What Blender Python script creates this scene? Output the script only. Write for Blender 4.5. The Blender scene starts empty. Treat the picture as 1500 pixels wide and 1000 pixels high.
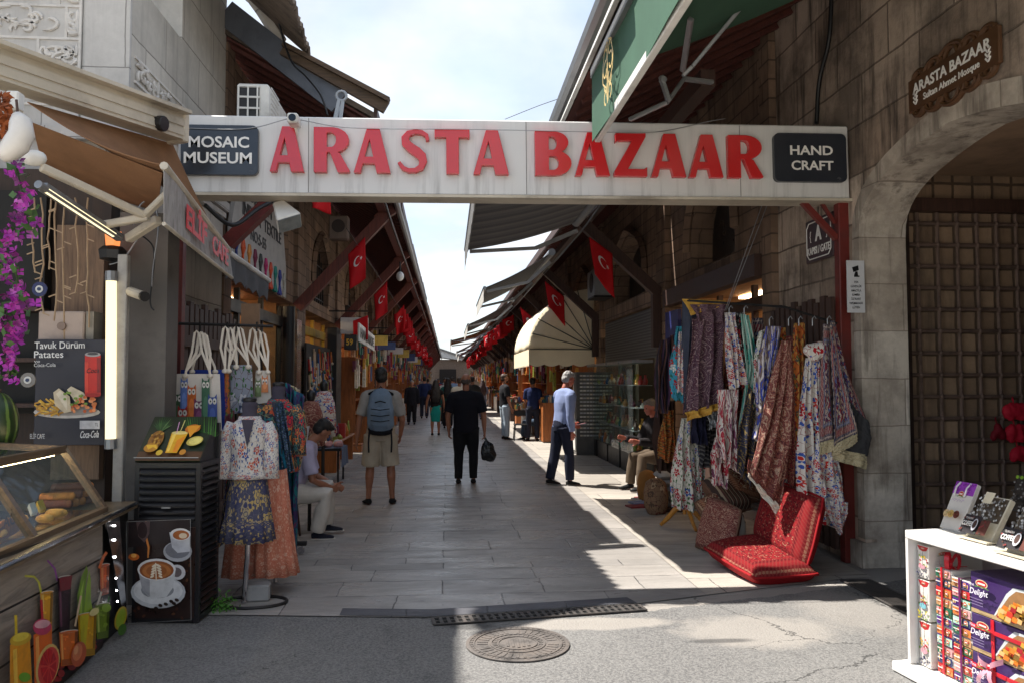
import bpy, math, random
import numpy as np
from mathutils import Vector, Matrix, noise as mnoise
from mathutils.geometry import tessellate_polygon
random.seed(7)
V = Vector
scene = bpy.context.scene
COL = scene.collection
# ------------------------------------------------------------------ camera model (18 mm lens, eye height 1.65 m)
YAW = math.atan(94/1150.7); PIT = math.atan(56/1150.)
CF = V((math.sin(YAW)*math.cos(PIT), math.cos(YAW)*math.cos(PIT), math.sin(PIT)))
CR = V((math.cos(YAW), -math.sin(YAW), 0)); CU = CR.cross(CF)
EYE = V((0, 0, 1.65))
def ray(u, v): return CF*1150 + CR*(u-750) + CU*(500-v)
def W(u, v, Y): d = ray(u, v); return EYE + d*(Y/d.y)
def WX(u, v, X): d = ray(u, v); return EYE + d*(X/d.x)
def G(u, v, z=0.): d = ray(u, v); return EYE + d*((z-1.65)/d.z)
# ------------------------------------------------------------------ object helpers
WL = {}
def tag(o, label=None, cat=None, group=None, kind=None):
    if label: o['label'] = label
    if cat: o['category'] = cat
    if group: o['group'] = group
    if kind: o['kind'] = kind
    return o
def thing(name, label, cat, loc=(0, 0, 0), group=None):
    o = bpy.data.objects.new(name, None); COL.objects.link(o)
    o.location = loc; o.empty_display_size = .1; WL[o] = V(loc)
    return tag(o, label, cat, group)
def kids(o): return [c for c in bpy.data.objects if c.parent == o]
def dup(o, loc=None, rz=None, sc=None, label=None, parent=None, kmap=None):
    c = o.copy(); COL.objects.link(c)
    if parent: c.parent = parent
    if loc is not None: c.location = loc
    if rz is not None: c.rotation_euler = (0, 0, rz)
    if sc is not None: c.scale = (sc, sc, sc) if not hasattr(sc, '__len__') else sc
    if label: c['label'] = label
    for ch in (KIDS.get(o) or []): KIDS.setdefault(c, []).append(dup(ch, parent=c))
    return c
KIDS = {}
class MB:
    def __init__(s): s.v = []; s.f = []; s.m = []; s.uv = []
    def quad(s, a, b, c, d, m=0, uv=((0, 0), (1, 0), (1, 1), (0, 1))):
        n = len(s.v); s.v += [V(a), V(b), V(c), V(d)]; s.f.append((n, n+1, n+2, n+3)); s.m.append(m); s.uv.append(uv); return s
    def poly(s, pts, m=0, uvs=None):
        n = len(s.v); s.v += [V(p) for p in pts]; s.f.append(tuple(range(n, n+len(pts)))); s.m.append(m)
        s.uv.append(uvs or [(p[0], p[2]) for p in pts]); return s
    def box(s, x0, x1, y0, y1, z0, z1, m=0):
        return s.obox(((x0+x1)/2, (y0+y1)/2, (z0+z1)/2), ((x1-x0)/2, 0, 0), (0, (y1-y0)/2, 0), (0, 0, (z1-z0)/2), m)
    def obox(s, c, ax, ay, az, m=0, mf=None):
        c, ax, ay, az = V(c), V(ax), V(ay), V(az); n = len(s.v)
        if ax.cross(ay).dot(az) < 0: ax = -ax
        for k in (-1, 1):
            for j in (-1, 1):
                for i in (-1, 1): s.v.append(c+ax*i+ay*j+az*k)
        U4 = ((0, 0), (1, 0), (1, 1), (0, 1))
        for q, fc in enumerate(((0, 2, 3, 1), (4, 5, 7, 6), (0, 1, 5, 4), (2, 6, 7, 3), (0, 4, 6, 2), (1, 3, 7, 5))):
            s.f.append(tuple(n+i for i in fc)); s.m.append(mf[q] if mf else m); s.uv.append(U4 if q != 4 and q != 5 and q != 3 else ((0, 0), (0, 1), (1, 1), (1, 0)))
        return s
    def beam(s, p, q, w, h, m=0, up=(0, 0, 1)):
        p, q = V(p), V(q); d = q-p; L = d.length; d.normalize(); up = V(up)
        sd = d.cross(up)
        if sd.length < 1e-4: sd = d.cross(V((1, 0, 0)))
        sd.normalize(); u2 = sd.cross(d)
        return s.obox((p+q)/2, sd*(w/2), d*(L/2), u2*(h/2), m)
    def tube(s, pts, r, n=8, m=0, caps=True, side=None):
        pts = [V(p) for p in pts]; N = len(pts)
        if not hasattr(r, "__len__") or (isinstance(r, tuple) and len(r) == 2 and N != 2): r = [r]*N
        base = len(s.v); prev = V(side) if side else None
        for i, p in enumerate(pts):
            d = (pts[min(i+1, N-1)]-pts[max(i-1, 0)])
            if d.length < 1e-9: d = V((0, 0, 1))
            d.normalize()
            if prev is None: prev = V((1, 0, 0)) if abs(d.x) < .8 else V((0, 1, 0))
            a = prev-d*prev.dot(d)
            if a.length < 1e-5: a = d.orthogonal()
            a.normalize(); b = d.cross(a)
            if not side: prev = a
            ra, rb = r[i] if hasattr(r[i], '__len__') else (r[i], r[i])
            for k in range(n):
                t = 2*math.pi*k/n; s.v.append(p+a*(math.cos(t)*ra)+b*(math.sin(t)*rb))
        for i in range(N-1):
            for k in range(n):
                k2 = (k+1) % n
                s.f.append((base+i*n+k, base+i*n+k2, base+(i+1)*n+k2, base+(i+1)*n+k)); s.m.append(m)
                s.uv.append(((k/n, i/(N-1)), ((k+1)/n, i/(N-1)), ((k+1)/n, (i+1)/(N-1)), (k/n, (i+1)/(N-1))))
        if caps:
            s.f.append(tuple(base+k for k in range(n-1, -1, -1))); s.m.append(m); s.uv.append([(0, 0)]*n)
            s.f.append(tuple(base+(N-1)*n+k for k in range(n))); s.m.append(m); s.uv.append([(0, 1)]*n)
        return s
    def lathe(s, prof, c, n=16, m=0):
        c = V(c); return s.tube([c+V((0, 0, z)) for r, z in prof], [max(r, 1e-4) for r, z in prof], n, m, side=(1, 0, 0))
    def ell(s, c, r, m=0, nu=12, nv=8, rot=None):
        c = V(c); base = len(s.v); r = (r, r, r) if not hasattr(r, '__len__') else r
        for j in range(nv+1):
            ph = math.pi*j/nv
            for i in range(nu):
                th = 2*math.pi*i/nu
                p = V((r[0]*math.sin(ph)*math.cos(th), r[1]*math.sin(ph)*math.sin(th), -r[2]*math.cos(ph)))
                if rot: p = rot @ p
                s.v.append(c+p)
        for j in range(nv):
            for i in range(nu):
                i2 = (i+1) % nu
                s.f.append((base+j*nu+i, base+j*nu+i2, base+(j+1)*nu+i2, base+(j+1)*nu+i)); s.m.append(m)
                s.uv.append(((i/nu, j/nv), ((i+1)/nu, j/nv), ((i+1)/nu, (j+1)/nv), (i/nu, (j+1)/nv)))
        return s
    def prism(s, poly, o, ux, uy, t, m=0, holes=(), front_only=False):
        # poly in 2D -> o+ux*x+uy*y, extruded by vector t (front face at +t)
        o, ux, uy, t = V(o), V(ux), V(uy), V(t)
        loops = [list(poly)]+[list(h) for h in holes]
        flat = [p for l in loops for p in l]
        tris = tessellate_polygon([[V((p[0], p[1], 0)) for p in l] for l in loops])
        n = len(s.v); K = len(flat)
        xs = [p[0] for p in poly]; ys = [p[1] for p in poly]; x0, y0 = min(xs), min(ys); sx = max(xs)-x0 or 1; sy = max(ys)-y0 or 1
        fuv = [((p[0]-x0)/sx, (p[1]-y0)/sy) for p in flat]
        s.v += [o+ux*p[0]+uy*p[1] for p in flat]+[o+ux*p[0]+uy*p[1]+t for p in flat]
        nrm = ux.cross(uy)
        for a, b, c in tris:
            ar = (flat[b][0]-flat[a][0])*(flat[c][1]-flat[a][1])-(flat[b][1]-flat[a][1])*(flat[c][0]-flat[a][0])
            if (ar > 0) != (nrm.dot(t) > 0): b, c = c, b
            s.f.append((n+K+a, n+K+b, n+K+c)); s.m.append(m); s.uv.append((fuv[a], fuv[b], fuv[c]))
            if not front_only:
                s.f.append((n+c, n+b, n+a)); s.m.append(m); s.uv.append((fuv[c], fuv[b], fuv[a]))
        if not front_only:
            k0 = 0
            for l in loops:
                L = len(l)
                ar = sum(l[i][0]*l[(i+1) % L][1]-l[(i+1) % L][0]*l[i][1] for i in range(L))
                flip = ((ar > 0) != (nrm.dot(t) > 0)) != (k0 > 0)
                for i in range(L):
                    a, b = n+k0+i, n+k0+(i+1) % L
                    q = (a, b, b+K, a+K)
                    s.f.append(q[::-1] if flip else q); s.m.append(m); s.uv.append(((0, 0), (1, 0), (1, 1), (0, 1)))
                k0 += L
        return s
    def grid(s, fn, nu, nv, m=0):
        n = len(s.v)
        for j in range(nv+1):
            for i in range(nu+1): s.v.append(V(fn(i/nu, j/nv)))
        for j in range(nv):
            for i in range(nu):
                a = n+j*(nu+1)+i
                s.f.append((a, a+1, a+nu+2, a+nu+1)); s.m.append(m)
                s.uv.append(((i/nu, j/nv), ((i+1)/nu, j/nv), ((i+1)/nu, (j+1)/nv), (i/nu, (j+1)/nv)))
        return s
    def text(s, body, o, ux, uy, h, w=None, depth=.002, m=0, bold=0., align='L', shear=0., lift=None):
        # capital-height h text starting at o (baseline), optional squeeze to width w
        vs, fs, bw, bh = text_mesh(body, bold, shear)
        o, ux, uy = V(o), V(ux).normalized(), V(uy).normalized(); nz = ux.cross(uy).normalized()
        sy = h/.72; sx = sy if w is None else w/max(bw, 1e-6)
        off = 0 if align == 'L' else -bw*sx/2 if align == 'C' else -bw*sx
        n = len(s.v); K = len(vs)
        for z in (0, 1):
            for x, y in vs: s.v.append(o+ux*(x*sx+off)+uy*(y*sy)+nz*(depth*z))
        edges = {}
        for fc in fs:
            s.f.append(tuple(n+K+i for i in fc)); s.m.append(m); s.uv.append([(0, 0)]*len(fc))
            for i in range(len(fc)): edges[(fc[i], fc[(i+1) % len(fc)])] = 1
        for a, b in list(edges):
            if (b, a) not in edges:
                s.f.append((n+a, n+b, n+K+b, n+K+a)); s.m.append(m); s.uv.append([(0, 0)]*4)
        return s
    def xf(s, M):
        s.v = [M @ p for p in s.v]; return s
    def build(s, name, mats, parent=None, smooth=False, bevel=0, solid=0, tagd=None, origin=None, subd=0, seg=1):
        mats = mats if isinstance(mats, (list, tuple)) else [mats]
        vs = s.v
        lo = V((min(p.x for p in vs), min(p.y for p in vs), min(p.z for p in vs))); hi = V((max(p.x for p in vs), max(p.y for p in vs), max(p.z for p in vs)))
        org = V(origin) if origin else V(((lo.x+hi.x)/2, (lo.y+hi.y)/2, lo.z))
        me = bpy.data.meshes.new(name)
        me.from_pydata([tuple(p-org) for p in vs], [], s.f)
        uvl = me.uv_layers.new(name='UVMap')
        flat = np.array([c for f in s.uv for uv in f for c in uv], dtype=np.float32)
        uvl.data.foreach_set('uv', flat)
        for mt in mats: me.materials.append(mt)
        me.polygons.foreach_set('material_index', s.m)
        if smooth: me.polygons.foreach_set('use_smooth', [True]*len(s.f))
        me.update()
        return link(name, me, parent, org, bevel, solid, subd, seg)
def link(name, me, parent, org, bevel=0, solid=0, subd=0, seg=1):
    o = bpy.data.objects.new(name, me); COL.objects.link(o); WL[o] = V(org)
    if parent: o.parent = parent; o.location = V(org)-WL[parent]; KIDS.setdefault(parent, []).append(o)
    else: o.location = org
    if solid:
        md = o.modifiers.new('th', 'SOLIDIFY'); md.thickness = solid; md.offset = 0
    if bevel:
        md = o.modifiers.new('bv', 'BEVEL'); md.width = bevel; md.segments = seg; md.limit_method = 'ANGLE'; md.angle_limit = .7
    if subd:
        md = o.modifiers.new('sd', 'SUBSURF'); md.levels = subd; md.render_levels = subd
    return o
_tc = {}
def text_mesh(body, bold, shear):
    k = (body, bold, shear)
    if k not in _tc:
        cu = bpy.data.curves.new('t', 'FONT'); cu.body = body; cu.offset = bold; cu.shear = shear; cu.resolution_u = 3; cu.size = 1
        ob = bpy.data.objects.new('t', cu)
        me = bpy.data.meshes.new_from_object(ob)
        vs = [(p.co.x, p.co.y) for p in me.vertices]; fs = [tuple(p.vertices) for p in me.polygons]
        # make faces wind counter-clockwise
        out = []
        for fc in fs:
            ar = sum(vs[fc[i]][0]*vs[fc[(i+1) % len(fc)]][1]-vs[fc[(i+1) % len(fc)]][0]*vs[fc[i]][1] for i in range(len(fc)))
            out.append(fc if ar > 0 else fc[::-1])
        x0 = min(v[0] for v in vs); x1 = max(v[0] for v in vs)
        vs = [(x-x0, y) for x, y in vs]
        _tc[k] = (vs, out, x1-x0, 1)
        bpy.data.objects.remove(ob); bpy.data.meshes.remove(me); bpy.data.curves.remove(cu)
    return _tc[k]
def blob(mb, name, mats, parent, vox=.012, smooth=4, wrinkle=0, wscale=8, org=None, decimate=0):
    # weld the overlapping closed pieces of mb into ONE continuous skin
    me = bpy.data.meshes.new('tmp'); me.from_pydata([tuple(p) for p in mb.v], [], mb.f)
    ob = bpy.data.objects.new('tmp', me); COL.objects.link(ob)
    md = ob.modifiers.new('r', 'REMESH'); md.mode = 'VOXEL'; md.voxel_size = vox; md.use_smooth_shade = True
    if smooth:
        ms = ob.modifiers.new('s', 'SMOOTH'); ms.iterations = smooth; ms.factor = .5
    dg = bpy.context.evaluated_depsgraph_get(); dg.update()
    m2 = bpy.data.meshes.new_from_object(ob.evaluated_get(dg))
    bpy.data.objects.remove(ob); bpy.data.meshes.remove(me)
    n = len(m2.vertices); co = np.empty(n*3, dtype=np.float32); m2.vertices.foreach_get('co', co); co = co.reshape(-1, 3)
    if wrinkle:
        no = np.empty(n*3, dtype=np.float32); m2.vertices.foreach_get('normal', no); no = no.reshape(-1, 3)
        d = np.array([mnoise.noise(V((p[0]*wscale, p[1]*wscale, p[2]*wscale*.55)))+.5*mnoise.noise(V((p[0]*wscale*2.3+5, p[1]*wscale*2.3, p[2]*wscale*1.6))) for p in co], dtype=np.float32)
        co = co+no*(d*wrinkle)[:, None]
    lo = co.min(0); hi = co.max(0)
    org = V(org) if org else V(((lo[0]+hi[0])/2, (lo[1]+hi[1])/2, lo[2]))
    co = co-np.array(org, dtype=np.float32); m2.vertices.foreach_set('co', co.reshape(-1)); m2.materials.clear()
    for mt in (mats if isinstance(mats, (list, tuple)) else [mats]): m2.materials.append(mt)
    m2.polygons.foreach_set('use_smooth', [True]*len(m2.polygons)); m2.name = name; m2.update()
    return link(name, m2, parent, org)
# ------------------------------------------------------------------ materials
def c8(r, g, b):
    f = lambda x: (x/255/12.92) if x/255 <= .04045 else ((x/255+.055)/1.055)**2.4
    return (f(r), f(g), f(b), 1)
class NT:
    def __init__(s, name):
        s.mat = bpy.data.materials.new(name); s.mat.use_nodes = True; s.t = s.mat.node_tree; s.n = s.t.nodes; s.l = s.t.links
        s.b = s.n['Principled BSDF']
    def add(s, ty, ins=None, **kw):
        nd = s.n.new('ShaderNode'+ty)
        for k, v in kw.items(): setattr(nd, k, v)
        for k, v in (ins or {}).items(): s.put(nd.inputs[k], v)
        return nd
    def put(s, sock, v):
        if hasattr(v, 'is_output') or isinstance(v, bpy.types.NodeSocket): s.l.new(v, sock)
        else:
            if sock.type == 'RGBA' and len(v) == 3: v = (*v, 1)
            sock.default_value = v
    def math(s, op, a, b=0., c=None, clamp=False):
        nd = s.n.new('ShaderNodeMath'); nd.operation = op; nd.use_clamp = clamp
        s.put(nd.inputs[0], a); s.put(nd.inputs[1], b)
        if c is not None: s.put(nd.inputs[2], c)
        return nd.outputs[0]
    def mix(s, fac, a, b, mode='MIX'):
        nd = s.n.new('ShaderNodeMix'); nd.data_type = 'RGBA'; nd.blend_type = mode
        s.put(nd.inputs['Factor'], fac); s.put(nd.inputs[6], a); s.put(nd.inputs[7], b)
        return nd.outputs[2]
    def ramp(s, fac, stops, interp='LINEAR'):
        nd = s.n.new('ShaderNodeValToRGB'); nd.color_ramp.interpolation = interp; e = nd.color_ramp.elements
        while len(e) < len(stops): e.new(.5)
        for i, (p, c) in enumerate(stops):
            e[i].position = p; e[i].color = c if len(c) == 4 else (*c, 1)
        s.put(nd.inputs[0], fac); return nd.outputs[0]
    def noise(s, vec, scale, detail=4, rough=.55, dist=0., col=False):
        nd = s.add('TexNoise', {'Scale': scale, 'Detail': detail, 'Roughness': rough, 'Distortion': dist}); 
        if vec is not None: s.l.new(vec, nd.inputs['Vector'])
        return nd.outputs['Color' if col else 0]
    def pos(s): return s.add('NewGeometry').outputs['Position']
    def obj(s): return s.add('TexCoord').outputs['Object']
    def uv(s): return s.add('TexCoord').outputs['UV']
    def gen(s): return s.add('TexCoord').outputs['Generated']
    def map(s, vec, scale=(1, 1, 1), loc=(0, 0, 0), rot=(0, 0, 0)):
        nd = s.add('Mapping'); nd.inputs['Scale'].default_value = scale; nd.inputs['Location'].default_value = loc; nd.inputs['Rotation'].default_value = rot
        s.l.new(vec, nd.inputs['Vector']); return nd.outputs[0]
    def sep(s, vec): nd = s.add('SeparateXYZ'); s.l.new(vec, nd.inputs[0]); return nd.outputs
    def comb(s, x, y, z=0.):
        nd = s.add('CombineXYZ'); s.put(nd.inputs[0], x); s.put(nd.inputs[1], y); s.put(nd.inputs[2], z); return nd.outputs[0]
    def bump(s, h, strength=.3, dist=.01):
        nd = s.add('Bump', {'Strength': strength, 'Distance': dist}); s.put(nd.inputs['Height'], h); s.l.new(nd.outputs[0], s.b.inputs['Normal'])
    def out(s, col=None, rough=None, metal=None, spec=None):
        if col is not None: s.put(s.b.inputs['Base Color'], col)
        if rough is not None: s.put(s.b.inputs['Roughness'], rough)
        if metal is not None: s.put(s.b.inputs['Metallic'], metal)
        if spec is not None: s.put(s.b.inputs['Specular IOR Level'], spec)
        return s.mat
_pc = {}
def plain(name, col, rough=.6, metal=0., var=.25, scale=6., bump=.15, spec=.5, dirt=None, stretch=(1, 1, 1)):
    # one colour with soft irregular wear, fine grain and a little bump
    if name in _pc: return _pc[name]
    t = NT(name); p = t.map(t.obj(), stretch)
    n1 = t.noise(p, scale, 5, .6); n2 = t.noise(p, scale*7, 3, .6)
    dk = tuple(c*(1-var*1.6) for c in col[:3]); lt = tuple(min(1, c*(1+var*.7)) for c in col[:3])
    k = t.ramp(n1, [(.3, dk), (.5, col[:3]), (.72, lt)])
    k = t.mix(t.math('MULTIPLY', n2, var), k, tuple(c*.6 for c in col[:3]))
    if dirt: k = t.mix(t.ramp(t.noise(p, scale*.5, 6, .65), [(.48, (0, 0, 0)), (.68, (.8, .8, .8))]), k, dirt)
    t.out(k, t.math('MULTIPLY_ADD', n1, .25, rough-.12), metal, spec)
    if bump: t.bump(t.math('ADD', n2, t.math('MULTIPLY', n1, .6)), bump, .006)
    _pc[name] = t.mat; return t.mat
def emit(name, col, s):
    t = NT(name); t.out((0, 0, 0, 1), .5); t.put(t.b.inputs['Emission Color'], col); t.b.inputs['Emission Strength'].default_value = s
    return t.mat
def glass(name='clear_glass', col=(.8, .9, .9), alpha=.22, rough=.04):
    if name in _pc: return _pc[name]
    t = NT(name); t.out((*[c*.15 for c in col], 1), rough, 0, .8)
    tr = t.add('BsdfTransparent'); tr.inputs[0].default_value = (*col, 1)
    mx = t.add('MixShader'); fr = t.add('Fresnel', {'IOR': 1.5})
    t.l.new(t.math('ADD', t.math('MULTIPLY', fr.outputs[0], .3), alpha*.05, clamp=True), mx.inputs[0])
    t.l.new(tr.outputs[0], mx.inputs[1]); t.l.new(t.b.outputs[0], mx.inputs[2])
    t.l.new(mx.outputs[0], t.n['Material Output'].inputs[0]); _pc[name] = t.mat; return t.mat
def ashlar(name, c1, c2, mortar, bw=.62, bh=.34, stain=.6, staincol=(.03, .025, .02), rough=.85, bump=.5, mort=.012, wsc=1., off=.5, shift=(0, 0)):
    # block masonry in world metres on any upright face
    t = NT(name); x, y, z = t.sep(t.pos())
    vec = t.comb(t.math('ADD', t.math('ADD', x, y), shift[0]), t.math('ADD', z, shift[1]))
    wob = t.noise(vec, 3, 3, .6, col=True)
    va = t.add('VectorMath', operation='MULTIPLY_ADD'); t.l.new(wob, va.inputs[0]); va.inputs[1].default_value = (.03, .03, 0); t.l.new(vec, va.inputs[2])
    br = t.add('TexBrick', {'Scale': 1., 'Mortar Size': mort, 'Mortar Smooth': .4, 'Bias': 0., 'Brick Width': bw, 'Row Height': bh, 'Color1': c1, 'Color2': c2, 'Mortar': mortar}, offset=off)
    t.l.new(va.outputs[0], br.inputs['Vector'])
    n1 = t.noise(t.pos(), 1.1*wsc, 8, .68); n2 = t.noise(t.pos(), 14, 6, .7); n3 = t.noise(t.map(t.pos(), (5, 5, .55)), 1.0*wsc, 5, .65)
    k = t.mix(t.math('MULTIPLY', n2, .55), br.outputs[0], tuple(c*.45 for c in c1[:3]))
    k = t.mix(t.math('MULTIPLY', t.ramp(n1, [(.42, (0, 0, 0)), (.62, (1, 1, 1))]), stain*.75), k, staincol)
    k = t.mix(t.math('MULTIPLY', t.ramp(n3, [(.5, (0, 0, 0)), (.68, (1, 1, 1))]), stain), k, tuple(c*.8 for c in staincol))
    t.out(k, rough, 0, .3)
    h = t.math('ADD', t.math('MULTIPLY', br.outputs['Fac'], -1.), t.math('ADD', t.math('MULTIPLY', n2, .55), t.math('MULTIPLY', n1, .5)))
    t.bump(h, bump, .015); return t.mat
def wood(name, col, axis=2, rough=.55, var=.4, scale=1.):
    if name in _pc: return _pc[name]
    st = [9, 9, 9]; st[axis] = .7
    t = NT(name); p = t.map(t.obj(), tuple(c*scale for c in st))
    n = t.noise(p, 3, 6, .65, 1.2); n2 = t.noise(t.obj(), 2.5, 4)
    k = t.ramp(n, [(.3, tuple(c*(1-var*1.5) for c in col[:3])), (.55, col[:3]), (.75, tuple(min(1, c*(1+var*.8)) for c in col[:3]))])
    k = t.mix(t.math('MULTIPLY', n2, .4), k, tuple(c*.45 for c in col[:3]))
    t.out(k, t.math('MULTIPLY_ADD', n, .3, rough-.15)); t.bump(n, .25, .006); _pc[name] = t.mat; return t.mat
def weave(t, uv, k, amt=.25, scale=140):
    n = t.noise(uv, scale, 2, .7); k = t.mix(t.math('MULTIPLY', n, amt), k, (.02, .02, .02))
    t.bump(n, .2, .002); return k
def fabric(name, col, rough=.85, var=.2, scale=5, fine=90, bump=.2, sheen=.0):
    if name in _pc: return _pc[name]
    t = NT(name); p = t.obj(); n1 = t.noise(p, scale, 5, .6); n2 = t.noise(p, fine, 2, .6)
    k = t.ramp(n1, [(.3, tuple(c*(1-var) for c in col[:3])), (.7, tuple(min(1, c*(1+var)) for c in col[:3]))])
    k = t.mix(t.math('MULTIPLY', n2, .3), k, tuple(c*.5 for c in col[:3]))
    t.out(k, rough, 0, .25); t.bump(t.math('ADD', n1, t.math('MULTIPLY', n2, .4)), bump, .006); _pc[name] = t.mat; return t.mat
def floral(name, base, cols, sc=(5, 9), leaf=(.05, .16, .05), petal=5, dens=.8, vine=(.1, .03, .03), rad=.33, coord='uv', rough=.85):
    # embroidered flowers with petals, rings, scattered leaves and thin stems on a cloth ground
    if name in _pc: return _pc[name]
    t = NT(name); uv = t.uv() if coord == 'uv' else t.obj()
    p = t.map(uv, (sc[0], sc[1], sc[0]))
    w = t.noise(p, 2.2, 2, col=True)
    va = t.add('VectorMath', operation='MULTIPLY_ADD'); t.l.new(w, va.inputs[0]); va.inputs[1].default_value = (.35, .35, .35); t.l.new(p, va.inputs[2]); p2 = va.outputs[0]
    k = t.mix(t.math('MULTIPLY', t.noise(p, 3, 3), .25), base, tuple(c*.75 for c in base[:3]))
    ve = t.add('TexVoronoi', {'Scale': 1.7}, feature='DISTANCE_TO_EDGE', voronoi_dimensions='2D' if coord == 'uv' else '3D'); t.l.new(p2, ve.inputs['Vector'])
    k = t.mix(t.math('LESS_THAN', ve.outputs['Distance'], .022), k, vine)
    vl = t.add('TexVoronoi', {'Scale': 2.6}, voronoi_dimensions='2D' if coord == 'uv' else '3D'); t.l.new(t.map(p2, (1, .55, 1), (3, 1, 0), (0, 0, .6)), vl.inputs['Vector'])
    k = t.mix(t.math('LESS_THAN', vl.outputs['Distance'], .2), k, leaf)
    vf = t.add('TexVoronoi', {'Scale': 1., 'Randomness': .75}, voronoi_dimensions='2D' if coord == 'uv' else '3D'); t.l.new(p2, vf.inputs['Vector'])
    df = t.add('VectorMath', operation='SUBTRACT'); t.l.new(p2, df.inputs[0]); t.l.new(vf.outputs['Position'], df.inputs[1])
    dx, dy, dz = t.sep(df.outputs[0])
    ang = t.math('ARCTAN2', dy, dx)
    r = t.math('MULTIPLY_ADD', t.math('SINE', t.math('MULTIPLY', ang, float(petal))), rad*.28, rad)
    rc = t.sep(vf.outputs['Color'])
    pick = t.ramp(rc[0], [(i/len(cols), c) for i, c in enumerate(cols)], 'CONSTANT')
    pick2 = t.ramp(rc[1], [(i/len(cols), c) for i, c in enumerate(cols[::-1])], 'CONSTANT')
    on = t.math('MULTIPLY', t.math('LESS_THAN', vf.outputs['Distance'], r), t.math('LESS_THAN', rc[2], dens))
    k = t.mix(on, k, pick)
    ring = t.math('MULTIPLY', t.math('LESS_THAN', vf.outputs['Distance'], rad*.55), t.math('LESS_THAN', rc[2], dens))
    k = t.mix(ring, k, base); core = t.math('MULTIPLY', t.math('LESS_THAN', vf.outputs['Distance'], rad*.36), t.math('LESS_THAN', rc[2], dens)); k = t.mix(core, k, pick2)
    k = weave(t, p, k, .3, 30); t.out(k, rough, 0, .2); _pc[name] = t.mat; return t.mat
def carpet(name, ground, cols, border=.16, cells=(5, 9), coord='uv', rings=7., fringe=None):
    # oriental pile: stepped medallions in a lattice, zig-zag fill and striped borders
    if name in _pc: return _pc[name]
    t = NT(name); uv = t.uv(); x, y, z = t.sep(uv)
    wob = t.math('MULTIPLY_ADD', t.noise(uv, 60, 2), .02, -.01)
    x = t.math('ADD', x, wob); y = t.math('ADD', y, wob)
    fx = t.math('ABSOLUTE', t.math('SUBTRACT', t.math('FRACT', t.math('MULTIPLY', x, float(cells[0]))), .5))
    fy = t.math('ABSOLUTE', t.math('SUBTRACT', t.math('FRACT', t.math('MULTIPLY', y, float(cells[1]))), .5))
    d = t.math('ADD', fx, fy)
    st = t.math('FRACT', t.math('MULTIPLY', d, rings/2))
    ci = t.math('DIVIDE', t.math('FLOOR', t.math('MULTIPLY', d, rings/2)), rings/2)
    k = t.ramp(ci, [(i/len(cols)*.95, c) for i, c in enumerate(cols)], 'CONSTANT')
    k = t.mix(t.math('LESS_THAN', st, .3), k, ground)
    vz = t.add('TexVoronoi', {'Scale': 1.}); t.l.new(t.map(uv, (cells[0]*7, cells[1]*7, 1)), vz.inputs['Vector'])
    k = t.mix(t.math('LESS_THAN', t.sep(vz.outputs['Color'])[0], .38), k, t.ramp(t.sep(vz.outputs['Color'])[1], [(i/len(cols), c) for i, c in enumerate(cols[::-1])], 'CONSTANT'))
    if border:
        bx = t.math('MINIMUM', t.math('MINIMUM', x, t.math('SUBTRACT', 1., x)), t.math('MINIMUM', t.math('MULTIPLY', y, 1.6), t.math('MULTIPLY', t.math('SUBTRACT', 1., y), 1.6)))
        inb = t.math('LESS_THAN', bx, border)
        bs = t.math('DIVIDE', bx, border)
        bc = t.ramp(bs, [(0, ground), (.12, cols[1]), (.2, ground), (.34, cols[0]), (.72, ground), (.8, cols[2 % len(cols)]), (.92, ground)], 'CONSTANT')
        m = t.math('GREATER_THAN', t.math('SINE', t.math('MULTIPLY', t.math('ADD', x, y), 110.)), .35)
        bc = t.mix(t.math('MULTIPLY', m, .75), bc, cols[-1])
        k = t.mix(inb, k, bc)
    k = t.mix(t.math('MULTIPLY', t.noise(uv, 5, 4), .3), k, tuple(c*.6 for c in ground[:3]))
    k = weave(t, uv, k, .45, 220); t.out(k, .95, 0, .1); _pc[name] = t.mat; return t.mat
def paisley(name, cols, sc=(3, 6), rings=6., ground=None, coord='uv', thr=.5):
    if name in _pc: return _pc[name]
    t = NT(name); uv = t.uv() if coord == 'uv' else t.obj(); p = t.map(uv, (sc[0], sc[1], sc[0]))
    w = t.noise(p, 1.6, 3, col=True)
    va = t.add('VectorMath', operation='MULTIPLY_ADD'); t.l.new(w, va.inputs[0]); va.inputs[1].default_value = (.8, .8, .8); t.l.new(p, va.inputs[2])
    vf = t.add('TexVoronoi', {'Scale': 1.}); t.l.new(va.outputs[0], vf.inputs['Vector'])
    rg = t.math('FRACT', t.math('MULTIPLY', vf.outputs['Distance'], rings))
    k = t.ramp(rg, [(i/len(cols), c) for i, c in enumerate(cols)], 'CONSTANT')
    sm = t.add('TexVoronoi', {'Scale': 9.}); t.l.new(va.outputs[0], sm.inputs['Vector'])
    k = t.mix(t.math('LESS_THAN', sm.outputs['Distance'], .33), k, t.ramp(t.sep(sm.outputs['Color'])[0], [(i/len(cols), c) for i, c in enumerate(cols[::-1])], 'CONSTANT'))
    k = t.mix(t.math('MULTIPLY', t.noise(p, 1.3, 4), .5), k, tuple(c*.5 for c in cols[0][:3]))
    k = weave(t, p, k, .35, 60); t.out(k, .7, 0, .3); _pc[name] = t.mat; return t.mat
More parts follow.
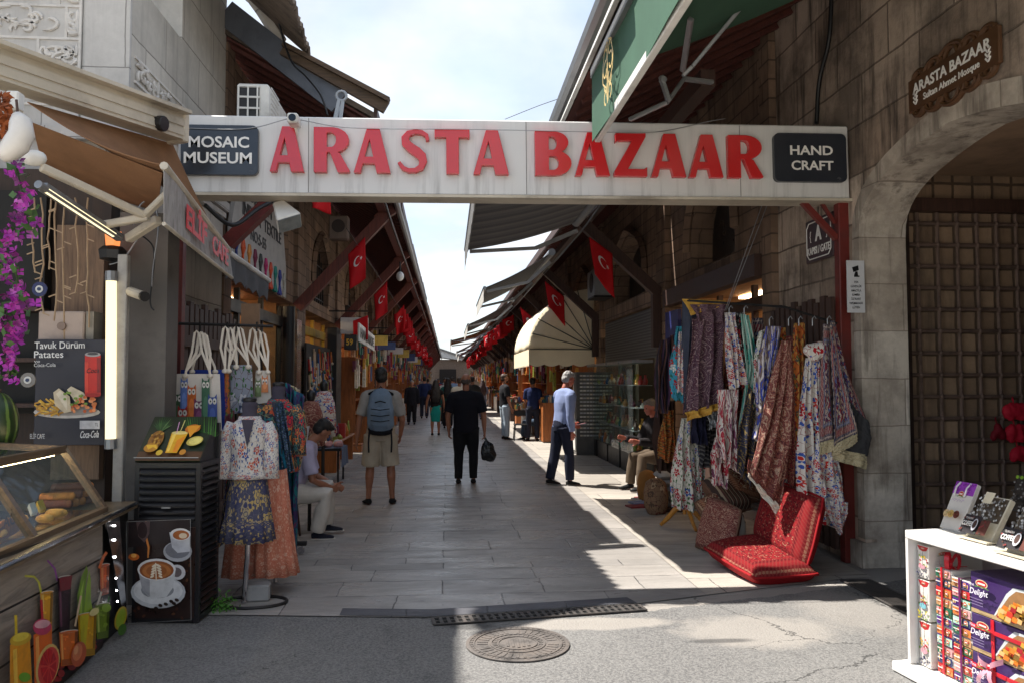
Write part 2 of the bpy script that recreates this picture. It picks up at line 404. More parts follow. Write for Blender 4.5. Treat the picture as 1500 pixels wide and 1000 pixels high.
def ikat(name, cols, sc=(8, 2), coord='uv'):
    if name in _pc: return _pc[name]
    t = NT(name); uv = t.uv() if coord == 'uv' else t.obj(); n = t.noise(t.map(uv, (sc[0], sc[1], 1)), 1.4, 3, .5, 1.5)
    j = t.noise(t.map(uv, (90, 3, 1)), 1, 2); n = t.math('ADD', n, t.math('MULTIPLY_ADD', j, .12, -.06))
    k = t.ramp(n, [(.28+.44*i/len(cols), c) for i, c in enumerate(cols)], 'CONSTANT')
    k = weave(t, uv, k); t.out(k, .8, 0, .3); _pc[name] = t.mat; return t.mat
def stripes(name, cols, n=12., axis=0, warp=.02, rough=.8):
    if name in _pc: return _pc[name]
    t = NT(name); uv = t.uv(); s = t.sep(uv)[axis]
    s = t.math('ADD', s, t.math('MULTIPLY', t.noise(uv, 4, 2), warp))
    k = t.ramp(t.math('FRACT', t.math('MULTIPLY', s, n)), [(i/len(cols), c) for i, c in enumerate(cols)], 'CONSTANT')
    k = t.mix(t.math('MULTIPLY', t.noise(uv, 3, 5), .35), k, tuple(c*.4 for c in cols[0][:3])); k = weave(t, uv, k); t.out(k, rough, 0, .3); _pc[name] = t.mat; return t.mat
# shared paints and stuffs
BLACK = plain('black_paint', c8(22, 22, 24), .45, var=.2)
DARKMETAL = plain('dark_metal', c8(40, 38, 38), .5, .3)
WHITE = plain('white_paint', c8(222, 220, 214), .45, var=.06, dirt=(.35, .33, .3), scale=3)
CREAM = plain('aged_cream_paint', c8(196, 186, 168), .5, var=.1, dirt=(.2, .17, .13), scale=3)
GREYM = plain('grey_metal', c8(150, 152, 154), .4, .6, var=.12)
CHROME = plain('chrome', c8(200, 200, 205), .18, 1., var=.05, bump=0)
REDBR = wood('red_brown_timber', c8(116, 58, 46), 2, .6)
REDBRY = wood('red_brown_boards', c8(96, 50, 42), 1, .65)
DKWOOD = wood('dark_brown_timber', c8(76, 52, 43), 2, .6)
ORWOOD = wood('honey_pine', c8(176, 104, 50), 2, .5)
REDPAINT = plain('red_lead_paint', c8(112, 34, 26), .5, var=.3, dirt=(.04, .02, .02), scale=4)
CLEAR = glass()
# ------------------------------------------------------------------ camera, sky, sun
cam = bpy.data.cameras.new('camera'); cam.sensor_width = 36; cam.lens = 36*1150/1500; cam.clip_end = 2000; cam.clip_start = .05
co = bpy.data.objects.new('camera', cam); COL.objects.link(co); co.location = EYE
co.rotation_euler = (math.pi/2+PIT, 0, -YAW); scene.camera = co
SUN = V((-.54, .27, 1)).normalized()
sl = bpy.data.lights.new('sun', 'SUN'); sl.energy = 5.0; sl.angle = math.radians(.5); sl.color = (1, .95, .87)
so = bpy.data.objects.new('sun', sl); COL.objects.link(so); so.rotation_euler = SUN.to_track_quat('Z', 'Y').to_euler(); so.location = (0, 0, 30)
wd = bpy.data.worlds.new('World'); scene.world = wd; wd.use_nodes = True
wt = wd.node_tree; bg = wt.nodes['Background']; bg.inputs['Strength'].default_value = .11
sky = wt.nodes.new('ShaderNodeTexSky'); sky.sky_type = 'NISHITA'; sky.sun_disc = False
sky.sun_elevation = math.asin(SUN.z); sky.sun_rotation = math.atan2(SUN.x, SUN.y); sky.dust_density = 1.5
tcw = wt.nodes.new('ShaderNodeTexCoord'); sp = wt.nodes.new('ShaderNodeSeparateXYZ'); wt.links.new(tcw.outputs['Generated'], sp.inputs[0])
def wm(op, a, b):
    n = wt.nodes.new('ShaderNodeMath'); n.operation = op
    for i, x in enumerate((a, b)):
        if isinstance(x, (int, float)): n.inputs[i].default_value = x
        else: wt.links.new(x, n.inputs[i])
    return n.outputs[0]
zz = wm('ADD', wm('MAXIMUM', sp.outputs[2], 0.), .22)
cb = wt.nodes.new('ShaderNodeCombineXYZ'); wt.links.new(wm('DIVIDE', sp.outputs[0], zz), cb.inputs[0]); wt.links.new(wm('DIVIDE', sp.outputs[1], zz), cb.inputs[1])
nz = wt.nodes.new('ShaderNodeTexNoise'); nz.inputs['Scale'].default_value = 1.15; nz.inputs['Detail'].default_value = 8; nz.inputs['Roughness'].default_value = .52; nz.inputs['Distortion'].default_value = .6
wt.links.new(cb.outputs[0], nz.inputs['Vector'])
rp = wt.nodes.new('ShaderNodeValToRGB'); rp.color_ramp.elements[0].position = .36; rp.color_ramp.elements[0].color = (.12, .12, .12, 1); rp.color_ramp.elements[1].position = .6
wt.links.new(nz.outputs[0], rp.inputs[0])
mxw = wt.nodes.new('ShaderNodeMix'); mxw.data_type = 'RGBA'; wt.links.new(rp.outputs[0], mxw.inputs['Factor'])
skb = wt.nodes.new('ShaderNodeMix'); skb.data_type = 'RGBA'; skb.blend_type = 'MULTIPLY'; skb.inputs['Factor'].default_value = 1; wt.links.new(sky.outputs[0], skb.inputs[6]); skb.inputs[7].default_value = (1.15, 1.25, 1.3, 1)
wt.links.new(skb.outputs[2], mxw.inputs[6]); cr2 = wt.nodes.new('ShaderNodeValToRGB'); n2_ = wt.nodes.new('ShaderNodeTexNoise'); n2_.inputs['Scale'].default_value = 2.3; n2_.inputs['Detail'].default_value = 7; wt.links.new(cb.outputs[0], n2_.inputs['Vector']); wt.links.new(n2_.outputs[0], cr2.inputs[0])
cr2.color_ramp.elements[0].position = .38; cr2.color_ramp.elements[0].color = (4.15, 4.4, 4.75, 1); cr2.color_ramp.elements[1].position = .62; cr2.color_ramp.elements[1].color = (5.7, 5.75, 5.8, 1); wt.links.new(cr2.outputs[0], mxw.inputs[7])
wt.links.new(mxw.outputs[2], bg.inputs['Color'])
scene.view_settings.view_transform = 'Standard'; scene.view_settings.look = 'None'; scene.view_settings.gamma = 1
scene.view_settings.exposure = .95
scene.cycles.max_bounces = 12; scene.cycles.diffuse_bounces = 8; scene.cycles.transparent_max_bounces = 16
# ------------------------------------------------------------------ ground
def mat_asphalt():
    t = NT('asphalt'); p = t.pos(); n1 = t.noise(p, .55, 6, .6); n2 = t.noise(p, 60, 4, .75); n3 = t.noise(p, 3.5, 5, .65); n4 = t.noise(p, 5, 7, .72)
    sp = t.add('TexVoronoi', {'Scale': 95.}); t.l.new(p, sp.inputs['Vector']); x, y, z = t.sep(p)
    k = t.ramp(n1, [(.35, (.1, .098, .099)), (.62, (.15, .147, .144))])
    k = t.mix(t.math('MULTIPLY', t.ramp(n2, [(.42, (0, 0, 0)), (.62, (1, 1, 1))]), .62), k, (.34, .33, .315))
    k = t.mix(t.ramp(n3, [(.58, (0, 0, 0)), (.74, (.55, .55, .55))]), k, (.075, .073, .075))
    k = t.mix(t.math('MULTIPLY', t.math('LESS_THAN', sp.outputs['Distance'], .17), .5), k, (.5, .48, .45)); k = t.mix(t.math('MULTIPLY', t.math('GREATER_THAN', n2, .62), .5), k, (.05, .05, .05))
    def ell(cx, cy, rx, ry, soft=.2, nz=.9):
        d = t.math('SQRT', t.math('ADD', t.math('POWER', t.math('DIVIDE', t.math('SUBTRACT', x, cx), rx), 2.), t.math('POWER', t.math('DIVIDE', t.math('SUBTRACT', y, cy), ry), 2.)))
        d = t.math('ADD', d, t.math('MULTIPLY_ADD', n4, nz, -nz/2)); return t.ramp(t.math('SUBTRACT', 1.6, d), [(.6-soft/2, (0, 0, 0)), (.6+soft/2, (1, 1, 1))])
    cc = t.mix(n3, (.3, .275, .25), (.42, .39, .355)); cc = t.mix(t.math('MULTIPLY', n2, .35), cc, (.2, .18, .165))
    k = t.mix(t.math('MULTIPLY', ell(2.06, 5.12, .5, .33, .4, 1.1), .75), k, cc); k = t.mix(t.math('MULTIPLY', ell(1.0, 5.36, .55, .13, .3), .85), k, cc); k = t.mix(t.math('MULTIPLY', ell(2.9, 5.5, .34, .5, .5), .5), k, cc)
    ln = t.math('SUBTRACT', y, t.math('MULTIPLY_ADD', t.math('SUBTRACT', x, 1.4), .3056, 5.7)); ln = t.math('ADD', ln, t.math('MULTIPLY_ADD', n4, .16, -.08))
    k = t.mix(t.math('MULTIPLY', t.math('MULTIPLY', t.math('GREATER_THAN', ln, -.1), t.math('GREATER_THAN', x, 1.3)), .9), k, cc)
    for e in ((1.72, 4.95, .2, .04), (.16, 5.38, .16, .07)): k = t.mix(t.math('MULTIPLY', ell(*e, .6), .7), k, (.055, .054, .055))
    ck = t.add('TexVoronoi', {'Scale': .55}, feature='DISTANCE_TO_EDGE'); wv = t.add('VectorMath', operation='MULTIPLY_ADD'); t.l.new(t.noise(p, 2.5, 5, .7, col=True), wv.inputs[0]); wv.inputs[1].default_value = (.5, .5, 0); t.l.new(p, wv.inputs[2]); t.l.new(wv.outputs[0], ck.inputs['Vector'])
    k = t.mix(t.math('MULTIPLY', t.math('MULTIPLY', t.math('LESS_THAN', ck.outputs['Distance'], .0022), t.math('GREATER_THAN', n1, .5)), .7), k, (.03, .03, .03))
    t.out(k, t.math('MULTIPLY_ADD', n3, .3, .62), 0, .35); t.bump(t.math('ADD', n2, t.math('MULTIPLY', n1, .8)), .95, .009); return t.mat
def mat_paving(name, c1, c2, bw, bh, rot=0., rough=.42, gap=(.035, .034, .036), stain=.5):
    t = NT(name); p = t.map(t.pos(), (1, 1, 1), (0, 0, 0), (0, 0, rot)); x, y, z = t.sep(p)
    y2 = t.math('ADD', y, t.math('ADD', t.math('MULTIPLY', t.math('SINE', t.math('MULTIPLY', y, 2.6)), .17), t.math('MULTIPLY', t.math('SINE', t.math('MULTIPLY', y, 6.1)), .05)))
    wob = t.noise(p, 1.6, 5, .7, col=True); va = t.add('VectorMath', operation='MULTIPLY_ADD'); t.l.new(wob, va.inputs[0]); va.inputs[1].default_value = (.07, .06, 0); t.l.new(t.comb(x, y2), va.inputs[2])
    def brick(w, off): 
        br = t.add('TexBrick', {'Scale': 1., 'Mortar Size': .007, 'Mortar Smooth': .6, 'Bias': -.1, 'Brick Width': w, 'Row Height': bh, 'Color1': (0, 0, 0, 1), 'Color2': (1, 1, 1, 1), 'Mortar': (.5, .5, .5, 1)}, offset=off, squash=1.7, squash_frequency=3); t.l.new(va.outputs[0], br.inputs['Vector']); return br
    br = brick(bw, .43); per = t.sep(br.outputs[0])[0]
    n1 = t.noise(t.map(t.pos(), (1, 3.2, 1)), 1.4, 7, .65, .4); n2 = t.noise(p, 30, 6, .75); n3 = t.noise(t.map(t.pos(), (.9, 6, 1)), 2.1, 7, .72); n5 = t.noise(p, .5, 4, .6)
    k = t.ramp(per, [(0, c1), (.45, c2), (.8, tuple(c*.9 for c in c1[:3])), (1, tuple(c*.62 for c in c2[:3]))])
    k = t.mix(t.math('MULTIPLY', n2, .5), k, tuple(c*.45 for c in c1[:3])); k = t.mix(t.math('MULTIPLY', t.ramp(n5, [(.4, (0, 0, 0)), (.62, (1, 1, 1))]), .35), k, tuple(min(1, c*1.25) for c in c1[:3]))
    k = t.mix(t.math('MULTIPLY', t.ramp(n1, [(.42, (0, 0, 0)), (.6, (1, 1, 1))]), stain), k, tuple(c*.42 for c in c1[:3]))
    k = t.mix(t.ramp(n3, [(.62, (0, 0, 0)), (.68, (.85, .85, .85))]), k, tuple(c*.2 for c in c1[:3]))
    jm = t.math('MULTIPLY', br.outputs['Fac'], t.math('MULTIPLY_ADD', t.ramp(n1, [(.35, (0, 0, 0)), (.6, (1, 1, 1))]), .8, .15)); k = t.mix(jm, k, gap)
    t.out(k, t.math('ADD', t.ramp(n1, [(.3, (rough-.12,)*3), (.7, (rough+.22,)*3)]), t.math('MULTIPLY_ADD', per, .16, -.08)), 0, .5)
    t.bump(t.math('ADD', t.math('MULTIPLY', br.outputs['Fac'], -.7), t.math('ADD', t.math('MULTIPLY', n2, .45), t.math('ADD', t.math('MULTIPLY', per, .35), t.math('MULTIPLY', n3, 1.1)))), .42, .014); return t.mat
def sheet(name, pts, z, m, kind='structure'):
    mb = MB(); mb.prism([(p[0], p[1]) for p in pts], (0, 0, z), (1, 0, 0), (0, 1, 0), (0, 0, 1e-4), front_only=True)
    return tag(mb.build(name, m), kind=kind)
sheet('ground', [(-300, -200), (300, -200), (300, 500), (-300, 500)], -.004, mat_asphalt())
EDGE = [(-4.5, 5.85), (-1.53, 5.75), (-.1, 5.57), (1.4, 5.79), (3.25, 6.36)]
PAVE = mat_paving('street_flagstones', c8(186, 180, 174), c8(150, 146, 144), .8, .36, rough=.33, stain=.58)
sheet('street_paving', [(-1.9, 5.765), (-1.53, 5.75), (-.1, 5.57), (1.4, 5.79), (1.98, 5.97), (1.98, 75), (-1.9, 75)], .004, PAVE)
SIDE = mat_paving('side_flagstones', c8(186, 178, 168), c8(160, 153, 145), 1.1, .8, rough=.55, stain=.4)
sheet('pavement', [(1.986, 5.98), (3.25, 6.36), (3.55, 6.4), (3.55, 75), (1.986, 75)], .003, SIDE)
sheet('pavement', [(-2.6, 5.79), (-1.906, 5.77), (-1.906, 75), (-2.6, 75)], .003, SIDE)
BORD = mat_paving('dark_border_setts', c8(92, 92, 98), c8(74, 74, 80), .34, .9, rough=.55, stain=.2)
sheet('border_setts', [(-.75, 5.665), (-.1, 5.575), (1.4, 5.795), (1.36, 5.95), (-.1, 5.75), (-.75, 5.83)], .008, BORD)
BOUNCE = mat_paving('bounce_slabs', c8(214, 206, 194), c8(196, 188, 176), .8, .8, rough=.6, stain=.15)
sheet('bounce_paving', [(-40, -60), (40, -60), (40, 2.3), (-40, 2.3)], .001, BOUNCE)  # pale ground behind the camera, added to bounce light onto the fronts
# drain grates and manhole cover
IRON = plain('cast_iron', c8(84, 80, 78), .6, .35, var=.35, scale=9, dirt=(.1, .08, .07), bump=.3)
COVER = plain('worn_cover_iron', c8(112, 106, 102), .6, .25, var=.4, scale=7, dirt=(.16, .13, .11), bump=.4)
PIT = plain('drain_dark', (.004, .004, .004), .9, bump=0)
def grate(a, b, wdt, name, label, nrow, pitch, slot):
    a, b = V((*a, 0)), V((*b, 0)); d = (b-a); L = d.length; d.normalize(); s = V((-d.y, d.x, 0))
    r = thing(name, label, 'drain grate', (a+b)/2)
    mb = MB(); c = (a+b)/2-s*wdt/2
    mb.obox(c+V((0, 0, .0045)), d*L/2, s*wdt/2, V((0, 0, .0015)), 0); mb.build('drain_channel', PIT, r)
    mb = MB(); z = .009
    for k in (0, 1): mb.obox(a+d*L/2-s*(wdt*(.03 if k == 0 else .97))+V((0, 0, z)), d*L/2, s*(wdt*.035), V((0, 0, .004)))
    for j in range(1, nrow): mb.obox(a+d*L/2-s*(wdt*j/nrow)+V((0, 0, z)), d*L/2, s*(wdt*.035), V((0, 0, .0038)))
    n = int(L/pitch)
    for i in range(n+1): mb.obox(a+d*(L*i/n)-s*wdt/2+V((0, 0, z)), d*(pitch*(1-slot)/2), s*wdt*.48, V((0, 0, .0036)))
    mb.build('grating', IRON, r); return r
grate((-.1, 5.535), (1.4, 5.745), .145, 'drain_grate', 'long iron drain grate with two rows of square slots across the street mouth', 2, .052, .55)
grate((3.22, 6.3), (3.22, 4.3), -.26, 'drain_grate', 'dark iron drain grate along the foot of the right stone wall', 1, .03, .6)
def manhole(cx, cy, R):
    r = thing('manhole_cover', 'round patterned iron manhole cover set in the sunlit asphalt', 'manhole cover', (cx, cy, 0))
    mb = MB()
    def ring(r0, r1, z0, z1, n=64):
        for i in range(n):
            t0, t1 = 2*math.pi*i/n, 2*math.pi*(i+1)/n
            P = lambda rr, t, z: (cx+rr*math.cos(t), cy+rr*math.sin(t), z)
            mb.quad(P(r0, t0, z1), P(r1, t0, z1), P(r1, t1, z1), P(r0, t1, z1)); mb.quad(P(r1, t0, z0), P(r1, t1, z0), P(r1, t1, z1), P(r1, t0, z1)); mb.quad(P(r0, t1, z0), P(r0, t0, z0), P(r0, t0, z1), P(r0, t1, z1))
    ring(.001, R*.97, .001, .004); ring(R*.93, R, .001, .007); mb.build('rim', COVER, r)
    mb = MB(); ring(R*.83, R*.86, .004, .009); ring(R*.5, R*.54, .004, .009); ring(R*.36, R*.38, .004, .009)
    for q, (ra, rb, n) in enumerate(((.57, .8, 34), (.4, .49, 30), (.87, .92, 48))):
        for i in range(n):
            if q == 0 and i % 9 == 0: continue
            t = 2*math.pi*i/n; d = V((math.cos(t), math.sin(t), 0)); s = V((-d.y, d.x, 0))
            mb.obox(V((cx, cy, .0052))+d*R*(ra+rb)/2, d*R*(rb-ra)/2*.9, s*R*(.03 if q != 1 else .02), V((0, 0, .0022)))
    for x in (-.2, -.1, 0, .1, .2): mb.obox((cx+x*R, cy, .0065), (R*.025, 0, 0), (0, R*.26*(1-abs(x)*1.5), 0), (0, 0, .0022))
    mb.build('raised_pattern', COVER, r)
manhole(.443, 4.985, .325)
# ------------------------------------------------------------------ left: carved stone tomb, arcade building
TOMB = ashlar('pale_marble_blocks', c8(222, 216, 206), c8(200, 195, 186), c8(130, 124, 116), .95, .5, stain=.4, staincol=(.26, .245, .225), mort=.008, bump=.35)
TOMBF = ashlar('grey_marble_blocks', c8(216, 213, 209), c8(200, 198, 195), c8(130, 126, 122), 1.3, .6, stain=.35, staincol=(.32, .31, .3), mort=.006, bump=.3)
LBRICK = ashlar('brown_arcade_stone', c8(164, 136, 114), c8(130, 106, 90), c8(90, 76, 66), .5, .22, stain=.55, staincol=(.04, .03, .025))
tomb = thing('stone_tomb', 'pale carved stone building with calligraphy bands behind the cafe awning', 'building', (-5.5, 7.5, 0))
mb = MB(); mb.prism([(6.56, 0), (9.25, 0), (9.25, 6.6), (7.75, 6.6), (7.75, 4.96), (6.56, 4.96)], (-2.6, 0, 0), (0, 1, 0), (0, 0, 1), (-6.4, 0, 0)); mb.build('wall', TOMB, tomb)
mb = MB(); mb.box(-8.95, -4.52, 4.7, 9.1, 0, 8.5); mb.build('shadow_block', TOMBF, tomb)  # unseen block, added and sized to shade the left foreground
mb = MB(); mb.box(-9, -2.98, 6.5, 6.556, 3.3, 4.955); mb.box(-2.97, -2.6, 6.52, 6.556, 3.6, 4.955); mb.build('facing_slab', TOMBF, tomb)
# raised calligraphy relief: curling strokes in framed panels (front face and side face)
REL = plain('carved_relief_stone', c8(214, 210, 205), .85, var=.2, scale=5, bump=.3)
rg = random.Random(11)
def relief(mb, o, ux, uz, nrm, w, h, rows, cols):
    for i in range(rows+1): mb.beam(o+uz*(h*i/rows), o+uz*(h*i/rows)+ux*w, .02, .022, up=nrm)
    for j in range(rows):
        x = 0
        while x < w-.1:
            cw = min(rg.uniform(.45, .8), w-x)
            mb.beam(o+ux*(x+cw)+uz*(h*j/rows), o+ux*(x+cw)+uz*(h*(j+1)/rows), .02, .02, up=nrm)
            for s in range(13):
                cx = x+cw*rg.uniform(.12, .85); cz = h*(j+rg.uniform(.25, .75))/rows; r0 = h/rows*rg.uniform(.1, .3); a0 = rg.uniform(0, 6.3); sw = rg.uniform(2, 4.5)*rg.choice((-1, 1)); st = rg.uniform(.8, 2.2)
                pts = []
                for k in range(9):
                    a = a0+sw*k/8; q = r0*(.5+.5*k/8)
                    px = min(max(cx+q*st*math.cos(a), x+.02), x+cw-.02); pz = min(max(cz+q*math.sin(a), h*j/rows+.02), h*(j+1)/rows-.02)
                    pts.append(o+ux*px+uz*pz+nrm*.01)
                mb.tube(pts, [.007]+[.015]*7+[.005], 5)
            x += cw
mb = MB(); relief(mb, V((-5.2, 6.498, 3.86)), V((1, 0, 0)), V((0, 0, 1)), V((0, -1, 0)), 2.22, 1.08, 4, 4)
mb.build('calligraphy_panel', REL, tomb)
mb = MB(); relief(mb, V((-2.596, 6.62, 3.7)), V((0, 1, 0)), V((0, 0, 1)), V((1, 0, 0)), 1.9, .62, 3, 4); mb.build('calligraphy_band', REL, tomb)
mb = MB(); mb.beam((-2.56, 6.56, 3.62), (-2.56, 9.2, 3.62), .09, .1); mb.beam((-2.575, 6.56, 3.53), (-2.575, 9.2, 3.53), .05, .06); mb.beam((-3.7, 6.47, 3.62), (-2.55, 6.47, 3.62), .06, .1)
mb.build('cornice', TOMBF, tomb)
# arcade
XL = -2.6; BAY = 4.9; YL0 = 8.8
arc = thing('bazaar_arcade', 'long brown stone arcade with timber eaves lining the left of the street', 'building', (-3.5, 35, 0))
EAVEX, EAVEZ = -.88, 4.72; RWX, RWZ = -2.75, 5.75; YEND = 112
ROOFT = plain('weathered_tin_roof', c8(92, 88, 86), .6, .3, var=.3, scale=2)
ROOFM = plain('old_roof_tiles', c8(96, 84, 74), .85, var=.35, scale=5, bump=.5)
def archpoly(y0, y1, zs, rise, n=14, pointed=.12):
    c = (y0+y1)/2; h = (y1-y0)/2; pts = []
    for i in range(n+1):
        a = math.pi*i/n; pts.append((c+h*math.cos(a), zs+rise*(math.sin(a)**.8+pointed*max(0, 1-abs(math.cos(a))*2.2))))
    return pts
nb = 11
for k in range(nb):
    y0 = YL0+BAY*k+.45; y1 = YL0+BAY*(k+1)-.1
    mb = MB(); mb.box(XL-.5, XL+.02, YL0+BAY*k+.0 if k else 9.26, y0+.32, 0, 5.6); mb.build('pier', LBRICK, arc)
    mb = MB(); ya, yb = y0+.32, YL0+BAY*(k+1)
    win = archpoly(ya+1.0, yb-1.0, 3.55, .95)+[(ya+1.0, 3.2), (yb-1.0, 3.2)]
    win = [(yb-1.0, 3.2)]+archpoly(ya+1.0, yb-1.0, 3.55, .95)+[(ya+1.0, 3.2)]
    mb.prism([(ya, 2.95), (yb, 2.95), (yb, 5.6), (ya, 5.6)], (XL-.4, 0, 0), (0, 1, 0), (0, 0, 1), (.36, 0, 0), holes=[win[::-1]]); mb.build('wall', LBRICK, arc)
    mb = MB(); arcp = archpoly(ya+.95, yb-.95, 3.55, 1.0)
    mb.tube([(XL-.02, y, z) for y, z in arcp], .07, 4)
    mb.build('arch_moulding', LBRICK, arc)
    w = MB(); w.box(XL-.42, XL-.38, ya+.9, yb-.9, 3.1, 4.7); wo = w.build('window', plain('dark_window', (.012, .012, .013), .3, bump=0), arc)  # near-black pane behind each arched opening
    g = MB()
    for i in range(9):
        y = ya+1.05+(yb-ya-2.1)*i/8; g.beam((XL-.16, y, 3.2), (XL-.16, y, 3.55+.9*math.sqrt(max(0, 1-((i-4)/4.3)**2))), .025, .025)
    for z in (3.35, 3.7, 4.05): g.beam((XL-.16, ya+1, z), (XL-.16, yb-1, z), .025, .025)
    g.build('iron_grille', DARKMETAL, wo)
rf = MB(); rf.prism([(EAVEX, EAVEZ), (RWX, RWZ), (RWX, RWZ+.07), (EAVEX, EAVEZ+.07)], (0, 9.2, 0), (1, 0, 0), (0, 0, 1), (0, YEND-9.2, 0))
rfo = rf.build('roof', ROOFM, arc)
ub = MB(); sl_ = (RWZ-EAVEZ)/(RWX-EAVEX)
ub.prism([(EAVEX-.02, EAVEZ-.004), (RWX, RWZ-.004), (RWX, RWZ-.03), (EAVEX-.02, EAVEZ-.03)], (0, 9.25, 0), (1, 0, 0), (0, 0, 1), (0, YEND-9.3, 0))
for i in range(310):
    y = 9.4+i*.33; ub.beam((EAVEX-.1, y, EAVEZ-.03+.05*sl_*-1), (RWX, y, RWZ-.05), .05, .06)
ub.build('soffit_boards', REDBRY, arc)
fa = MB(); rr = random.Random(3); y = 9.2
while y < YEND:
    L = rr.uniform(1.6, 3.2); dz = rr.uniform(-.03, .05); fa.beam((EAVEX+.02+rr.uniform(-.02, .03), y, EAVEZ+.03+dz), (EAVEX+.03, min(y+L, YEND), EAVEZ+.02+rr.uniform(-.03, .05)), .04, .17); y += L
fa.build('fascia_board', DKWOOD, arc)
gt = MB(); gt.tube([(EAVEX+.0, 9.3, EAVEZ-.06), (EAVEX+.0, YEND, EAVEZ-.12)], .055, 8); gt.build('gutter', GREYM, arc)
for k in range(nb):
    y = YL0+BAY*(k+1) if k else YL0+BAY
    s = MB(); s.beam((XL+.02, y, 2.88), (-1.1, y, 4.5), .15, .18); s.beam((-1.25, y, 4.42), (-.95, y, 4.62), .13, .16); s.build('strut', REDBR, arc)
pu = MB(); pu.beam((-1.14, 9.3, 4.62), (-1.14, YEND, 4.62), .14, .16); pu.build('purlin', REDBR, arc)
# near gable end of the arcade roof above the sign
gb = MB(); gb.beam(W(329, 18, 9.2), W(498, 150, 9.2), .05, .3, up=(0, 0, 1)); gb.build('lead_band', plain('lead_sheet', c8(98, 102, 110), .5, .4, var=.25, scale=3), arc)
gb = MB(); gb.beam(W(415, 72, 9.14), W(566, 158, 9.14), .07, .15); gb.beam(W(415, 66, 9.1), W(570, 148, 9.1), .12, .05); gb.build('verge_board', wood('grey_verge_wood', c8(96, 78, 62), 0, .8), arc)
cr = MB()
E1, E2, F2, F1 = W(453, 80, 9.3), W(419, -14, 7.3), V((-3.9, 7.2, 7.6)), V((-3.9, 9.9, 7.6))
def corr(u, v):
    p = F1.lerp(E1, u).lerp(F2.lerp(E2, u), v); return p+V((0, 0, .035*math.sin(v*75)))+(E1-F1).normalized()*(.05*math.floor(v*9)/9+.03*(int(v*18) % 2) if u > .95 else 0)
cr.grid(corr, 20, 150); cr.build('corrugated_tiles', ROOFM, arc, smooth=False, solid=.03)
gb = MB(); gb.tube([W(352, -30, 9.3), W(385, 15, 9.3), W(412, 62, 9.3)], [.09, .09, .07], 6); gb.build('stone_gable_arch', TOMB, arc)
# cream fabric shop board in the first pointed arch
sb = thing('shop_board', 'white arched textile shop board painted with a row of coloured scarves', 'sign', (-2.5, 10.6, 3))
mb = MB(); bp = [(9.26, 2.95), (12.35, 2.95)]+[(12.3, 3.4), (12.05, 4.0), (11.6, 4.4), (10.8, 4.75), (10.0, 4.4), (9.5, 4.0), (9.26, 3.5)]
mb.prism(bp, (-2.55, 0, 0), (0, 1, 0), (0, 0, 1), (.05, 0, 0)); mb.build('panel', plain('dull_white_board', c8(170, 168, 164), .6, var=.12), sb)
mb = MB(); uy = V((0, -1, 0))
def onwall(mb, s, y, z, h, w=None, bold=.01): mb.text(s, (-2.494, y, z), (0, 1, 0), (0, 0, 1), h, w, .004, 0, bold)
for a_ in (('ROYAL', 9.9, 4.18, .2, .9), ('TURKISH', 9.75, 3.9, .16, 1.5), ('INDIAN', 9.7, 3.66, .18, .92), ('TEXTILE', 10.8, 3.66, .18, 1.1), ('NO:5-55', 10.1, 3.42, .15, .85)):
    mb = MB(); onwall(mb, *a_); mb.build('lettering', BLACK, sb)
scols = [c8(40, 60, 130), c8(205, 84, 36), c8(206, 140, 70), c8(120, 40, 70), c8(60, 66, 64), c8(190, 40, 110), c8(210, 80, 50), c8(30, 130, 120), c8(50, 60, 140), c8(170, 168, 160)]
mb = MB()
for i in range(10):
    y = 9.42+i*.3; zt = 3.36-.012*i
    for s in (-1, 1): mb.tube([(-2.49, y, zt), (-2.49, y+s*.045, zt-.1), (-2.49, y-s*.01, zt-.2), (-2.49, y+s*.05, zt-.36)], [.02, .024, .014, .03], 5, i)
mb.build('scarf_picture', [plain('scarf_paint_%d' % i, c, .6, bump=0) for i, c in enumerate(scols)], sb)
# near awning strut beam in red with dark rolled cable
st = MB(); st.beam((-2.42, 8.8, 3.14), (-1.8, 8.8, 3.78), .16, .14); st.build('strut', REDPAINT, arc)
# grey scalloped awning under the board
aw = thing('shop_awning', 'small grey scalloped awning under the scarf board', 'awning', (-2.4, 8.6, 2.8))
mb = MB(); a0, a1 = V((-2.1, 7.6, 2.87)), V((-2.17, 9.7, 2.85))
mb.tube([a0, a1], .03, 8); mb.build('front_bar', WHITE, aw)
mb = MB()
def val(u, v):
    p = a0.lerp(a1, u); L = .27*(1-.18*abs(math.sin(u*math.pi*9))); return p+V((.02*math.sin(u*23)*v, 0, -L*v))
mb.grid(val, 72, 6); 
def fab(u, v): p = a0.lerp(a1, u); return p.lerp(V((-2.6, p.y, 3.2)), v)+V((0, 0, .01))
mb.grid(fab, 6, 4); mb.build('canopy', fabric('charcoal_canvas', c8(88, 88, 90), .9), aw, solid=.004)
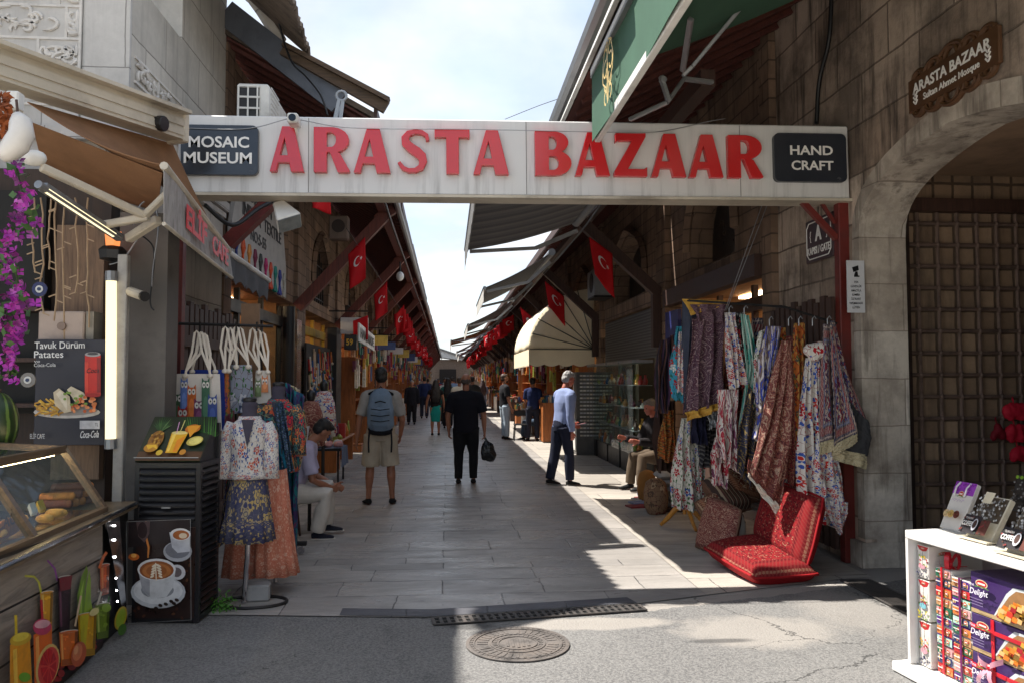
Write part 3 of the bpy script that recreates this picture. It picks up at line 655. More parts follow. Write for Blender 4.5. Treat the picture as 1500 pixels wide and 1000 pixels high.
# ------------------------------------------------------------------ right: stone wall with arched gate, arcade behind
XR = 3.68
RSTONE = ashlar('weathered_brown_ashlar', c8(222, 202, 184), c8(160, 138, 120), c8(120, 104, 92), .86, .44, stain=.95, staincol=(.085, .066, .055), mort=.011, bump=.85, wsc=1.25)
PALE = ashlar('scraped_pale_stone', c8(226, 216, 202), c8(196, 182, 166), c8(150, 136, 122), .9, .42, stain=.85, staincol=(.15, .12, .098), mort=.006, bump=.3, wsc=1.6)
gate = thing('gate_wall', 'weathered stone wall with a scraped pale arch on the right', 'wall', (3.75, 3, 0))
archp = archpoly(4.1, 6.72, 2.93, .58, 24, .06)
mb = MB(); hole = [(6.72, .0)]+archp+[(4.1, .0)]
outer = [(8.45, 0), (8.45, 5.75), (-3, 5.75), (-3, 0), (4.1, 0)]+archp[::-1]+[(6.72, 0)]
mb.prism(outer, (XR, 0, 0), (0, 1, 0), (0, 0, 1), (.42, 0, 0)); mb.build('wall', RSTONE, gate)
mb = MB(); n = len(archp)
ap2 = archpoly(4.07, 6.75, 2.93, .61, 24, .06); ap3 = archpoly(3.9, 6.83, 2.93, .74, 24, .06)
prof = [(6.72, 0)]+archp+[(4.1, 0)]
for i in range(len(prof)-1):      # reveal lining, proud of the wall core
    (ya, za), (yb, zb) = prof[i], prof[i+1]
    nn = V((0, 5.41-(ya+yb)/2, (2.2 if za > 2.9 and zb > 2.9 else (za+zb)/2)-(za+zb)/2)).normalized()*.006
    mb.quad(V((XR+.1, ya, za))+nn, V((XR+.1, yb, zb))+nn, V((XR+.43, yb, zb))+nn, V((XR+.43, ya, za))+nn)
mb.build('arch_reveal', PALE, gate)
mb = MB()
for i in range(len(archp)-1):
    a, b = archp[i], archp[i+1]; c, d = ap3[i], ap3[i+1]
    mb.prism([(a[0]+(5.41-a[0])*.006, a[1]-.006), (b[0]+(5.41-b[0])*.006, b[1]-.006), d, c], (XR-.012, 0, 0), (0, 1, 0), (0, 0, 1), (.11, 0, 0))
mb.prism([(6.708, .25), (6.83, .25), (6.83, 2.93), (6.708, 2.93)], (XR-.012, 0, 0), (0, 1, 0), (0, 0, 1), (.11, 0, 0))
mb.prism([(3.98, .25), (4.112, .25), (4.112, 2.93), (3.98, 2.93)], (XR-.012, 0, 0), (0, 1, 0), (0, 0, 1), (.11, 0, 0))
mb.build('arch_trim', PALE, gate)
mb = MB(); mb.box(3.63, 4.13, 6.70, 6.95, 0, .22); mb.build('plinth', PALE, gate)
DARKST = ashlar('dark_inner_masonry', c8(180, 152, 124), c8(130, 106, 86), c8(70, 56, 48), .194, .2, stain=.6, staincol=(.07, .054, .042), mort=.016, off=0, shift=(-11.265, -.3))
pas = thing('gate_passage', 'dim stone passage walls inside the right arch', 'wall', (5.5, 6, 0))
mb = MB(); mb.box(4.1, 9, 6.925, 7.2, 0, 3.9); mb.build('end_wall', DARKST, pas)
mb = MB(); mb.box(4.11, 9, 3.4, 6.92, 3.56, 3.75); mb.build('ceiling', plain('brown_plaster', c8(150, 122, 98), .9, var=.3, scale=2), pas)
mb = MB(); mb.box(8.8, 8.99, 2.5, 6.92, 0, 3.55); mb.box(4.11, 9, 3.2, 3.4, 0, 3.7); mb.build('side_wall', DARKST, pas)
mb = MB(); mb.box(4.11, 8.79, 6.82, 6.92, 3.2, 3.32); mb.build('lintel_beam', DKWOOD, pas)
gr = thing('window_grille', 'rusty iron grille with ball knots across the arch recess', 'grille', (5.5, 6.9, 0))
mb = MB(); mb.box(4.115, 4.21, 6.82, 6.92, 0, 3.2); mb.build('frame_post', plain('rusty_brown_iron', c8(62, 46, 40), .6, .3, var=.3), gr)
mb = MB(); RUST = plain('rusty_bar', c8(116, 96, 86), .65, .3, var=.3, scale=8)
for i in range(24): mb.tube([(4.34+i*.194, 6.9, .25), (4.34+i*.194, 6.9, 3.2)], .017, 6)
for j in range(15): mb.tube([(4.15, 6.895, .3+j*.2), (8.8, 6.895, .3+j*.2)], .017, 6)
for i in range(24):
    for j in range(15): mb.ell((4.34+i*.194, 6.897, .3+j*.2), .028, 0, 7, 5)
mb.build('bars', RUST, gr)
# right arcade beyond the gate wall
arr = thing('bazaar_arcade', 'dark stone arcade with struts and awnings lining the right of the street', 'building', (4.2, 35, 0))
REX, REZ = 1.22, 4.42
RY = [8.45, 13.05, 18.6, 23.6, 28.6, 33.6, 38.6, 43.6, 48.6, 53.6, 58.6, 63.6]
for k in range(11):
    ya, yb = RY[k], RY[k+1]
    mb = MB(); mb.box(XR-.08, XR+.5, ya-.28 if k else ya+.005, ya+.28, 0, 5.75); mb.build('pier', LBRICK, arr)
    c0, c1 = ya+.28, yb-.28 if k < 10 else yb
    win = [(c1-1.1, 3.3)]+archpoly(c0+1.1, c1-1.1, 3.6, .9)+[(c0+1.1, 3.3)]
    mb = MB(); mb.prism([(c0, 3.0), (c1, 3.0), (c1, 5.75), (c0, 5.75)], (XR+.02, 0, 0), (0, 1, 0), (0, 0, 1), (.36, 0, 0), holes=[win[::-1]]); mb.build('wall', LBRICK, arr)
    mb = MB(); mb.tube([(XR+.0, y, z) for y, z in archpoly(c0+1.0, c1-1.0, 3.6, 1.0)], .08, 4); mb.build('arch_moulding', LBRICK, arr)
    mb = MB(); mb.box(XR+.36, XR+.4, c0+1, c1-1, 3.2, 4.7); mb.build('window', _pc['dark_window'], arr)
    if k:
        s = MB(); s.beam((XR-.1, ya, 3.1), (2.15, ya, 4.4), .15, .18); s.beam((XR-.16, ya, 2.2), (XR-.16, ya, 3.2), .14, .14); s.build('strut', DKWOOD, arr)
YN = 13.0; FEX, FEZ = 1.95, 4.3
mb = MB(); mb.prism([(REX, REZ), (3.75, 5.72), (3.75, 5.79), (REX, REZ+.07)], (0, 4.2, 0), (1, 0, 0), (0, 0, 1), (0, YN-4.2, 0)); mb.prism([(FEX, FEZ), (3.75, 5.5), (3.75, 5.57), (FEX, FEZ+.07)], (0, YN, 0), (1, 0, 0), (0, 0, 1), (0, YEND-YN, 0)); mb.build('roof', ROOFM, arr)
mb = MB(); mb.prism([(REX+.02, REZ-.004), (3.66, 5.67), (3.66, 5.64), (REX+.02, REZ-.03)], (0, 6.8, 0), (1, 0, 0), (0, 0, 1), (0, YN-6.8, 0)); mb.prism([(FEX+.02, FEZ-.004), (3.66, 5.44), (3.66, 5.41), (FEX+.02, FEZ-.03)], (0, YN, 0), (1, 0, 0), (0, 0, 1), (0, YEND-YN-.1, 0))
for i in range(290):
    y = 6.9+i*.36; mb.beam((REX+.1 if y < YN else FEX+.05, y, REZ if y < YN else FEZ-.01), (3.66, y, 5.6 if y < YN else 5.4), .05, .06)
mb.build('soffit_boards', REDBRY, arr)
mb = MB(); mb.beam((REX-.02, 4.2, REZ+.03), (REX-.02, YN, REZ+.03), .04, .16); mb.build('fascia_board', WHITE, arr); mb = MB(); mb.beam((FEX-.02, YN, FEZ+.03), (FEX-.02, YEND, FEZ+.03), .04, .14); mb.build('fascia_board', DKWOOD, arr)
mb = MB(); mb.beam((2.4, 7, 4.45), (2.4, YEND, 4.45), .14, .16); mb.build('purlin', DKWOOD, arr)
mb = MB(); mb.tube([(REX-.12, 5.2, REZ-.06), (REX-.12, YN, REZ-.1)], .06, 8); mb.build('gutter', GREYM, arr)
# closing hall at the end of the street
mb = MB(); mb.box(XL-.5, XL, YL0+BAY*nb+.01, YEND, 0, 5.6); mb.build('far_wall', LBRICK, arc); mb = MB(); mb.box(XR, XR+.5, 63.61, YEND, 0, 5.5); mb.build('far_wall', LBRICK, arr)
for k in range(nb, 20):
    y = YL0+BAY*(k+1); s = MB(); s.beam((XL+.02, y, 2.88), (-1.1, y, 4.5), .15, .18); s.build('strut', REDBR, arc); s = MB(); s.beam((XR-.1, y, 3.1), (2.15, y, 4.4), .15, .18); s.build('strut', DKWOOD, arr)
endb = thing('white_hall', 'white building with a pale pitched roof closing the far end of the street', 'building', (0, 114, 0))
mb = MB(); mb.box(-14, 14, 114, 118, 0, 4.6); mb.build('wall', plain('far_hall_wall', c8(130, 112, 98), .8), endb)
mb = MB(); mb.prism([(-4.6, 5.4), (2.6, 4.4), (2.6, 4.8), (-4.6, 7.2)], (0, 113.2, 0), (1, 0, 0), (0, 0, 1), (0, 5, 0)); mb.build('roof', plain('pale_sheet_roof', c8(206, 204, 198), .6), endb)
mb = MB(); mb.beam((-4.6, 113.1, 7.2), (2.6, 113.1, 4.82), .2, .25); mb.build('cornice', plain('grey_cornice', c8(120, 118, 114), .7), endb)

mb = MB(); mb.box(-1.2, 1.2, 113.9, 113.98, 0, 3.2); mb.build('doorway', plain('far_dark_door', c8(40, 34, 32), .8), endb)
# ------------------------------------------------------------------ flat prints (posters, packaging): layered shapes on one board
def PL(u, v, o, n):
    d = ray(u, v); return EYE+d*((V(o)-EYE).dot(n)/d.dot(n))
class Pic:
    # shapes given in (u,v) of a flat board whose corners are known; each layer lies a hair above the last
    def __init__(s, o, n, step=.0005, fn=None):
        s.o, s.n = V(o), V(n).normalized(); s.mb = MB(); s.mats = []; s.k = 0; s.step = step; s.fn = fn or (lambda u, v: PL(u, v, s.o, s.n))
    def mi(s, col):
        m = col if not isinstance(col, tuple) else plain('print_%02x%02x%02x' % tuple(int(c) for c in col), c8(*col), .4, var=.16, scale=14, bump=0)
        if m not in s.mats: s.mats.append(m)
        return s.mats.index(m)
    def poly(s, pts, col):
        m = s.mi(col); s.k += 1; off = s.n*(s.step*s.k)
        P = [s.fn(*p)+off for p in pts]
        tris = tessellate_polygon([[V((p[0], p[1], 0)) for p in pts]]); b = len(s.mb.v); s.mb.v += P
        for t in tris:
            a, bb, c = (P[i] for i in t)
            if (bb-a).cross(c-a).dot(s.n) < 0: t = t[::-1]
            s.mb.f.append(tuple(b+i for i in t)); s.mb.m.append(m); s.mb.uv.append([(0, 0)]*3)
        return s
    def ell(s, cx, cy, rx, ry, col, rot=0., a0=0., a1=6.2832, n=20):
        full = a1-a0 > 6.28; N = n
        pts = []
        for i in range(N if full else N+1):
            t = a0+(a1-a0)*i/N; x, y = rx*math.cos(t), ry*math.sin(t)
            pts.append((cx+x*math.cos(rot)-y*math.sin(rot), cy+x*math.sin(rot)+y*math.cos(rot)))
        return s.poly(pts, col)
    def line(s, pts, w, col):
        L, R_ = [], []
        for i, p in enumerate(pts):
            q0, q1 = pts[max(i-1, 0)], pts[min(i+1, len(pts)-1)]
            dx, dy = q1[0]-q0[0], q1[1]-q0[1]; l = math.hypot(dx, dy) or 1
            ww = w[i] if hasattr(w, '__len__') else w
            L.append((p[0]-dy/l*ww/2, p[1]+dx/l*ww/2)); R_.append((p[0]+dy/l*ww/2, p[1]-dx/l*ww/2))
        return s.poly(L+R_[::-1], col)
    def rect(s, x0, y0, x1, y1, col): return s.poly([(x0, y0), (x1, y0), (x1, y1), (x0, y1)], col)
    def text(s, body, u0, v0, u1, v1, h, col, bold=0., shear=0.):
        m = s.mi(col); s.k += 1; a, b = s.fn(u0, v0), s.fn(u1, v1); ux = (b-a); uy = s.n.cross(ux).normalized()
        s.mb.text(body, a+s.n*(s.step*s.k), ux, uy, h, ux.length, .0004, m, bold, shear=shear); return s
    def build(s, name, parent): return s.mb.build(name, s.mats, parent)
# ------------------------------------------------------------------ gantry sign across the street
YS = 6.85
def board_pt(u, v):  # point on the sign face
    return W(u, v, YS)
sgn = thing('gantry_sign', 'wide white street sign reading ARASTA BAZAAR in red raised letters', 'sign', (.6, YS, 3.2))
TL, BL, TR, BR = W(262, 168, YS), W(280, 283, YS), W(1243, 185, YS), W(1247, 292, YS)
BL.x = TL.x; ux = (TR-TL); ux.normalize(); uz = V((-ux.z, 0, ux.x)); HT = (TL-BL).length
SIGNW = NT('sign_white_sheet'); t = SIGNW; p = t.obj(); n1 = t.noise(t.map(p, (7, 7, .5)), 1.6, 6, .65); n2 = t.noise(p, 2, 4); zz_ = t.sep(t.gen())[2]
drip = t.math('MULTIPLY', t.ramp(n1, [(.5, (0, 0, 0)), (.75, (1, 1, 1))]), t.math('MULTIPLY_ADD', zz_, -.6, .8))
k_ = t.mix(drip, c8(214, 213, 211), (.25, .24, .23)); k_ = t.mix(t.math('MULTIPLY', n2, .25), k_, (.4, .39, .38)); SIGNW = t.out(k_, .38, 0, .5)
mb = MB(); L = (TR-TL).length
mb.obox(BL+ux*L/2+uz*HT/2+V((0, .11, 0)), ux*L/2, V((0, .11, 0)), uz*HT/2); mb.build('panel', SIGNW, sgn, bevel=.012)
for u_ in (452, 771, 1084):
    mb = MB(); a_ = W(u_, 230, YS); mb.obox(V((a_.x, YS-.0012, BL.z+HT/2+(a_.x-BL.x)*ux.z)), V((.003, 0, 0)), V((0, .0015, 0)), uz*(HT/2-.014)); mb.build('panel_joint', plain('joint_grey', c8(120, 118, 114), .7, bump=0), sgn)
mb = MB(); mb.obox(BL+ux*L/2+uz*.0+V((0, .09, -.012)), ux*(L/2+.01), V((0, .12, 0)), uz*.012); mb.build('bottom_rail', CREAM, sgn)
RED = plain('sign_red', c8(200, 20, 28), .2, var=.06, scale=3, bump=0, spec=.95)
def arc2(cx, cy, rx, ry, a0, a1, n=10): return [(cx+rx*math.cos(math.radians(a0+(a1-a0)*i/n)), cy+ry*math.sin(math.radians(a0+(a1-a0)*i/n))) for i in range(n+1)]
GL = {
 'A': ([(0, 0), (.36, 1), (.70, 1), (1, 0), (.62, 0), (.565, .2), (.25, .2), (.19, 0)], [[(.3, .36), (.525, .36), (.43, .74)]]),
 'R': ([(0, 0), (0, 1), (.5, 1)]+arc2(.5, .715, .47, .285, 85, -70, 10)+[(.72, .42), (1, .03), (.97, 0), (.66, 0), (.44, .44), (.36, .44), (.36, 0)], [[(.36, .56), (.47, .56)]+arc2(.47, .72, .14, .16, -80, 80, 8)+[(.47, .88), (.36, .88)]]),
 'B': ([(0, 0), (0, 1), (.52, 1)]+arc2(.52, .755, .4, .245, 85, -45, 8)+[(.74, .54)]+arc2(.56, .28, .44, .28, 50, -88, 10)+[(.52, 0)], [[(.38, .12), (.5, .12)]+arc2(.5, .28, .15, .16, -85, 85, 8)+[(.38, .44)], [(.38, .58), (.48, .58)]+arc2(.48, .73, .12, .15, -80, 80, 8)+[(.38, .88)]]),
 'T': ([(.33, 0), (.33, .82), (.06, .82), (0, .8), (0, 1), (1, 1), (1, .8), (.94, .82), (.69, .82), (.69, 0)], []),
 'Z': ([(0, 0), (0, .1), (.55, .82), (.14, .82), (.05, .78), (.05, 1), (.97, 1), (.97, .92), (.42, .17), (.9, .17), (1, .22), (1, 0)], []),
}
def spoly():
    cl = [(.94, .74), (.9, .86), (.76, .925), (.56, .94), (.36, .9), (.25, .79), (.27, .68), (.42, .575), (.6, .49), (.75, .39), (.8, .27), (.73, .14), (.55, .07), (.36, .065), (.18, .12), (.06, .25)]
    wd_ = [.1, .12, .125, .13, .17, .22, .25, .27, .28, .27, .23, .18, .14, .13, .13, .1]
    Lp, Rp = [], []; asp = 48/66
    for i, p in enumerate(cl):
        a, b = cl[max(i-1, 0)], cl[min(i+1, len(cl)-1)]; dx, dy = (b[0]-a[0])*asp, b[1]-a[1]; l = math.hypot(dx, dy); w_ = wd_[i]*.78
        Lp.append((p[0]-dy/l*w_/2/asp, p[1]+dx/l*w_/2)); Rp.append((p[0]+dy/l*w_/2/asp, p[1]-dx/l*w_/2))
    return Lp+Rp[::-1]
GL['S'] = (spoly(), [])
SPAN = [('A', 397, 447), ('R', 461, 514), ('A', 519, 573), ('S', 582, 630), ('T', 637, 688), ('A', 693, 745), ('B', 783, 836), ('A', 841, 892), ('Z', 898, 946), ('A', 952, 1003), ('A', 1007, 1057), ('R', 1064, 1115)]
for ch, u0, u1 in SPAN:
    vt = 188+ (u0-397)*(201-188)/667.; vb = vt+66-(u0-397)*4/667.
    o = W(u0, vb, YS); w = (W(u1, vb, YS)-o).length; h = (W(u0, vt, YS)-o).length
    mb = MB(); pol, hol = GL[ch]; mb.prism(pol, o, ux*w, uz*h, V((0, -.06, 0)), 0, hol); mb.build('letter', RED, sgn, bevel=.004, seg=2)
PLQ = plain('dark_plaque', c8(42, 46, 54), .22, var=.1, bump=0, spec=.6)
def plaque(u0, v0, u1, v1, lines, hh):
    a, b = W(u0, v1, YS), W(u1, v0, YS); w = (b-a).x; h = (b-a).z; r = .05
    pts = arc2(w-r, r, r, r, -90, 0, 5)+arc2(w-r, h-r, r, r, 0, 90, 5)+arc2(r, h-r, r, r, 90, 180, 5)+arc2(r, r, r, r, 180, 270, 5)
    mb = MB(); mb.prism(pts, a, ux, uz, V((0, -.05, 0))); pl = mb.build('plaque', PLQ, sgn, bevel=.004)
    for s, ua, ub, vb in lines:
        mb = MB(); o = W(ua, vb, YS)+V((0, -.051, 0)); mb.text(s, o, ux, uz, hh, (W(ub, vb, YS)-W(ua, vb, YS)).length, .003, 0, .02)
        mb.build('lettering', plain('plaque_white', c8(232, 230, 226), .5, var=.04, bump=0), pl)
plaque(267, 188, 381, 258, [('MOSAIC', 279, 367, 218), ('MUSEUM', 272, 371, 241)], .095)
plaque(1132, 200, 1236, 268, [('HAND', 1154, 1216, 229), ('CRAFT', 1156, 1217, 251)], .085)
POSTL, POSTR = W(261, 400, YS+.1), W(1234, 400, YS+.1)
for p, s in ((POSTL, 1), (POSTR, -1)):
    mb = MB(); mb.box(p.x-.05, p.x+.05, p.y-.05, p.y+.05, 0, 3.28 if s > 0 else 3.34); mb.build('post', REDPAINT, sgn, bevel=.006)
mb = MB(); q = POSTR; mb.beam((q.x-.42, q.y, 3.34), (q.x-.05, q.y, 2.95), .05, .05); mb.beam((q.x-.2, q.y+.03, 3.33), (q.x-.05, q.y+.03, 3.1), .03, .03); mb.build('brace', REDPAINT, sgn)
# camera on the sign, cable, floodlight, wind-up bracket, air conditioner
cm = thing('security_camera', 'small white bullet camera standing on the sign above the first letter', 'camera', W(431, 188, YS-.1))
c0 = W(431, 178, YS-.12); mb = MB(); mb.box(c0.x-.045, c0.x+.045, c0.y-.09, c0.y+.08, c0.z-.04, c0.z+.045); mb.build('body', WHITE, cm, bevel=.012)
mb = MB(); mb.tube([c0+V((0, -.085, .003)), c0+V((0, -.094, .003))], .032, 14); mb.build('lens', plain('lens_black', (.005, .005, .006), .08, bump=0), cm)
mb = MB(); mb.tube([c0+V((0, .06, -.03)), c0+V((0, .12, -.09))], .015, 8); mb.build('bracket', WHITE, cm)
def cable(name, label, pts, r=.006, m=None, cat='cable'):
    mb = MB(); 
    # smooth the run
    P = [V(p) for p in pts]; Q = []
    for i in range(len(P)-1):
        a, b, c, d = P[max(i-1, 0)], P[i], P[i+1], P[min(i+2, len(P)-1)]
        for k in range(6):
            t = k/6; Q.append(.5*((2*b)+(c-a)*t+(2*a-5*b+4*c-d)*t*t+(3*b-a-3*c+d)*t*t*t))
    Q.append(P[-1]); mb.tube(Q, r, 6); return tag(mb.build(name, m or BLACK, smooth=True), label, cat)
cable('cable', 'thin pale cable strung along the face of the white sign', [W(268, 188, YS-.06), W(340, 190, YS-.06), W(380, 186, YS-.06), W(425, 174, YS-.06), W(450, 178, YS-.07), W(520, 188, YS-.07), W(700, 190, YS-.07), W(880, 194, YS-.07), W(960, 194, YS-.07), W(1040, 178, YS-.07), W(1062, 174, YS)], .004, GREYM)
cable('cable', 'black cable hanging down from the tiled gable to behind the sign', [W(400, -10, 8.9), W(408, 30, 8.9), W(418, 68, 8.9), W(430, 95, 8.85), W(448, 112, 8.8), W(470, 140, 8.6), W(480, 170, 8.6)], .012)
ac = thing('air_conditioner', 'white outdoor air conditioner unit above the left of the sign', 'air conditioner', W(375, 168, 7.9))
a = W(346, 168, 7.75); b = W(394, 123, 7.75); mb = MB(); mb.box(a.x, b.x, 7.75, 8.6, a.z-.35, b.z); mb.build('housing', WHITE, ac, bevel=.02)
mb = MB(); mb.box(a.x+.03, b.x-.09, 7.735, 7.755, a.z-.3, b.z-.05); mb.build('fan_opening', plain('fan_dark', (.02, .02, .022), .6, bump=0), ac)
mb = MB()
for i in range(6): mb.box(a.x+.02, b.x-.08, 7.72, 7.735, a.z-.28+i*.11, a.z-.262+i*.11)
for i in range(3): mb.box(a.x+.02+i*.09, a.x+.035+i*.09, 7.715, 7.722, a.z-.3, b.z-.04)
for i in range(11): mb.box(b.x-.002, b.x+.006, 7.85, 8.2, a.z-.2+i*.05, a.z-.185+i*.05)
mb.build('guard', WHITE, ac)
wb = thing('wind_up_bracket', 'grey metal awning crank bracket standing behind the sign top', 'bracket', W(495, 168, 7.2))
mb = MB(); c = W(500, 141, 7.2)
mb.tube([c+V((.045*math.cos(i*.5236), 0, .045*math.sin(i*.5236))) for i in range(13)], .014, 6); mb.beam(W(490, 180, 7.2), W(497, 148, 7.2), .03, .05, up=(0, 1, 0)); mb.beam(W(498, 180, 7.2), W(502, 148, 7.2), .03, .02, up=(0, 1, 0)); mb.build('frame', GREYM, wb)
fl = thing('floodlight', 'white floodlight under the left of the sign pointing down', 'floodlight', W(415, 335, 7.0))
d1, d2 = W(408, 300, 7.05), W(421, 322, 6.95); ax = (d2-d1).normalized(); mb = MB(); sd = V((.75, .3, .35)).normalized(); sd = (sd-ax*sd.dot(ax)).normalized(); up_ = ax.cross(sd)
n0 = len(mb.v)
for c_, wa, wb_ in ((d1, .05, .045), (d2+ax*.05, .11, .085)):
    for i, j in ((-1, -1), (1, -1), (1, 1), (-1, 1)): mb.v.append(c_+sd*wa*i+up_*wb_*j)
for q in ((0, 1, 2, 3), (7, 6, 5, 4), (0, 4, 5, 1), (1, 5, 6, 2), (2, 6, 7, 3), (3, 7, 4, 0)): mb.f.append(q); mb.m.append(0); mb.uv.append([(0, 0)]*4)
mb.build('housing', WHITE, fl, bevel=.01)
mb = MB(); mb.obox(d2+ax*.056, sd*.1, up_*.075, ax*.004); mb.build('lens', plain('flood_glass', c8(120, 124, 124), .15, bump=0), fl)
mb = MB(); mb.beam(d1+ax*.02, d1-ax*.05+V((-.03, 0, .09)), .02, .03); mb.build('bracket', CREAM, fl)
cable('cable', 'black rolled cable running below the red beam to the floodlight', [W(300, 300, 7.1), W(340, 330, 7.3), W(380, 305, 7.6), W(412, 290, 7.8)], .02)
# ------------------------------------------------------------------ cafe on the left
CAF = thing('cafe_awning', 'beige cafe awning with a brown canopy and red lettered valance', 'awning', (-2.3, 5.9, 2.6))
CB = CREAM
k0, k1 = V((-3.5, 4.3, 3.70)), W(256, 188, 6.45)
k0 = W(-40, 88, 5.0)
kd = (k1-k0).normalized(); ku = V((0, 0, 1)); kn = kd.cross(ku).normalized()
mb = MB(); mb.obox((k0+k1)/2, kd*(k1-k0).length/2, kn*.09, ku*.10); 
for z in (-.045, .03): mb.obox((k0+k1)/2+kn*.092+ku*z, kd*(k1-k0).length/2, kn*.008, ku*.028)
mb.obox((k0+k1)/2+kn*.06+ku*.115, kd*((k1-k0).length/2+.02), kn*.1, ku*.014)
mb.build('cassette', CB, CAF)
mb = MB(); mb.obox(k1+kd*.03, kd*.03, kn*.1, ku*.12); mb.build('end_cap', CB, CAF, bevel=.01)
mb = MB(); mt = W(240, 187, 6.3); mb.tube([mt+V((-.02, -.1, 0)), mt+V((.05, -.12, -.01))], .06, 14); mb.build('motor', BLACK, CAF, bevel=.006)
va, vb_ = W(240, 243, 5.2), W(335, 368, 7.0)      # top of valance
va2, vb2 = W(240, 328, 5.2), W(340, 407, 7.0)
mb = MB(); mb.tube([va, vb_], .028, 8); mb.build('front_bar', CB, CAF)
mb = MB(); mb.tube([va2, vb2], .014, 8); mb.build('hem_bar', CB, CAF)
def mat_valance():
    t = NT('stained_grey_valance'); p = t.uv(); n = t.noise(t.map(p, (26, 1.5, 1)), 1, 6, .7); n2 = t.noise(p, 5, 4)
    k = t.mix(t.ramp(n, [(.42, (0, 0, 0)), (.7, (.75, .75, .75))]), c8(172, 168, 164), c8(104, 98, 94)); k = t.mix(t.math('MULTIPLY', n2, .3), k, c8(110, 104, 100)); return t.out(k, .8, 0, .2)
mb = MB(); mb.grid(lambda u, v: va.lerp(vb_, u).lerp(va2.lerp(vb2, u), v)+V((.012*math.sin(u*9), 0, 0)), 20, 4); vo = mb.build('valance', mat_valance(), CAF, solid=.004)
vn = (vb_-va).cross(va2-va).normalized()
if vn.x < 0: vn = -vn
pc = Pic(va, vn, fn=lambda s, t_: va.lerp(vb_, s).lerp(va2.lerp(vb2, s), t_)+V((.02, -.01, 0)))
a_, b_ = pc.fn(.2, .8), pc.fn(.5, .8); 
for txt, s0, s1 in (('ELİF', .24, .53), ('CAFE', .62, .9)):
    a_, b_ = va.lerp(vb_, s0).lerp(va2.lerp(vb2, s0), .74), va.lerp(vb_, s1).lerp(va2.lerp(vb2, s1), .74)
    pc = Pic(va, vn); m = pc.mi((206, 30, 40)); h_ = (va.lerp(vb_, (s0+s1)/2)-va2.lerp(vb2, (s0+s1)/2)).length*.5
    pc.mb.text(txt, a_+V((.022, -.02, 0)), b_-a_, V((0, 0, 1)), h_, (b_-a_).length, .003, m, .035); pc.build('lettering', vo)
CANV = fabric('brown_canvas', c8(138, 102, 74), .9, var=.2, scale=3)
ka = W(40, 150, 5.35)
mb = MB(); mb.grid(lambda u, v: (ka.lerp(k1+V((-.05, .1, -.1)), u)).lerp(va.lerp(vb_, u), v)+V((0, 0, -.06*math.sin(v*math.pi))), 10, 10); mb.build('canopy', CANV, CAF, solid=.006)
b0, b1, b2, b3 = W(48, 176, 5.36), W(238, 250, 5.3), W(228, 306, 6.2), W(72, 256, 6.1)
mb = MB(); mb.grid(lambda u, v: b0.lerp(b1, u).lerp(b3.lerp(b2, u), v)+V((0, 0, -.05*math.sin(v*math.pi)-.02)), 12, 8); mb.build('inner_canopy', CANV, CAF, solid=.006)
mb = MB(); e0, e1, e2 = W(60, 245, 5.0), W(212, 316, 5.5), W(246, 283, 5.3)
mb.beam(e0, e1, .05, .05); mb.beam(e1, e2, .045, .045); mb.beam(W(150, 330, 5.6), W(218, 318, 5.5), .05, .05); mb.beam(W(188, 350, 5.8), W(232, 322, 5.6), .06, .06); mb.build('folding_arm', CB, CAF, bevel=.008)
mb = MB(); mb.ell(W(50, 232, 5.0), (.075, .05, .05)); mb.build('elbow', WHITE, CAF, smooth=True); mb = MB(); mb.box(*(lambda p: (p.x-.04, p.x+.04, p.y-.04, p.y+.04, p.z-.06, p.z+.06))(W(22, 150, 5.0))); mb.build('wall_bracket', WHITE, CAF, bevel=.01)
# cafe room: rear panels, floor trim
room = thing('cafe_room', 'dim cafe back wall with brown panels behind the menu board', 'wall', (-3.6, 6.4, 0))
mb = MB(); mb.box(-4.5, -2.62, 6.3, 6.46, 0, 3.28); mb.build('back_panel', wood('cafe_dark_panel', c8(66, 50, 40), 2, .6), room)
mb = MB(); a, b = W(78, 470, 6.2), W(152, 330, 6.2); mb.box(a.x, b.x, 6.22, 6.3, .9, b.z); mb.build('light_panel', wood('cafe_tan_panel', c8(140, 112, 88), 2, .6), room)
mb = MB(); a, b = W(0, 470, 6.2), W(70, 300, 6.2); mb.box(a.x-.3, b.x, 6.18, 6.29, 1.4, b.z+.1); mb.build('dark_interior_panel', plain('painted_dark', (.012, .011, .01), .7, bump=0), room)  # near-black panel paints the darkness of the unlit cafe interior
for i, z in enumerate((1.45, 1.78, 2.15)): mb = MB(); mb.box(-4.4, -3.0, 6.0, 6.17, z, z+.03); mb.build('shelf', DKWOOD, room)
mb = MB(); a = W(180, 500, 6.1); mb.box(a.x-.02, a.x+.33, 6.05, 6.3, 0, 2.9); mb.build('side_panel', plain('grey_weathered_panel', c8(112, 106, 100), .8, var=.3, scale=3, dirt=(.05, .045, .04)), room)
pst = W(179, 500, 5.85); mb = MB(); mb.box(pst.x-.035, pst.x+.035, 5.82, 5.88, .3, 2.55); tag(mb.build('post', plain('pale_post', c8(168, 164, 158), .6, dirt=(.12, .11, .1)), bevel=.006), 'pale grey post standing right of the bright light tube', 'post')
LED = emit('warm_tube_light', (1, .84, .5, 1), .9)
def tubelight(name, label, p, q, r):
    th = thing(name, label, 'tube light', p); d = (q-p).normalized()
    mb = MB(); mb.tube([p, q], r, 10); mb.build('glowing_tube', LED, th, smooth=True)
    mb = MB(); mb.tube([p-d*.07, p], r*1.15, 10); mb.tube([q, q+d*.07], r*1.15, 10); mb.beam(p-d*.06+V((0, .045, .0)), q+d*.06+V((0, .045, 0)), .05, .05); mb.build('fitting', GREYM, th)
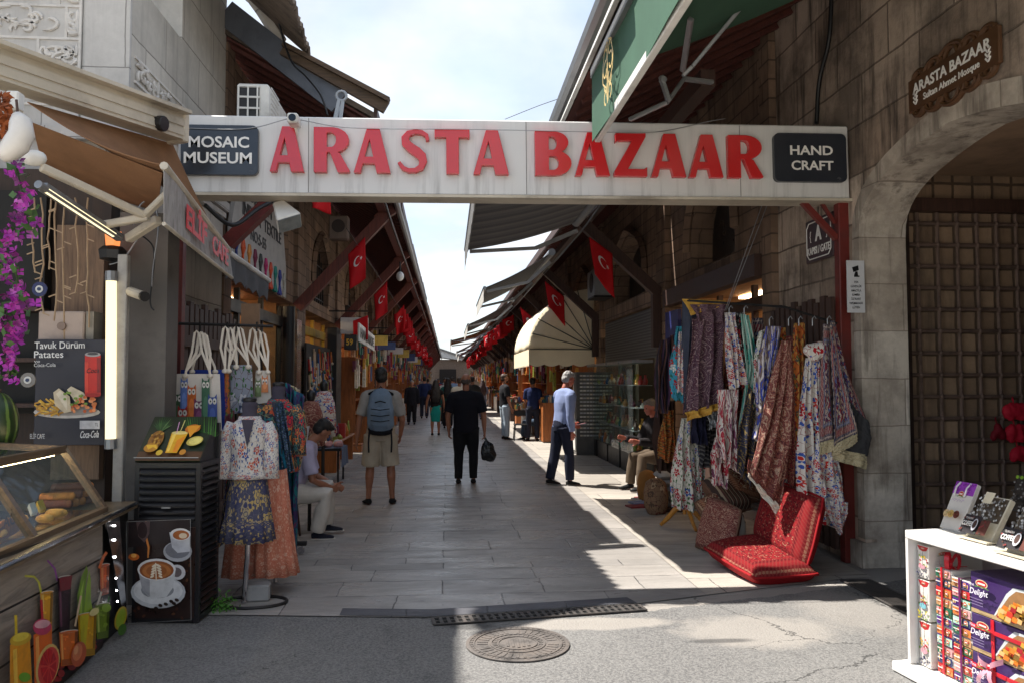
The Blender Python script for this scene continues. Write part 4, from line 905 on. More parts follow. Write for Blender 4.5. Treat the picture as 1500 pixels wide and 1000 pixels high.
tubelight('tube_light', 'upright glowing warm tube light beside the cafe menu board', W(162, 642, 5.8), W(163, 412, 5.8), .036)
tubelight('tube_light', 'slanting glowing warm tube light under the cafe awning', W(66, 277, 4.9), W(166, 343, 5.7), .022)
# wall lantern
ln = thing('wall_lantern', 'black wall lantern with an orange glow under the awning corner', 'lantern', W(165, 385, 5.9))
c = W(165, 368, 5.9); mb = MB(); mb.lathe([(.02, -.08), (.09, -.06), (.1, 0), (.07, .03), (.02, .04)], c, 8); mb.build('base', BLACK, ln)
mb = MB(); mb.lathe([(.05, 0), (.06, .1), (.02, .11)], c+V((0, 0, .04)), 6); mb.build('lamp_glass', emit('orange_lamp', (1, .28, .08, 1), .7), ln)
bc = thing('security_camera', 'grey bullet camera pointing right beside the cafe post', 'camera', W(200, 440, 5.8))
mb = MB(); p, q = W(190, 427, 5.85), W(210, 434, 5.7); mb.tube([p, q], .034, 10); mb.build('body', CREAM, bc, smooth=False, bevel=.004)
mb = MB(); d = (q-p).normalized(); mb.tube([q, q+d*.025], .036, 10); mb.build('lens', BLACK, bc)
mb = MB(); mb.tube([p, W(178, 424, 5.86)], .016, 8); mb.build('bracket', WHITE, bc)
# menu board
mbd = thing('menu_board', 'dark menu board with a wrap and fries plate and a red drink can', 'menu board', W(100, 650, 5.9))
MY = 5.9; nY = V((0, -1, 0))
mb = MB(); a, b = W(48, 652, MY), W(156, 497, MY); mb.box(a.x, b.x, MY+.004, MY+.05, a.z, b.z); mb.build('panel', plain('menu_navy', c8(44, 44, 54), .5, var=.12, scale=3, bump=0), mbd, bevel=.004)
pc = Pic((0, MY, 0), nY)
pc.ell(98, 603, 49, 9, (196, 190, 182)); pc.ell(98, 600, 45, 8, (150, 144, 138))
rr = random.Random(5)
for i in range(34): x, y = rr.uniform(56, 92), rr.uniform(584, 606); a = rr.uniform(-.7, .7); pc.line([(x-6*math.cos(a), y-6*math.sin(a)), (x+6*math.cos(a), y+6*math.sin(a))], 2.4, rr.choice([(214, 164, 40), (190, 134, 30), (226, 184, 70)]))
pc.poly([(80, 574), (88, 568), (104, 580), (106, 602), (96, 604), (82, 592)], (206, 190, 160)); pc.poly([(100, 570), (106, 565), (124, 574), (130, 584), (112, 588)], (214, 200, 172)); pc.poly([(84, 576), (90, 571), (100, 581), (100, 600)], (224, 212, 188))
for i in range(26): pc.ell(rr.uniform(102, 142), rr.uniform(580, 604), rr.uniform(2, 4), rr.uniform(2, 3.4), rr.choice([(206, 108, 52), (184, 84, 40), (222, 140, 90), (196, 120, 70)]), n=7)
for i in range(12): pc.ell(rr.uniform(98, 130), rr.uniform(574, 592), rr.uniform(2, 3.6), 2, rr.choice([(92, 124, 40), (120, 150, 60)]), n=6)
pc.rect(128, 520, 151, 578, (186, 34, 22)); pc.ell(139.5, 578, 11.5, 3, (150, 24, 16)); pc.ell(139.5, 519, 11.5, 3.4, (150, 148, 150)); pc.ell(139.5, 518, 8, 2, (60, 60, 64)); pc.rect(128, 530, 133, 574, (206, 60, 40)); pc.rect(146, 524, 151, 574, (132, 20, 16))
pc.text('Coca', 131, 546, 149, 545, .035, (60, 14, 14), .01, .3)
pc.text('Tavuk Dürüm', 55, 511, 128, 510, .05, (226, 226, 224), .004); pc.text('Patates', 54.5, 524, 97, 523.5, .05, (226, 226, 224), .004); pc.text('ve', 54.5, 531, 63, 531, .022, (206, 206, 204)); pc.text('Coca-Cola', 54.5, 537, 86, 536.5, .026, (206, 206, 204), .004)
pc.rect(121, 615, 150, 627, (190, 190, 194)); pc.text('TL', 143, 623, 148, 623, .025, (60, 60, 60))
pc.text('ELİF CAFE', 48.8, 641, 70, 641, .035, (206, 206, 206)); pc.text('Coca-Cola', 122, 640, 149, 639, .05, (216, 216, 216), .012, .4)
pc.build('picture', mbd)
# pale box behind
bx = thing('storage_box', 'pale closed box behind the top of the menu board', 'box', W(95, 500, 6.1)); a, b = W(60, 500, 6.05), W(128, 457, 6.05)
mb = MB(); mb.box(a.x, b.x, 6.0, 6.17, a.z-.2, b.z); mb.build('body', plain('beige_box', c8(176, 158, 146), .6, var=.1), bx, bevel=.01); mb = MB(); mb.box(b.x+.005, b.x+.06, 6.02, 6.17, a.z-.2, b.z); mb.build('side_flap', plain('beige_box_side', c8(150, 142, 128), .6), bx); mb = MB(); m_ = (a+b)/2; mb.tube([m_+V((.01, -.055, 0)), m_+V((.01, -.07, 0))], .03, 12); mb.build('handle_hole', plain('box_mark', c8(140, 120, 108), .6), bx)
# counter with printed juice front
CO, CN = V((-2.161, 5.603, 0)), V((1.0, -.06, 0)); CN = V((1.05, .069, 0)).normalized()
cd = V((-.069, 1.05, 0)).normalized()
ct = thing('cafe_counter', 'cafe counter with a printed front of juices, fruit and weathered planks', 'counter', (-2.6, 4.6, 0))
p0, p1 = CO-cd*3.2, CO
mb = MB(); mb.obox((p0+p1)/2-CN*.41+V((0, 0, .39)), cd*1.6, CN*.4, V((0, 0, .385))); mb.build('body', BLACK, ct)
mb = MB(); mb.obox((p0+p1)/2-CN*.38+V((0, 0, .8)), cd*1.62, CN*.43, V((0, 0, .022))); mb.build('worktop', plain('worn_counter_top', c8(120, 104, 84), .4, var=.25), ct, bevel=.006)
mb = MB(); mb.tube([p0+V((0, 0, .815))+CN*.055, p1+V((0, 0, .815))+CN*.055], .012, 6); mb.build('top_rail', CHROME, ct)
pc = Pic(CO+CN*.004, CN, step=.0004)
PK = wood('printed_plank', c8(158, 148, 136), 1, .45, var=.35, scale=.8)
C = lambda r, g, b: (r, g, b)
fr = lambda u, a, b: a+(b-a)*u/180.
def lane(u, t): return (u, (812-u*.36)+(t*((1082-u*.9)-(812-u*.36))))      # t=0 top edge, 1 bottom edge of the front
q = lambda s, t: (PL(0, 0, CO, CN))
def strip(t0, t1, col): pc.poly([lane(-60, t0), lane(60, t0+.01), lane(150, t0), lane(150, t1), lane(60, t1+.012), lane(-60, t1)], col)
strip(.0, 1, (26, 22, 20)); strip(.02, .3, PK); strip(.315, .6, PK); strip(.615, .85, PK); strip(.86, .99, (44, 30, 26))
pc.ell(100, 788, 14, 5, (150, 146, 140), -.35); pc.ell(97, 790, 7, 3, (104, 96, 88), -.35)
rr = random.Random(9)
for i in range(34): u = rr.uniform(-10, 150); pc.ell(u, 1070-u*.88-rr.uniform(4, 26), rr.uniform(5, 8), rr.uniform(4, 7), rr.choice([(150, 20, 30), (120, 14, 26), (60, 18, 60), (176, 36, 40)]), n=9)
def glassy(x0, x1, y0, y1, col, lite, taper=.2, rim=(210, 206, 196)):
    w = (x1-x0)*taper/2
    pc.poly([(x0, y0), (x1, y0-3), (x1-w, y1-3), (x0+w, y1)], col); pc.poly([(x0+2, y0+3), (x0+5, y0+2), (x0+w+4, y1-4), (x0+w+1.5, y1-4)], lite); pc.poly([(x1-4, y0), (x1-.5, y0-2), (x1-w-.5, y1-5), (x1-w-3.5, y1-4)], tuple(int(c_*.62) for c_ in col)); pc.poly([(x0+w*.8+1, y1-10), (x1-w*.9-1, y1-13), (x1-w-1, y1-4), (x0+w+1, y1-1)], tuple(int(c_*.78) for c_ in col))
    for k_ in range(6): pc.ell(x0+6+rr.random()*(x1-x0-12), y0+6+rr.random()*(y1-y0)*.5, 1.2+rr.random()*2.2, 1+rr.random()*1.6, tuple(min(255, int(c_*1.12+14)) for c_ in col), n=7)
    pc.ell((x0+x1)/2, y0-1.5, (x1-x0)/2, 2.2, rim, -.12); pc.ell((x0+x1)/2, y0-1, (x1-x0)/2-1.2, 1.4, col, -.12)
glassy(142, 156, 828, 872, C(214, 84, 24), C(240, 150, 90)); pc.line([(140, 832), (146, 815), (151, 808)], 4, C(220, 110, 50))
pc.line([(62, 906), (50, 852), (43, 844), (29, 843)], 3, C(196, 196, 60)); glassy(52, 71, 868, 945, C(226, 160, 28), C(246, 210, 110), .3)
pc.line([(76, 850), (72, 832), (61, 820)], 2.5, C(140, 60, 150)); glassy(76, 97, 846, 928, C(48, 18, 34), C(110, 60, 84), .3); pc.poly([(77, 846), (97, 842), (94, 862), (79, 866)], C(120, 24, 40))
pc.poly([(105, 904), (104, 870), (110, 845), (118, 828), (120, 836), (115, 866), (116, 900)], C(112, 150, 34)); pc.poly([(114, 902), (117, 862), (122, 834), (124, 848), (124, 878), (127, 892)], C(140, 178, 44)); pc.poly([(107, 900), (108, 868), (114, 848), (111, 872), (111, 900)], C(160, 196, 70))
pc.line([(133, 888), (140, 866)], 3, C(220, 214, 196)); glassy(131, 152, 886, 936, C(120, 150, 40), C(190, 206, 100)); pc.ell(146, 890, 7, 6, C(150, 190, 50), -.3); pc.line([(148, 882), (150, 872)], 2, C(40, 110, 40))
glassy(103, 131, 900, 962, C(226, 170, 20), C(246, 220, 90)); pc.poly([(104, 902), (118, 899), (112, 958), (108, 960)], C(196, 186, 30)); pc.ell(126, 896, 8, 5, C(232, 220, 150), -.6)
pc.line([(97, 917), (106, 872)], 3, C(222, 196, 160)); glassy(73, 101, 926, 976, C(222, 110, 30), C(246, 170, 90)); pc.ell(101, 958, 11, 19, C(198, 92, 52), .25); pc.ell(99, 955, 7, 13, C(224, 130, 84), .25); pc.ell(97, 952, 3, 7, C(238, 170, 120), .25)
pc.line([(46, 912), (44, 878)], 4, C(190, 30, 40)); pc.poly([(32, 930), (60, 916), (60, 1000), (34, 1012)], C(226, 106, 22)); pc.poly([(35, 934), (40, 931), (42, 1000), (37, 1003)], C(246, 164, 80)); pc.ell(45, 918, 14, 12, C(196, 60, 100), -.2); pc.ell(45, 914, 12, 6, C(226, 170, 180), -.2)
pc.ell(53, 975, 17, 33, C(226, 190, 110), .25); pc.ell(54, 976, 14.5, 29.5, C(226, 70, 60), .25)
for i in range(9): a = i*.698; pc.poly([(54+1.5*math.cos(a), 976+3*math.sin(a)), (54+12*math.cos(a-.27), 976+26*math.sin(a-.27)), (54+12*math.cos(a+.27), 976+26*math.sin(a+.27))], C(196, 24, 34))
pc.line([(4, 940), (3, 901)], 4, C(226, 196, 30)); pc.poly([(-6, 945), (24, 930), (28, 1004), (-6, 1020)], C(226, 150, 14)); pc.ell(10, 936, 17, 9, C(206, 170, 40), -.3); pc.ell(10, 933, 13, 6, C(228, 206, 70), -.3); pc.poly([(-2, 952), (4, 950), (6, 1010), (0, 1012)], C(244, 196, 70))
pc.ell(16, 992, 9, 7, C(110, 170, 40)); pc.ell(162, 905, 8.5, 18, C(196, 170, 30), .3); pc.ell(162, 905, 6.5, 14.5, C(160, 190, 50), .3); pc.ell(164, 922, 6, 9, C(70, 120, 30), .4)
pc.build('printed_front', ct)
# mirrored corner strip with little lights
mb = MB(); mb.quad(PL(152, 752, CO+CN*.02, CN), PL(181, 910, CO+CN*.02, CN), PL(186, 914, CO+CN*.02, CN), PL(173, 745, CO+CN*.02, CN)); mb.build('corner_trim', CHROME, ct, solid=.01)
mb = MB()
for u, v in ((167, 752), (168, 769), (170, 846), (171, 864), (172, 880), (168, 790), (169, 815)): mb.ell(PL(u, v, CO+CN*.03, CN), .006, 0, 8, 6)
tag(mb.build('light_dots', emit('white_led', (1, 1, 1, 1), 12), ct), kind=None)
# glass pastry case
pcs = thing('pastry_case', 'slanting glass pastry case with wooden frame on the cafe counter', 'display case', (-2.5, 4.4, .823))
yb0, ye = 2.6, 5.2
A0, A1, A2, A3 = V((-2.16, ye, .83)), V((-2.42, ye, 1.215)), V((-2.85, ye, 1.24)), V((-2.85, ye, .83)); sh = V((.13, yb0-ye, 0)); FRW = wood('case_frame_wood', c8(118, 98, 78), 1, .4)
mb = MB()
for p in (A0, A1, A2, A3): mb.beam(p, p+sh, .045, .045)
for q_ in (0, .36, .72): 
    for p, r_ in ((A0, A1), (A1, A2)): mb.beam(p+sh*q_, r_+sh*q_, .04, .04)
mb.beam(A2, A3, .04, .04); mb.build('frame', FRW, pcs)
mb = MB(); mb.quad(A0, A0+sh, A1+sh, A1); mb.build('front_pane', CLEAR, pcs); mb = MB(); mb.quad(A0, A1, A2, A3); mb.build('side_pane', CLEAR, pcs); mb = MB(); mb.quad(A1, A1+sh, A2+sh, A2); mb.build('top_pane', CLEAR, pcs)
mb = MB(); mb.tube([A1+V((-.03, -.05, -.03)), A1+sh+V((-.03, 0, -.03))], .007, 6); mb.build('fill_strip', emit('case_fill', (1, .7, .35, 1), 30), pcs)  # no known source here; glowing strip added to brighten the pastries
mb = MB(); mb.box(-2.83, -2.2, 2.7, 5.15, .824, .84); mb.build('tray', CHROME, pcs)
PAST = plain('baked_pastry', c8(206, 130, 60), .6, var=.45, scale=18, bump=.6); PAST2 = plain('golden_pastry', c8(226, 170, 86), .6, var=.35, scale=18, bump=.6); PAST3 = plain('dark_pastry', c8(110, 60, 48), .6, var=.4, scale=18, bump=.6)
spots = [('rolled pastry', u, v) for u, v in ((80, 738), (90, 736), (100, 734), (110, 732), (120, 733), (84, 727), (95, 724), (106, 722), (117, 722), (100, 713), (112, 712))]
for i, (nm, u, v) in enumerate(spots):
    c = PL(u, v, V((-2.46, 4.9, 0)), V((1, 0, 0))); r = .027
    mb = MB(); d = V((.35, .06, 0)).normalized(); mb.tube([c-d*.1, c-d*.09, c+d*.09, c+d*.1], [r*.7, r, r, r*.7], 9); 
    tag(mb.build('rolled_pastry', PAST if i % 3 else PAST3, smooth=True), 'crisp golden brown rolled pastry piled inside the glass pastry case', 'pastry', 'rolled pastries in the case')
rr = random.Random(4)
for i in range(14):
    c = V((-2.36+rr.uniform(-.1, .12), 3.75+i*.085+rr.uniform(-.02, .02), .858+rr.uniform(0, .03)))
    mb = MB(); mb.ell(c, (.05, .04, .026), 0, 9, 6); tag(mb.build('bun', PAST2, smooth=True), 'small golden pastry lying flat on the tray of the glass case', 'pastry', 'flat pastries on the case tray')
for i, (u, v) in enumerate(((48, 745), (60, 741))):
    c = PL(u, v, V((-2.27, 4.8, 0)), V((1, 0, 0))); mb = MB(); mb.obox(c, V((.004, 0, .01)), V((0, .03, 0)), V((-.01, 0, .025))); o = mb.build('price_tag', plain('tag_white' if i == 0 else 'tag_yellow', c8(214, 214, 206) if i == 0 else c8(214, 176, 50), .5)); tag(o, ('small white price tag standing in front of the pastries', 'small yellow price tag standing beside the white one')[i], 'price tag')
c = PL(12, 772, V((-2.24, 4.3, 0)), V((1, 0, 0))); bgs = thing('wooden_tag', 'oval wooden tag with dark letters lying at the front of the pastry case', 'sign', c)
mb = MB(); mb.ell(c, (.02, .14, .05), 0, 20, 8); mb.build('disc', ORWOOD, bgs, smooth=True); pp = Pic(c+V((.021, 0, 0)), V((1, 0, 0))); pp.text('CAĞ', -5, 778, 25, 764, .06, (86, 50, 40), .02); pp.build('lettering', bgs)
# watermelon, ornaments, hanging flowers
wm_ = thing('watermelon', 'dark green watermelon at the left edge beside the menu board', 'fruit', W(2, 668, 5.3))
def melon():
    t = NT('melon_rind'); x, y, z = t.sep(t.obj()); an = t.math('ARCTAN2', y, x); n = t.noise(t.obj(), 9, 4); s = t.math('SINE', t.math('ADD', t.math('MULTIPLY', an, 11.), t.math('MULTIPLY', n, 4.)))
    return t.out(t.ramp(s, [(.3, c8(30, 52, 26)), (.7, c8(86, 112, 52))]), .35)
mb = MB(); mb.ell(W(-2, 620, 5.3), (.115, .115, .2), 0, 20, 14); mb.build('rind', melon(), wm_, smooth=True); mb = MB(); c = W(-2, 576, 5.3); mb.tube([c+V((0, 0, -.01)), c+V((.01, 0, .03))], .008, 6); mb.build('stem', DKWOOD, wm_)
go = thing('white_gourd', 'white bent gourd ornament hanging at the top left', 'ornament', W(20, 235, 4.6))
mb = MB(); mb.tube([W(2, 232, 4.6), W(10, 226, 4.6), W(24, 212, 4.6), W(32, 196, 4.6), W(30, 178, 4.6), W(24, 168, 4.6)], [.03, .055, .07, .066, .058, .028], 14); mb.build('body', plain('gourd_white', c8(214, 210, 204), .35, var=.06), go, smooth=True)
mb = MB(); c = W(26, 167, 4.6); mb.tube([c, c+V((-.01, 0, .08))], .008, 6); mb.build('stem', DKWOOD, go)
wr = thing('dried_garland', 'rust coloured dried garland above the white gourd', 'garland', W(6, 190, 4.75)); mb = MB(); rr = random.Random(2)
for i in range(160):
    c = W(rr.uniform(-15, 16), rr.uniform(138, 205), 4.75+rr.uniform(-.06, .06)); d = V((rr.uniform(-1, 1), rr.uniform(-1, 1), rr.uniform(-1, 1))).normalized()*.035; e = d.orthogonal().normalized()*.012; mb.quad(c-d, c+e, c+d, c-e)
mb.build('leaves', plain('rust_leaf', c8(160, 84, 40), .8, var=.4), wr)
FLM = plain('magenta_petal', c8(164, 40, 156), .6, var=.45, scale=30, bump=0); FLM2 = plain('pale_magenta_petal', c8(196, 96, 186), .6, var=.4, scale=30, bump=0); FLM3 = plain('wine_petal', c8(110, 24, 104), .6, var=.4, scale=30, bump=0); LFM = plain('ivy_leaf', c8(60, 96, 40), .5, var=.4, scale=12, bump=0)
fg = thing('flower_garland', 'hanging garland of magenta flowers and green leaves at the left edge', 'garland', W(15, 560, 4.6)); rr = random.Random(8)
path = [(20, 230), (34, 290), (42, 330), (14, 350), (4, 380), (24, 400), (30, 440), (10, 455), (22, 480), (16, 520), (14, 555)]
fm, lm, sm = MB(), MB(), MB(); pts = []
for i in range(len(path)-1):
    for k in range(26):
        t_ = k/26; u = path[i][0]*(1-t_)+path[i+1][0]*t_; v = path[i][1]*(1-t_)+path[i+1][1]*t_
        if k % 4 == 0: pts.append(W(u, v, 4.62))
        c = W(u+rr.gauss(0, 10), v+rr.gauss(0, 7), 4.62+rr.gauss(0, .06)); n = V((rr.gauss(0, .5), -1, rr.gauss(0, .5))).normalized(); a = n.orthogonal().normalized(); b = n.cross(a); big = rr.uniform(.018, .034)
        pm_ = rr.choice((0, 0, 0, 1, 2)); n = (n+V((rr.gauss(0, .6), 0, rr.gauss(0, .6)))).normalized(); a = n.orthogonal().normalized(); b = n.cross(a)
        if k % 9 > 6: continue
        if rr.random() < .66:
            for q_ in range(4):
                an = q_*1.57+rr.uniform(0, .5); d = a*math.cos(an)+b*math.sin(an); e = n.cross(d); fm.quad(c, c+d*big*.7+e*big*.5+n*.01, c+d*big*1.25+n*.016, c+d*big*.7-e*big*.5+n*.01, pm_)
        else:
            d = (a*rr.uniform(-1, 1)+b*rr.uniform(-1, 1)).normalized(); e = n.cross(d); L = rr.uniform(.05, .075); lm.quad(c-d*L*.5, c+e*L*.36, c+d*L*.5, c-e*L*.36)
tag(fm.build('blossoms', [FLM, FLM2, FLM3], fg), kind='stuff'); tag(lm.build('foliage', LFM, fg), kind='stuff'); sm.tube(pts, .006, 5); sm.build('vine', plain('vine_green', c8(50, 64, 34), .8), fg)
rr = random.Random(12)
for i, (u, v1) in enumerate(((50, 400), (62, 460), (72, 395), (82, 470), (94, 560), (112, 430), (128, 480))):
    mb = MB(); mb.tube([W(u+rr.uniform(-3, 3), 290+(v1-290)*k/7, 6.0) for k in range(8)], .006, 5)
    for k in range(5):
        c = W(u, 300+(v1-300)*rr.random(), 6.0); mb.beam(c, c+V((rr.choice((-1, 1))*.05, 0, -.02)), .008, .008)
    tag(mb.build('light_string', plain('pale_wire', c8(176, 150, 120), .7, bump=0)), 'thin pale fairy light string hanging down in front of the cafe back wall', 'light string', 'fairy light strings over the cafe')
for i, (u, v, r, lab) in enumerate(((59, 424, .05, 'dark blue glass eye charm hanging by the magenta flowers'), (42, 556, .05, 'pale eye charm hanging left of the menu board'))):
    e = thing('eye_charm', lab, 'ornament', W(u, v, 5.6)); c = W(u, v, 5.6); mb = MB(); mb.tube([c, c+V((0, -.012, 0))], r, 18); mb.build('disc', plain('charm_blue' if i == 0 else 'charm_pale', c8(24, 30, 84) if i == 0 else c8(120, 116, 112), .2, bump=0), e)
    mb = MB(); mb.tube([c+V((0, -.012, 0)), c+V((0, -.016, 0))], r*.5, 16); mb.build('white_ring', plain('charm_white', c8(206, 206, 204), .3, bump=0), e); mb = MB(); mb.tube([c+V((0, -.016, 0)), c+V((0, -.02, 0))], r*.25, 12); mb.build('pupil', plain('charm_dot', c8(30, 50, 90), .3, bump=0), e)
# black louvred cabinet with two posters
cb_ = thing('louvred_cabinet', 'black louvred cabinet with coffee and pineapple juice posters', 'cabinet', (-1.87, 5.75, 0))
FL, FRt = V((-2.139, 5.616, 0)), V((-1.686, 5.579, 0)); fx = (FRt-FL).normalized(); fy = V((-fx.y, fx.x, 0)); cw = (FRt-FL).length; dp = .36; hf, hb = 1.085, 1.38
Z = lambda z: V((0, 0, z))
GLOSS = plain('satin_black', c8(30, 30, 34), .35, var=.15)
P = lambda x, y, z: FL+fx*x+fy*y+Z(z)
mb = MB(); mb.prism([(.02, .04), (.02, hf), (dp-.05, hb), (dp-.02, hb-.02), (dp-.02, .04)], P(.02, 0, 0), fy, V((0, 0, 1)), fx*(cw-.04)); mb.build('body', GLOSS, cb_)
mb = MB()
for x in (0, cw-.035):
    for y in (0, dp-.035): mb.obox(P(x+.0175, y+.0175, (hf if y == 0 else hb-.04)/2), fx*.0175, fy*.0175, Z((hf if y == 0 else hb-.04)/2))
for z in (.03, .665, hf-.02): mb.obox(P(cw/2, .012, z), fx*(cw/2-.03), fy*.012, Z(.02))
mb.obox(P(cw-.012, dp/2, .03), fy*(dp/2-.03), fx*.012, Z(.02)); mb.obox(P(cw-.012, dp/2, hf-.02), fy*(dp/2-.03), fx*.012, Z(.02)); mb.build('frame', GLOSS, cb_, bevel=.003)
mb = MB()
for i in range(21):
    z = .08+i*.047; mb.obox(P(cw-.008, dp/2, z), fy*(dp/2-.035), fx*.012+Z(-.012), Z(.006)+fx*.004)
mb.build('side_louvres', GLOSS, cb_)
mb = MB()
for i in range(8): z = .71+i*.045; mb.obox(P(cw/2, .004, z), fx*(cw/2-.036), -fy*.012+Z(-.012), Z(.005))
mb.build('front_louvres', GLOSS, cb_)
mb = MB(); mb.obox(P(cw/2, -.014, .78), fx*.03, fy*.006, Z(.005)); mb.build('handle', GREYM, cb_)
# coffee poster on the lower front
mb = MB(); mb.obox(P(cw/2, -.003, .34), fx*.2, fy*.004, Z(.305)); po = mb.build('coffee_poster', plain('poster_dark', c8(46, 30, 28), .3, var=.3, scale=9, bump=0), cb_)
pc = Pic(P(0, -.0075, 0), -fy, step=.0004); rr = random.Random(3)
for i in range(46): pc.ell(rr.uniform(192, 280), rr.uniform(790, 905), 3, 2, rr.choice([(70, 40, 30), (54, 30, 24), (30, 18, 16), (90, 56, 40)]), rr.uniform(0, 3), n=7)
pc.poly([(190, 760), (280, 759), (280, 790), (190, 800)], (40, 30, 32)); pc.ell(198, 814, 8, 5, (200, 104, 40)); pc.ell(198, 812, 4, 3, (240, 176, 90))
pc.ell(262, 806, 21, 15, (176, 178, 184)); pc.ell(262, 804, 18, 12, (120, 122, 130)); pc.poly([(250, 778), (280, 776), (280, 806), (262, 808), (254, 800)], (196, 198, 204)); pc.ell(266, 781, 15, 9, (222, 222, 224)); pc.ell(267, 782, 12, 7, (168, 96, 48)); pc.ell(270, 783, 6, 4, (226, 206, 180))
pc.line([(216, 762), (215, 780), (220, 800), (219, 815)], [2, 3, 3, 2], (210, 130, 60)); pc.poly([(202, 763), (222, 762), (221, 780), (214, 793), (205, 784)], (92, 74, 74)); pc.ell(211, 775, 7, 12, (50, 36, 38))
pc.ell(234, 865, 40, 24, (190, 194, 200)); pc.ell(234, 863, 36, 20, (216, 218, 222)); pc.ell(233, 862, 24, 12, (140, 144, 152))
pc.ell(262, 836, 12, 11, (206, 206, 210), .3); pc.ell(261, 836, 7.5, 7, (110, 100, 104), .3)
pc.poly([(205, 833), (260, 830), (256, 858), (246, 872), (224, 875), (211, 862)], (206, 208, 212)); pc.poly([(205, 833), (222, 838), (222, 872), (211, 862)], (160, 162, 170)); pc.ell(232, 832, 28, 16, (226, 226, 228)); pc.ell(232, 833, 25, 13.5, (150, 84, 40)); pc.ell(232, 834, 21, 11, (186, 116, 62)); pc.ell(232, 834, 15, 8.5, (160, 92, 44))
for s_ in (-1, 1):
    for j in range(5): pc.ell(232+s_*(3+j*.8), 826+j*4, 4.5-j*.3, 1.6, (236, 222, 200), s_*.5, n=10)
pc.line([(231, 822), (232, 848)], 1.6, (236, 222, 200))
for u, v in ((238, 884), (246, 882), (254, 878), (262, 876), (232, 888), (258, 881)): pc.ell(u, v, 3.4, 2.4, (40, 24, 22), .4, n=8)
pc.line([(189, 762), (282, 758.5), (283, 905), (190, 910), (189, 762)], .7, (150, 150, 150))
pc.build('picture', po)
# juice poster on the sloped lid
sn = V((0, 0, 1)); lid0, lid1 = P(0, -.0, hf), P(0, dp-.07, hb-.01); sv = (lid1-lid0).normalized(); sn = fx.cross(sv).normalized(); sn = sn if sn.z > 0 else -sn
mb = MB(); cc = (lid0+lid1)/2+fx*cw/2+sn*.012; mb.obox(cc, fx*(cw/2-.005), sv*(lid1-lid0).length/2, sn*.008); lo = mb.build('juice_poster', plain('poster_green_dark', c8(34, 44, 26), .3, var=.4, scale=8, bump=0), cb_)
pc = Pic(cc+sn*.0085, sn, step=.0004); rr = random.Random(6)
def LQ(a, b):  # a across, b up in 0..1
    return lid0+sn*.0205+fx*(.006+(cw-.012)*a)+sv*((lid1-lid0).length*b)
pc.fn = LQ
pc.rect(0, 0, 1, .2, (88, 58, 34)); pc.rect(0, .03, 1, .06, (54, 34, 22)); pc.rect(0, .2, 1, 1, (30, 42, 26))
for i in range(15): a = .45+i*.04; pc.line([(a, 1.), (a+.1, .8-.02*i), (a+.2, .62)], [.004, .022, .004], rr.choice([(46, 92, 34), (70, 122, 46), (34, 70, 30)]))
for i in range(12): a = math.pi*(.1+.8*i/11); pc.line([(.2, .62), (.2+.09*math.cos(a), .7+.1*math.sin(a)), (.2+.17*math.cos(a), .72+.26*math.sin(a))], [.02, .024, .003], rr.choice([(60, 96, 46), (90, 120, 70), (44, 76, 40)]))
pc.ell(.2, .43, .115, .22, (150, 100, 40)); 
for i in range(26): pc.ell(.2+rr.uniform(-.085, .085), .43+rr.uniform(-.16, .17), .018, .03, rr.choice([(176, 124, 46), (120, 78, 34), (196, 146, 60)]), n=6)
pc.ell(.19, .24, .11, .1, (190, 130, 40)); pc.poly([(.1, .3), (.26, .3), (.3, .2), (.22, .25), (.16, .19)], (230, 180, 50))
pc.poly([(.42, .56), (.68, .56), (.63, .12), (.45, .12)], (226, 168, 32)); pc.poly([(.44, .54), (.5, .54), (.5, .15), (.46, .15)], (246, 206, 90)); pc.ell(.55, .57, .13, .04, (238, 214, 130)); pc.poly([(.55, .4), (.66, .5), (.62, .14), (.56, .14)], (232, 140, 30))
pc.line([(.5, .56), (.47, .82)], .012, (206, 150, 190)); pc.line([(.55, .56), (.55, .86)], .012, (220, 206, 120)); pc.ell(.73, .66, .12, .1, (196, 110, 30), .2); pc.poly([(.62, .72), (.84, .74), (.74, .46)], (226, 150, 40))
pc.ell(.84, .38, .13, .1, (206, 186, 90), .5); pc.ell(.85, .38, .1, .075, (232, 216, 120), .5); pc.ell(.36, .12, .05, .06, (206, 170, 50)); pc.ell(.72, .13, .05, .06, (196, 130, 40)); pc.rect(.0, .0, 1, .012, (190, 190, 186))
pc.build('picture', lo)
wd_ = thing('weed_tuft', 'small bright green weed growing at the foot of the black cabinet', 'plant', G(322, 892)); mb = MB(); rr = random.Random(1); g0 = G(322, 893)
for i in range(170):
    c = g0+V((rr.gauss(0, .055), rr.gauss(0, .04), abs(rr.gauss(0, .045)))); d = V((rr.uniform(-1, 1), rr.uniform(-1, 1), rr.uniform(0, 1))).normalized()*.02; e = d.orthogonal().normalized()*.006; mb.quad(c-d, c+e, c+d, c-e)
mb.build('leaves', plain('weed_green', c8(70, 124, 40), .7, var=.3), wd_); mb = MB(); mb.tube([g0, g0+V((.01, 0, .06))], .004, 5); mb.build('stem', plain('vine_green', c8(50, 64, 34), .8), wd_)

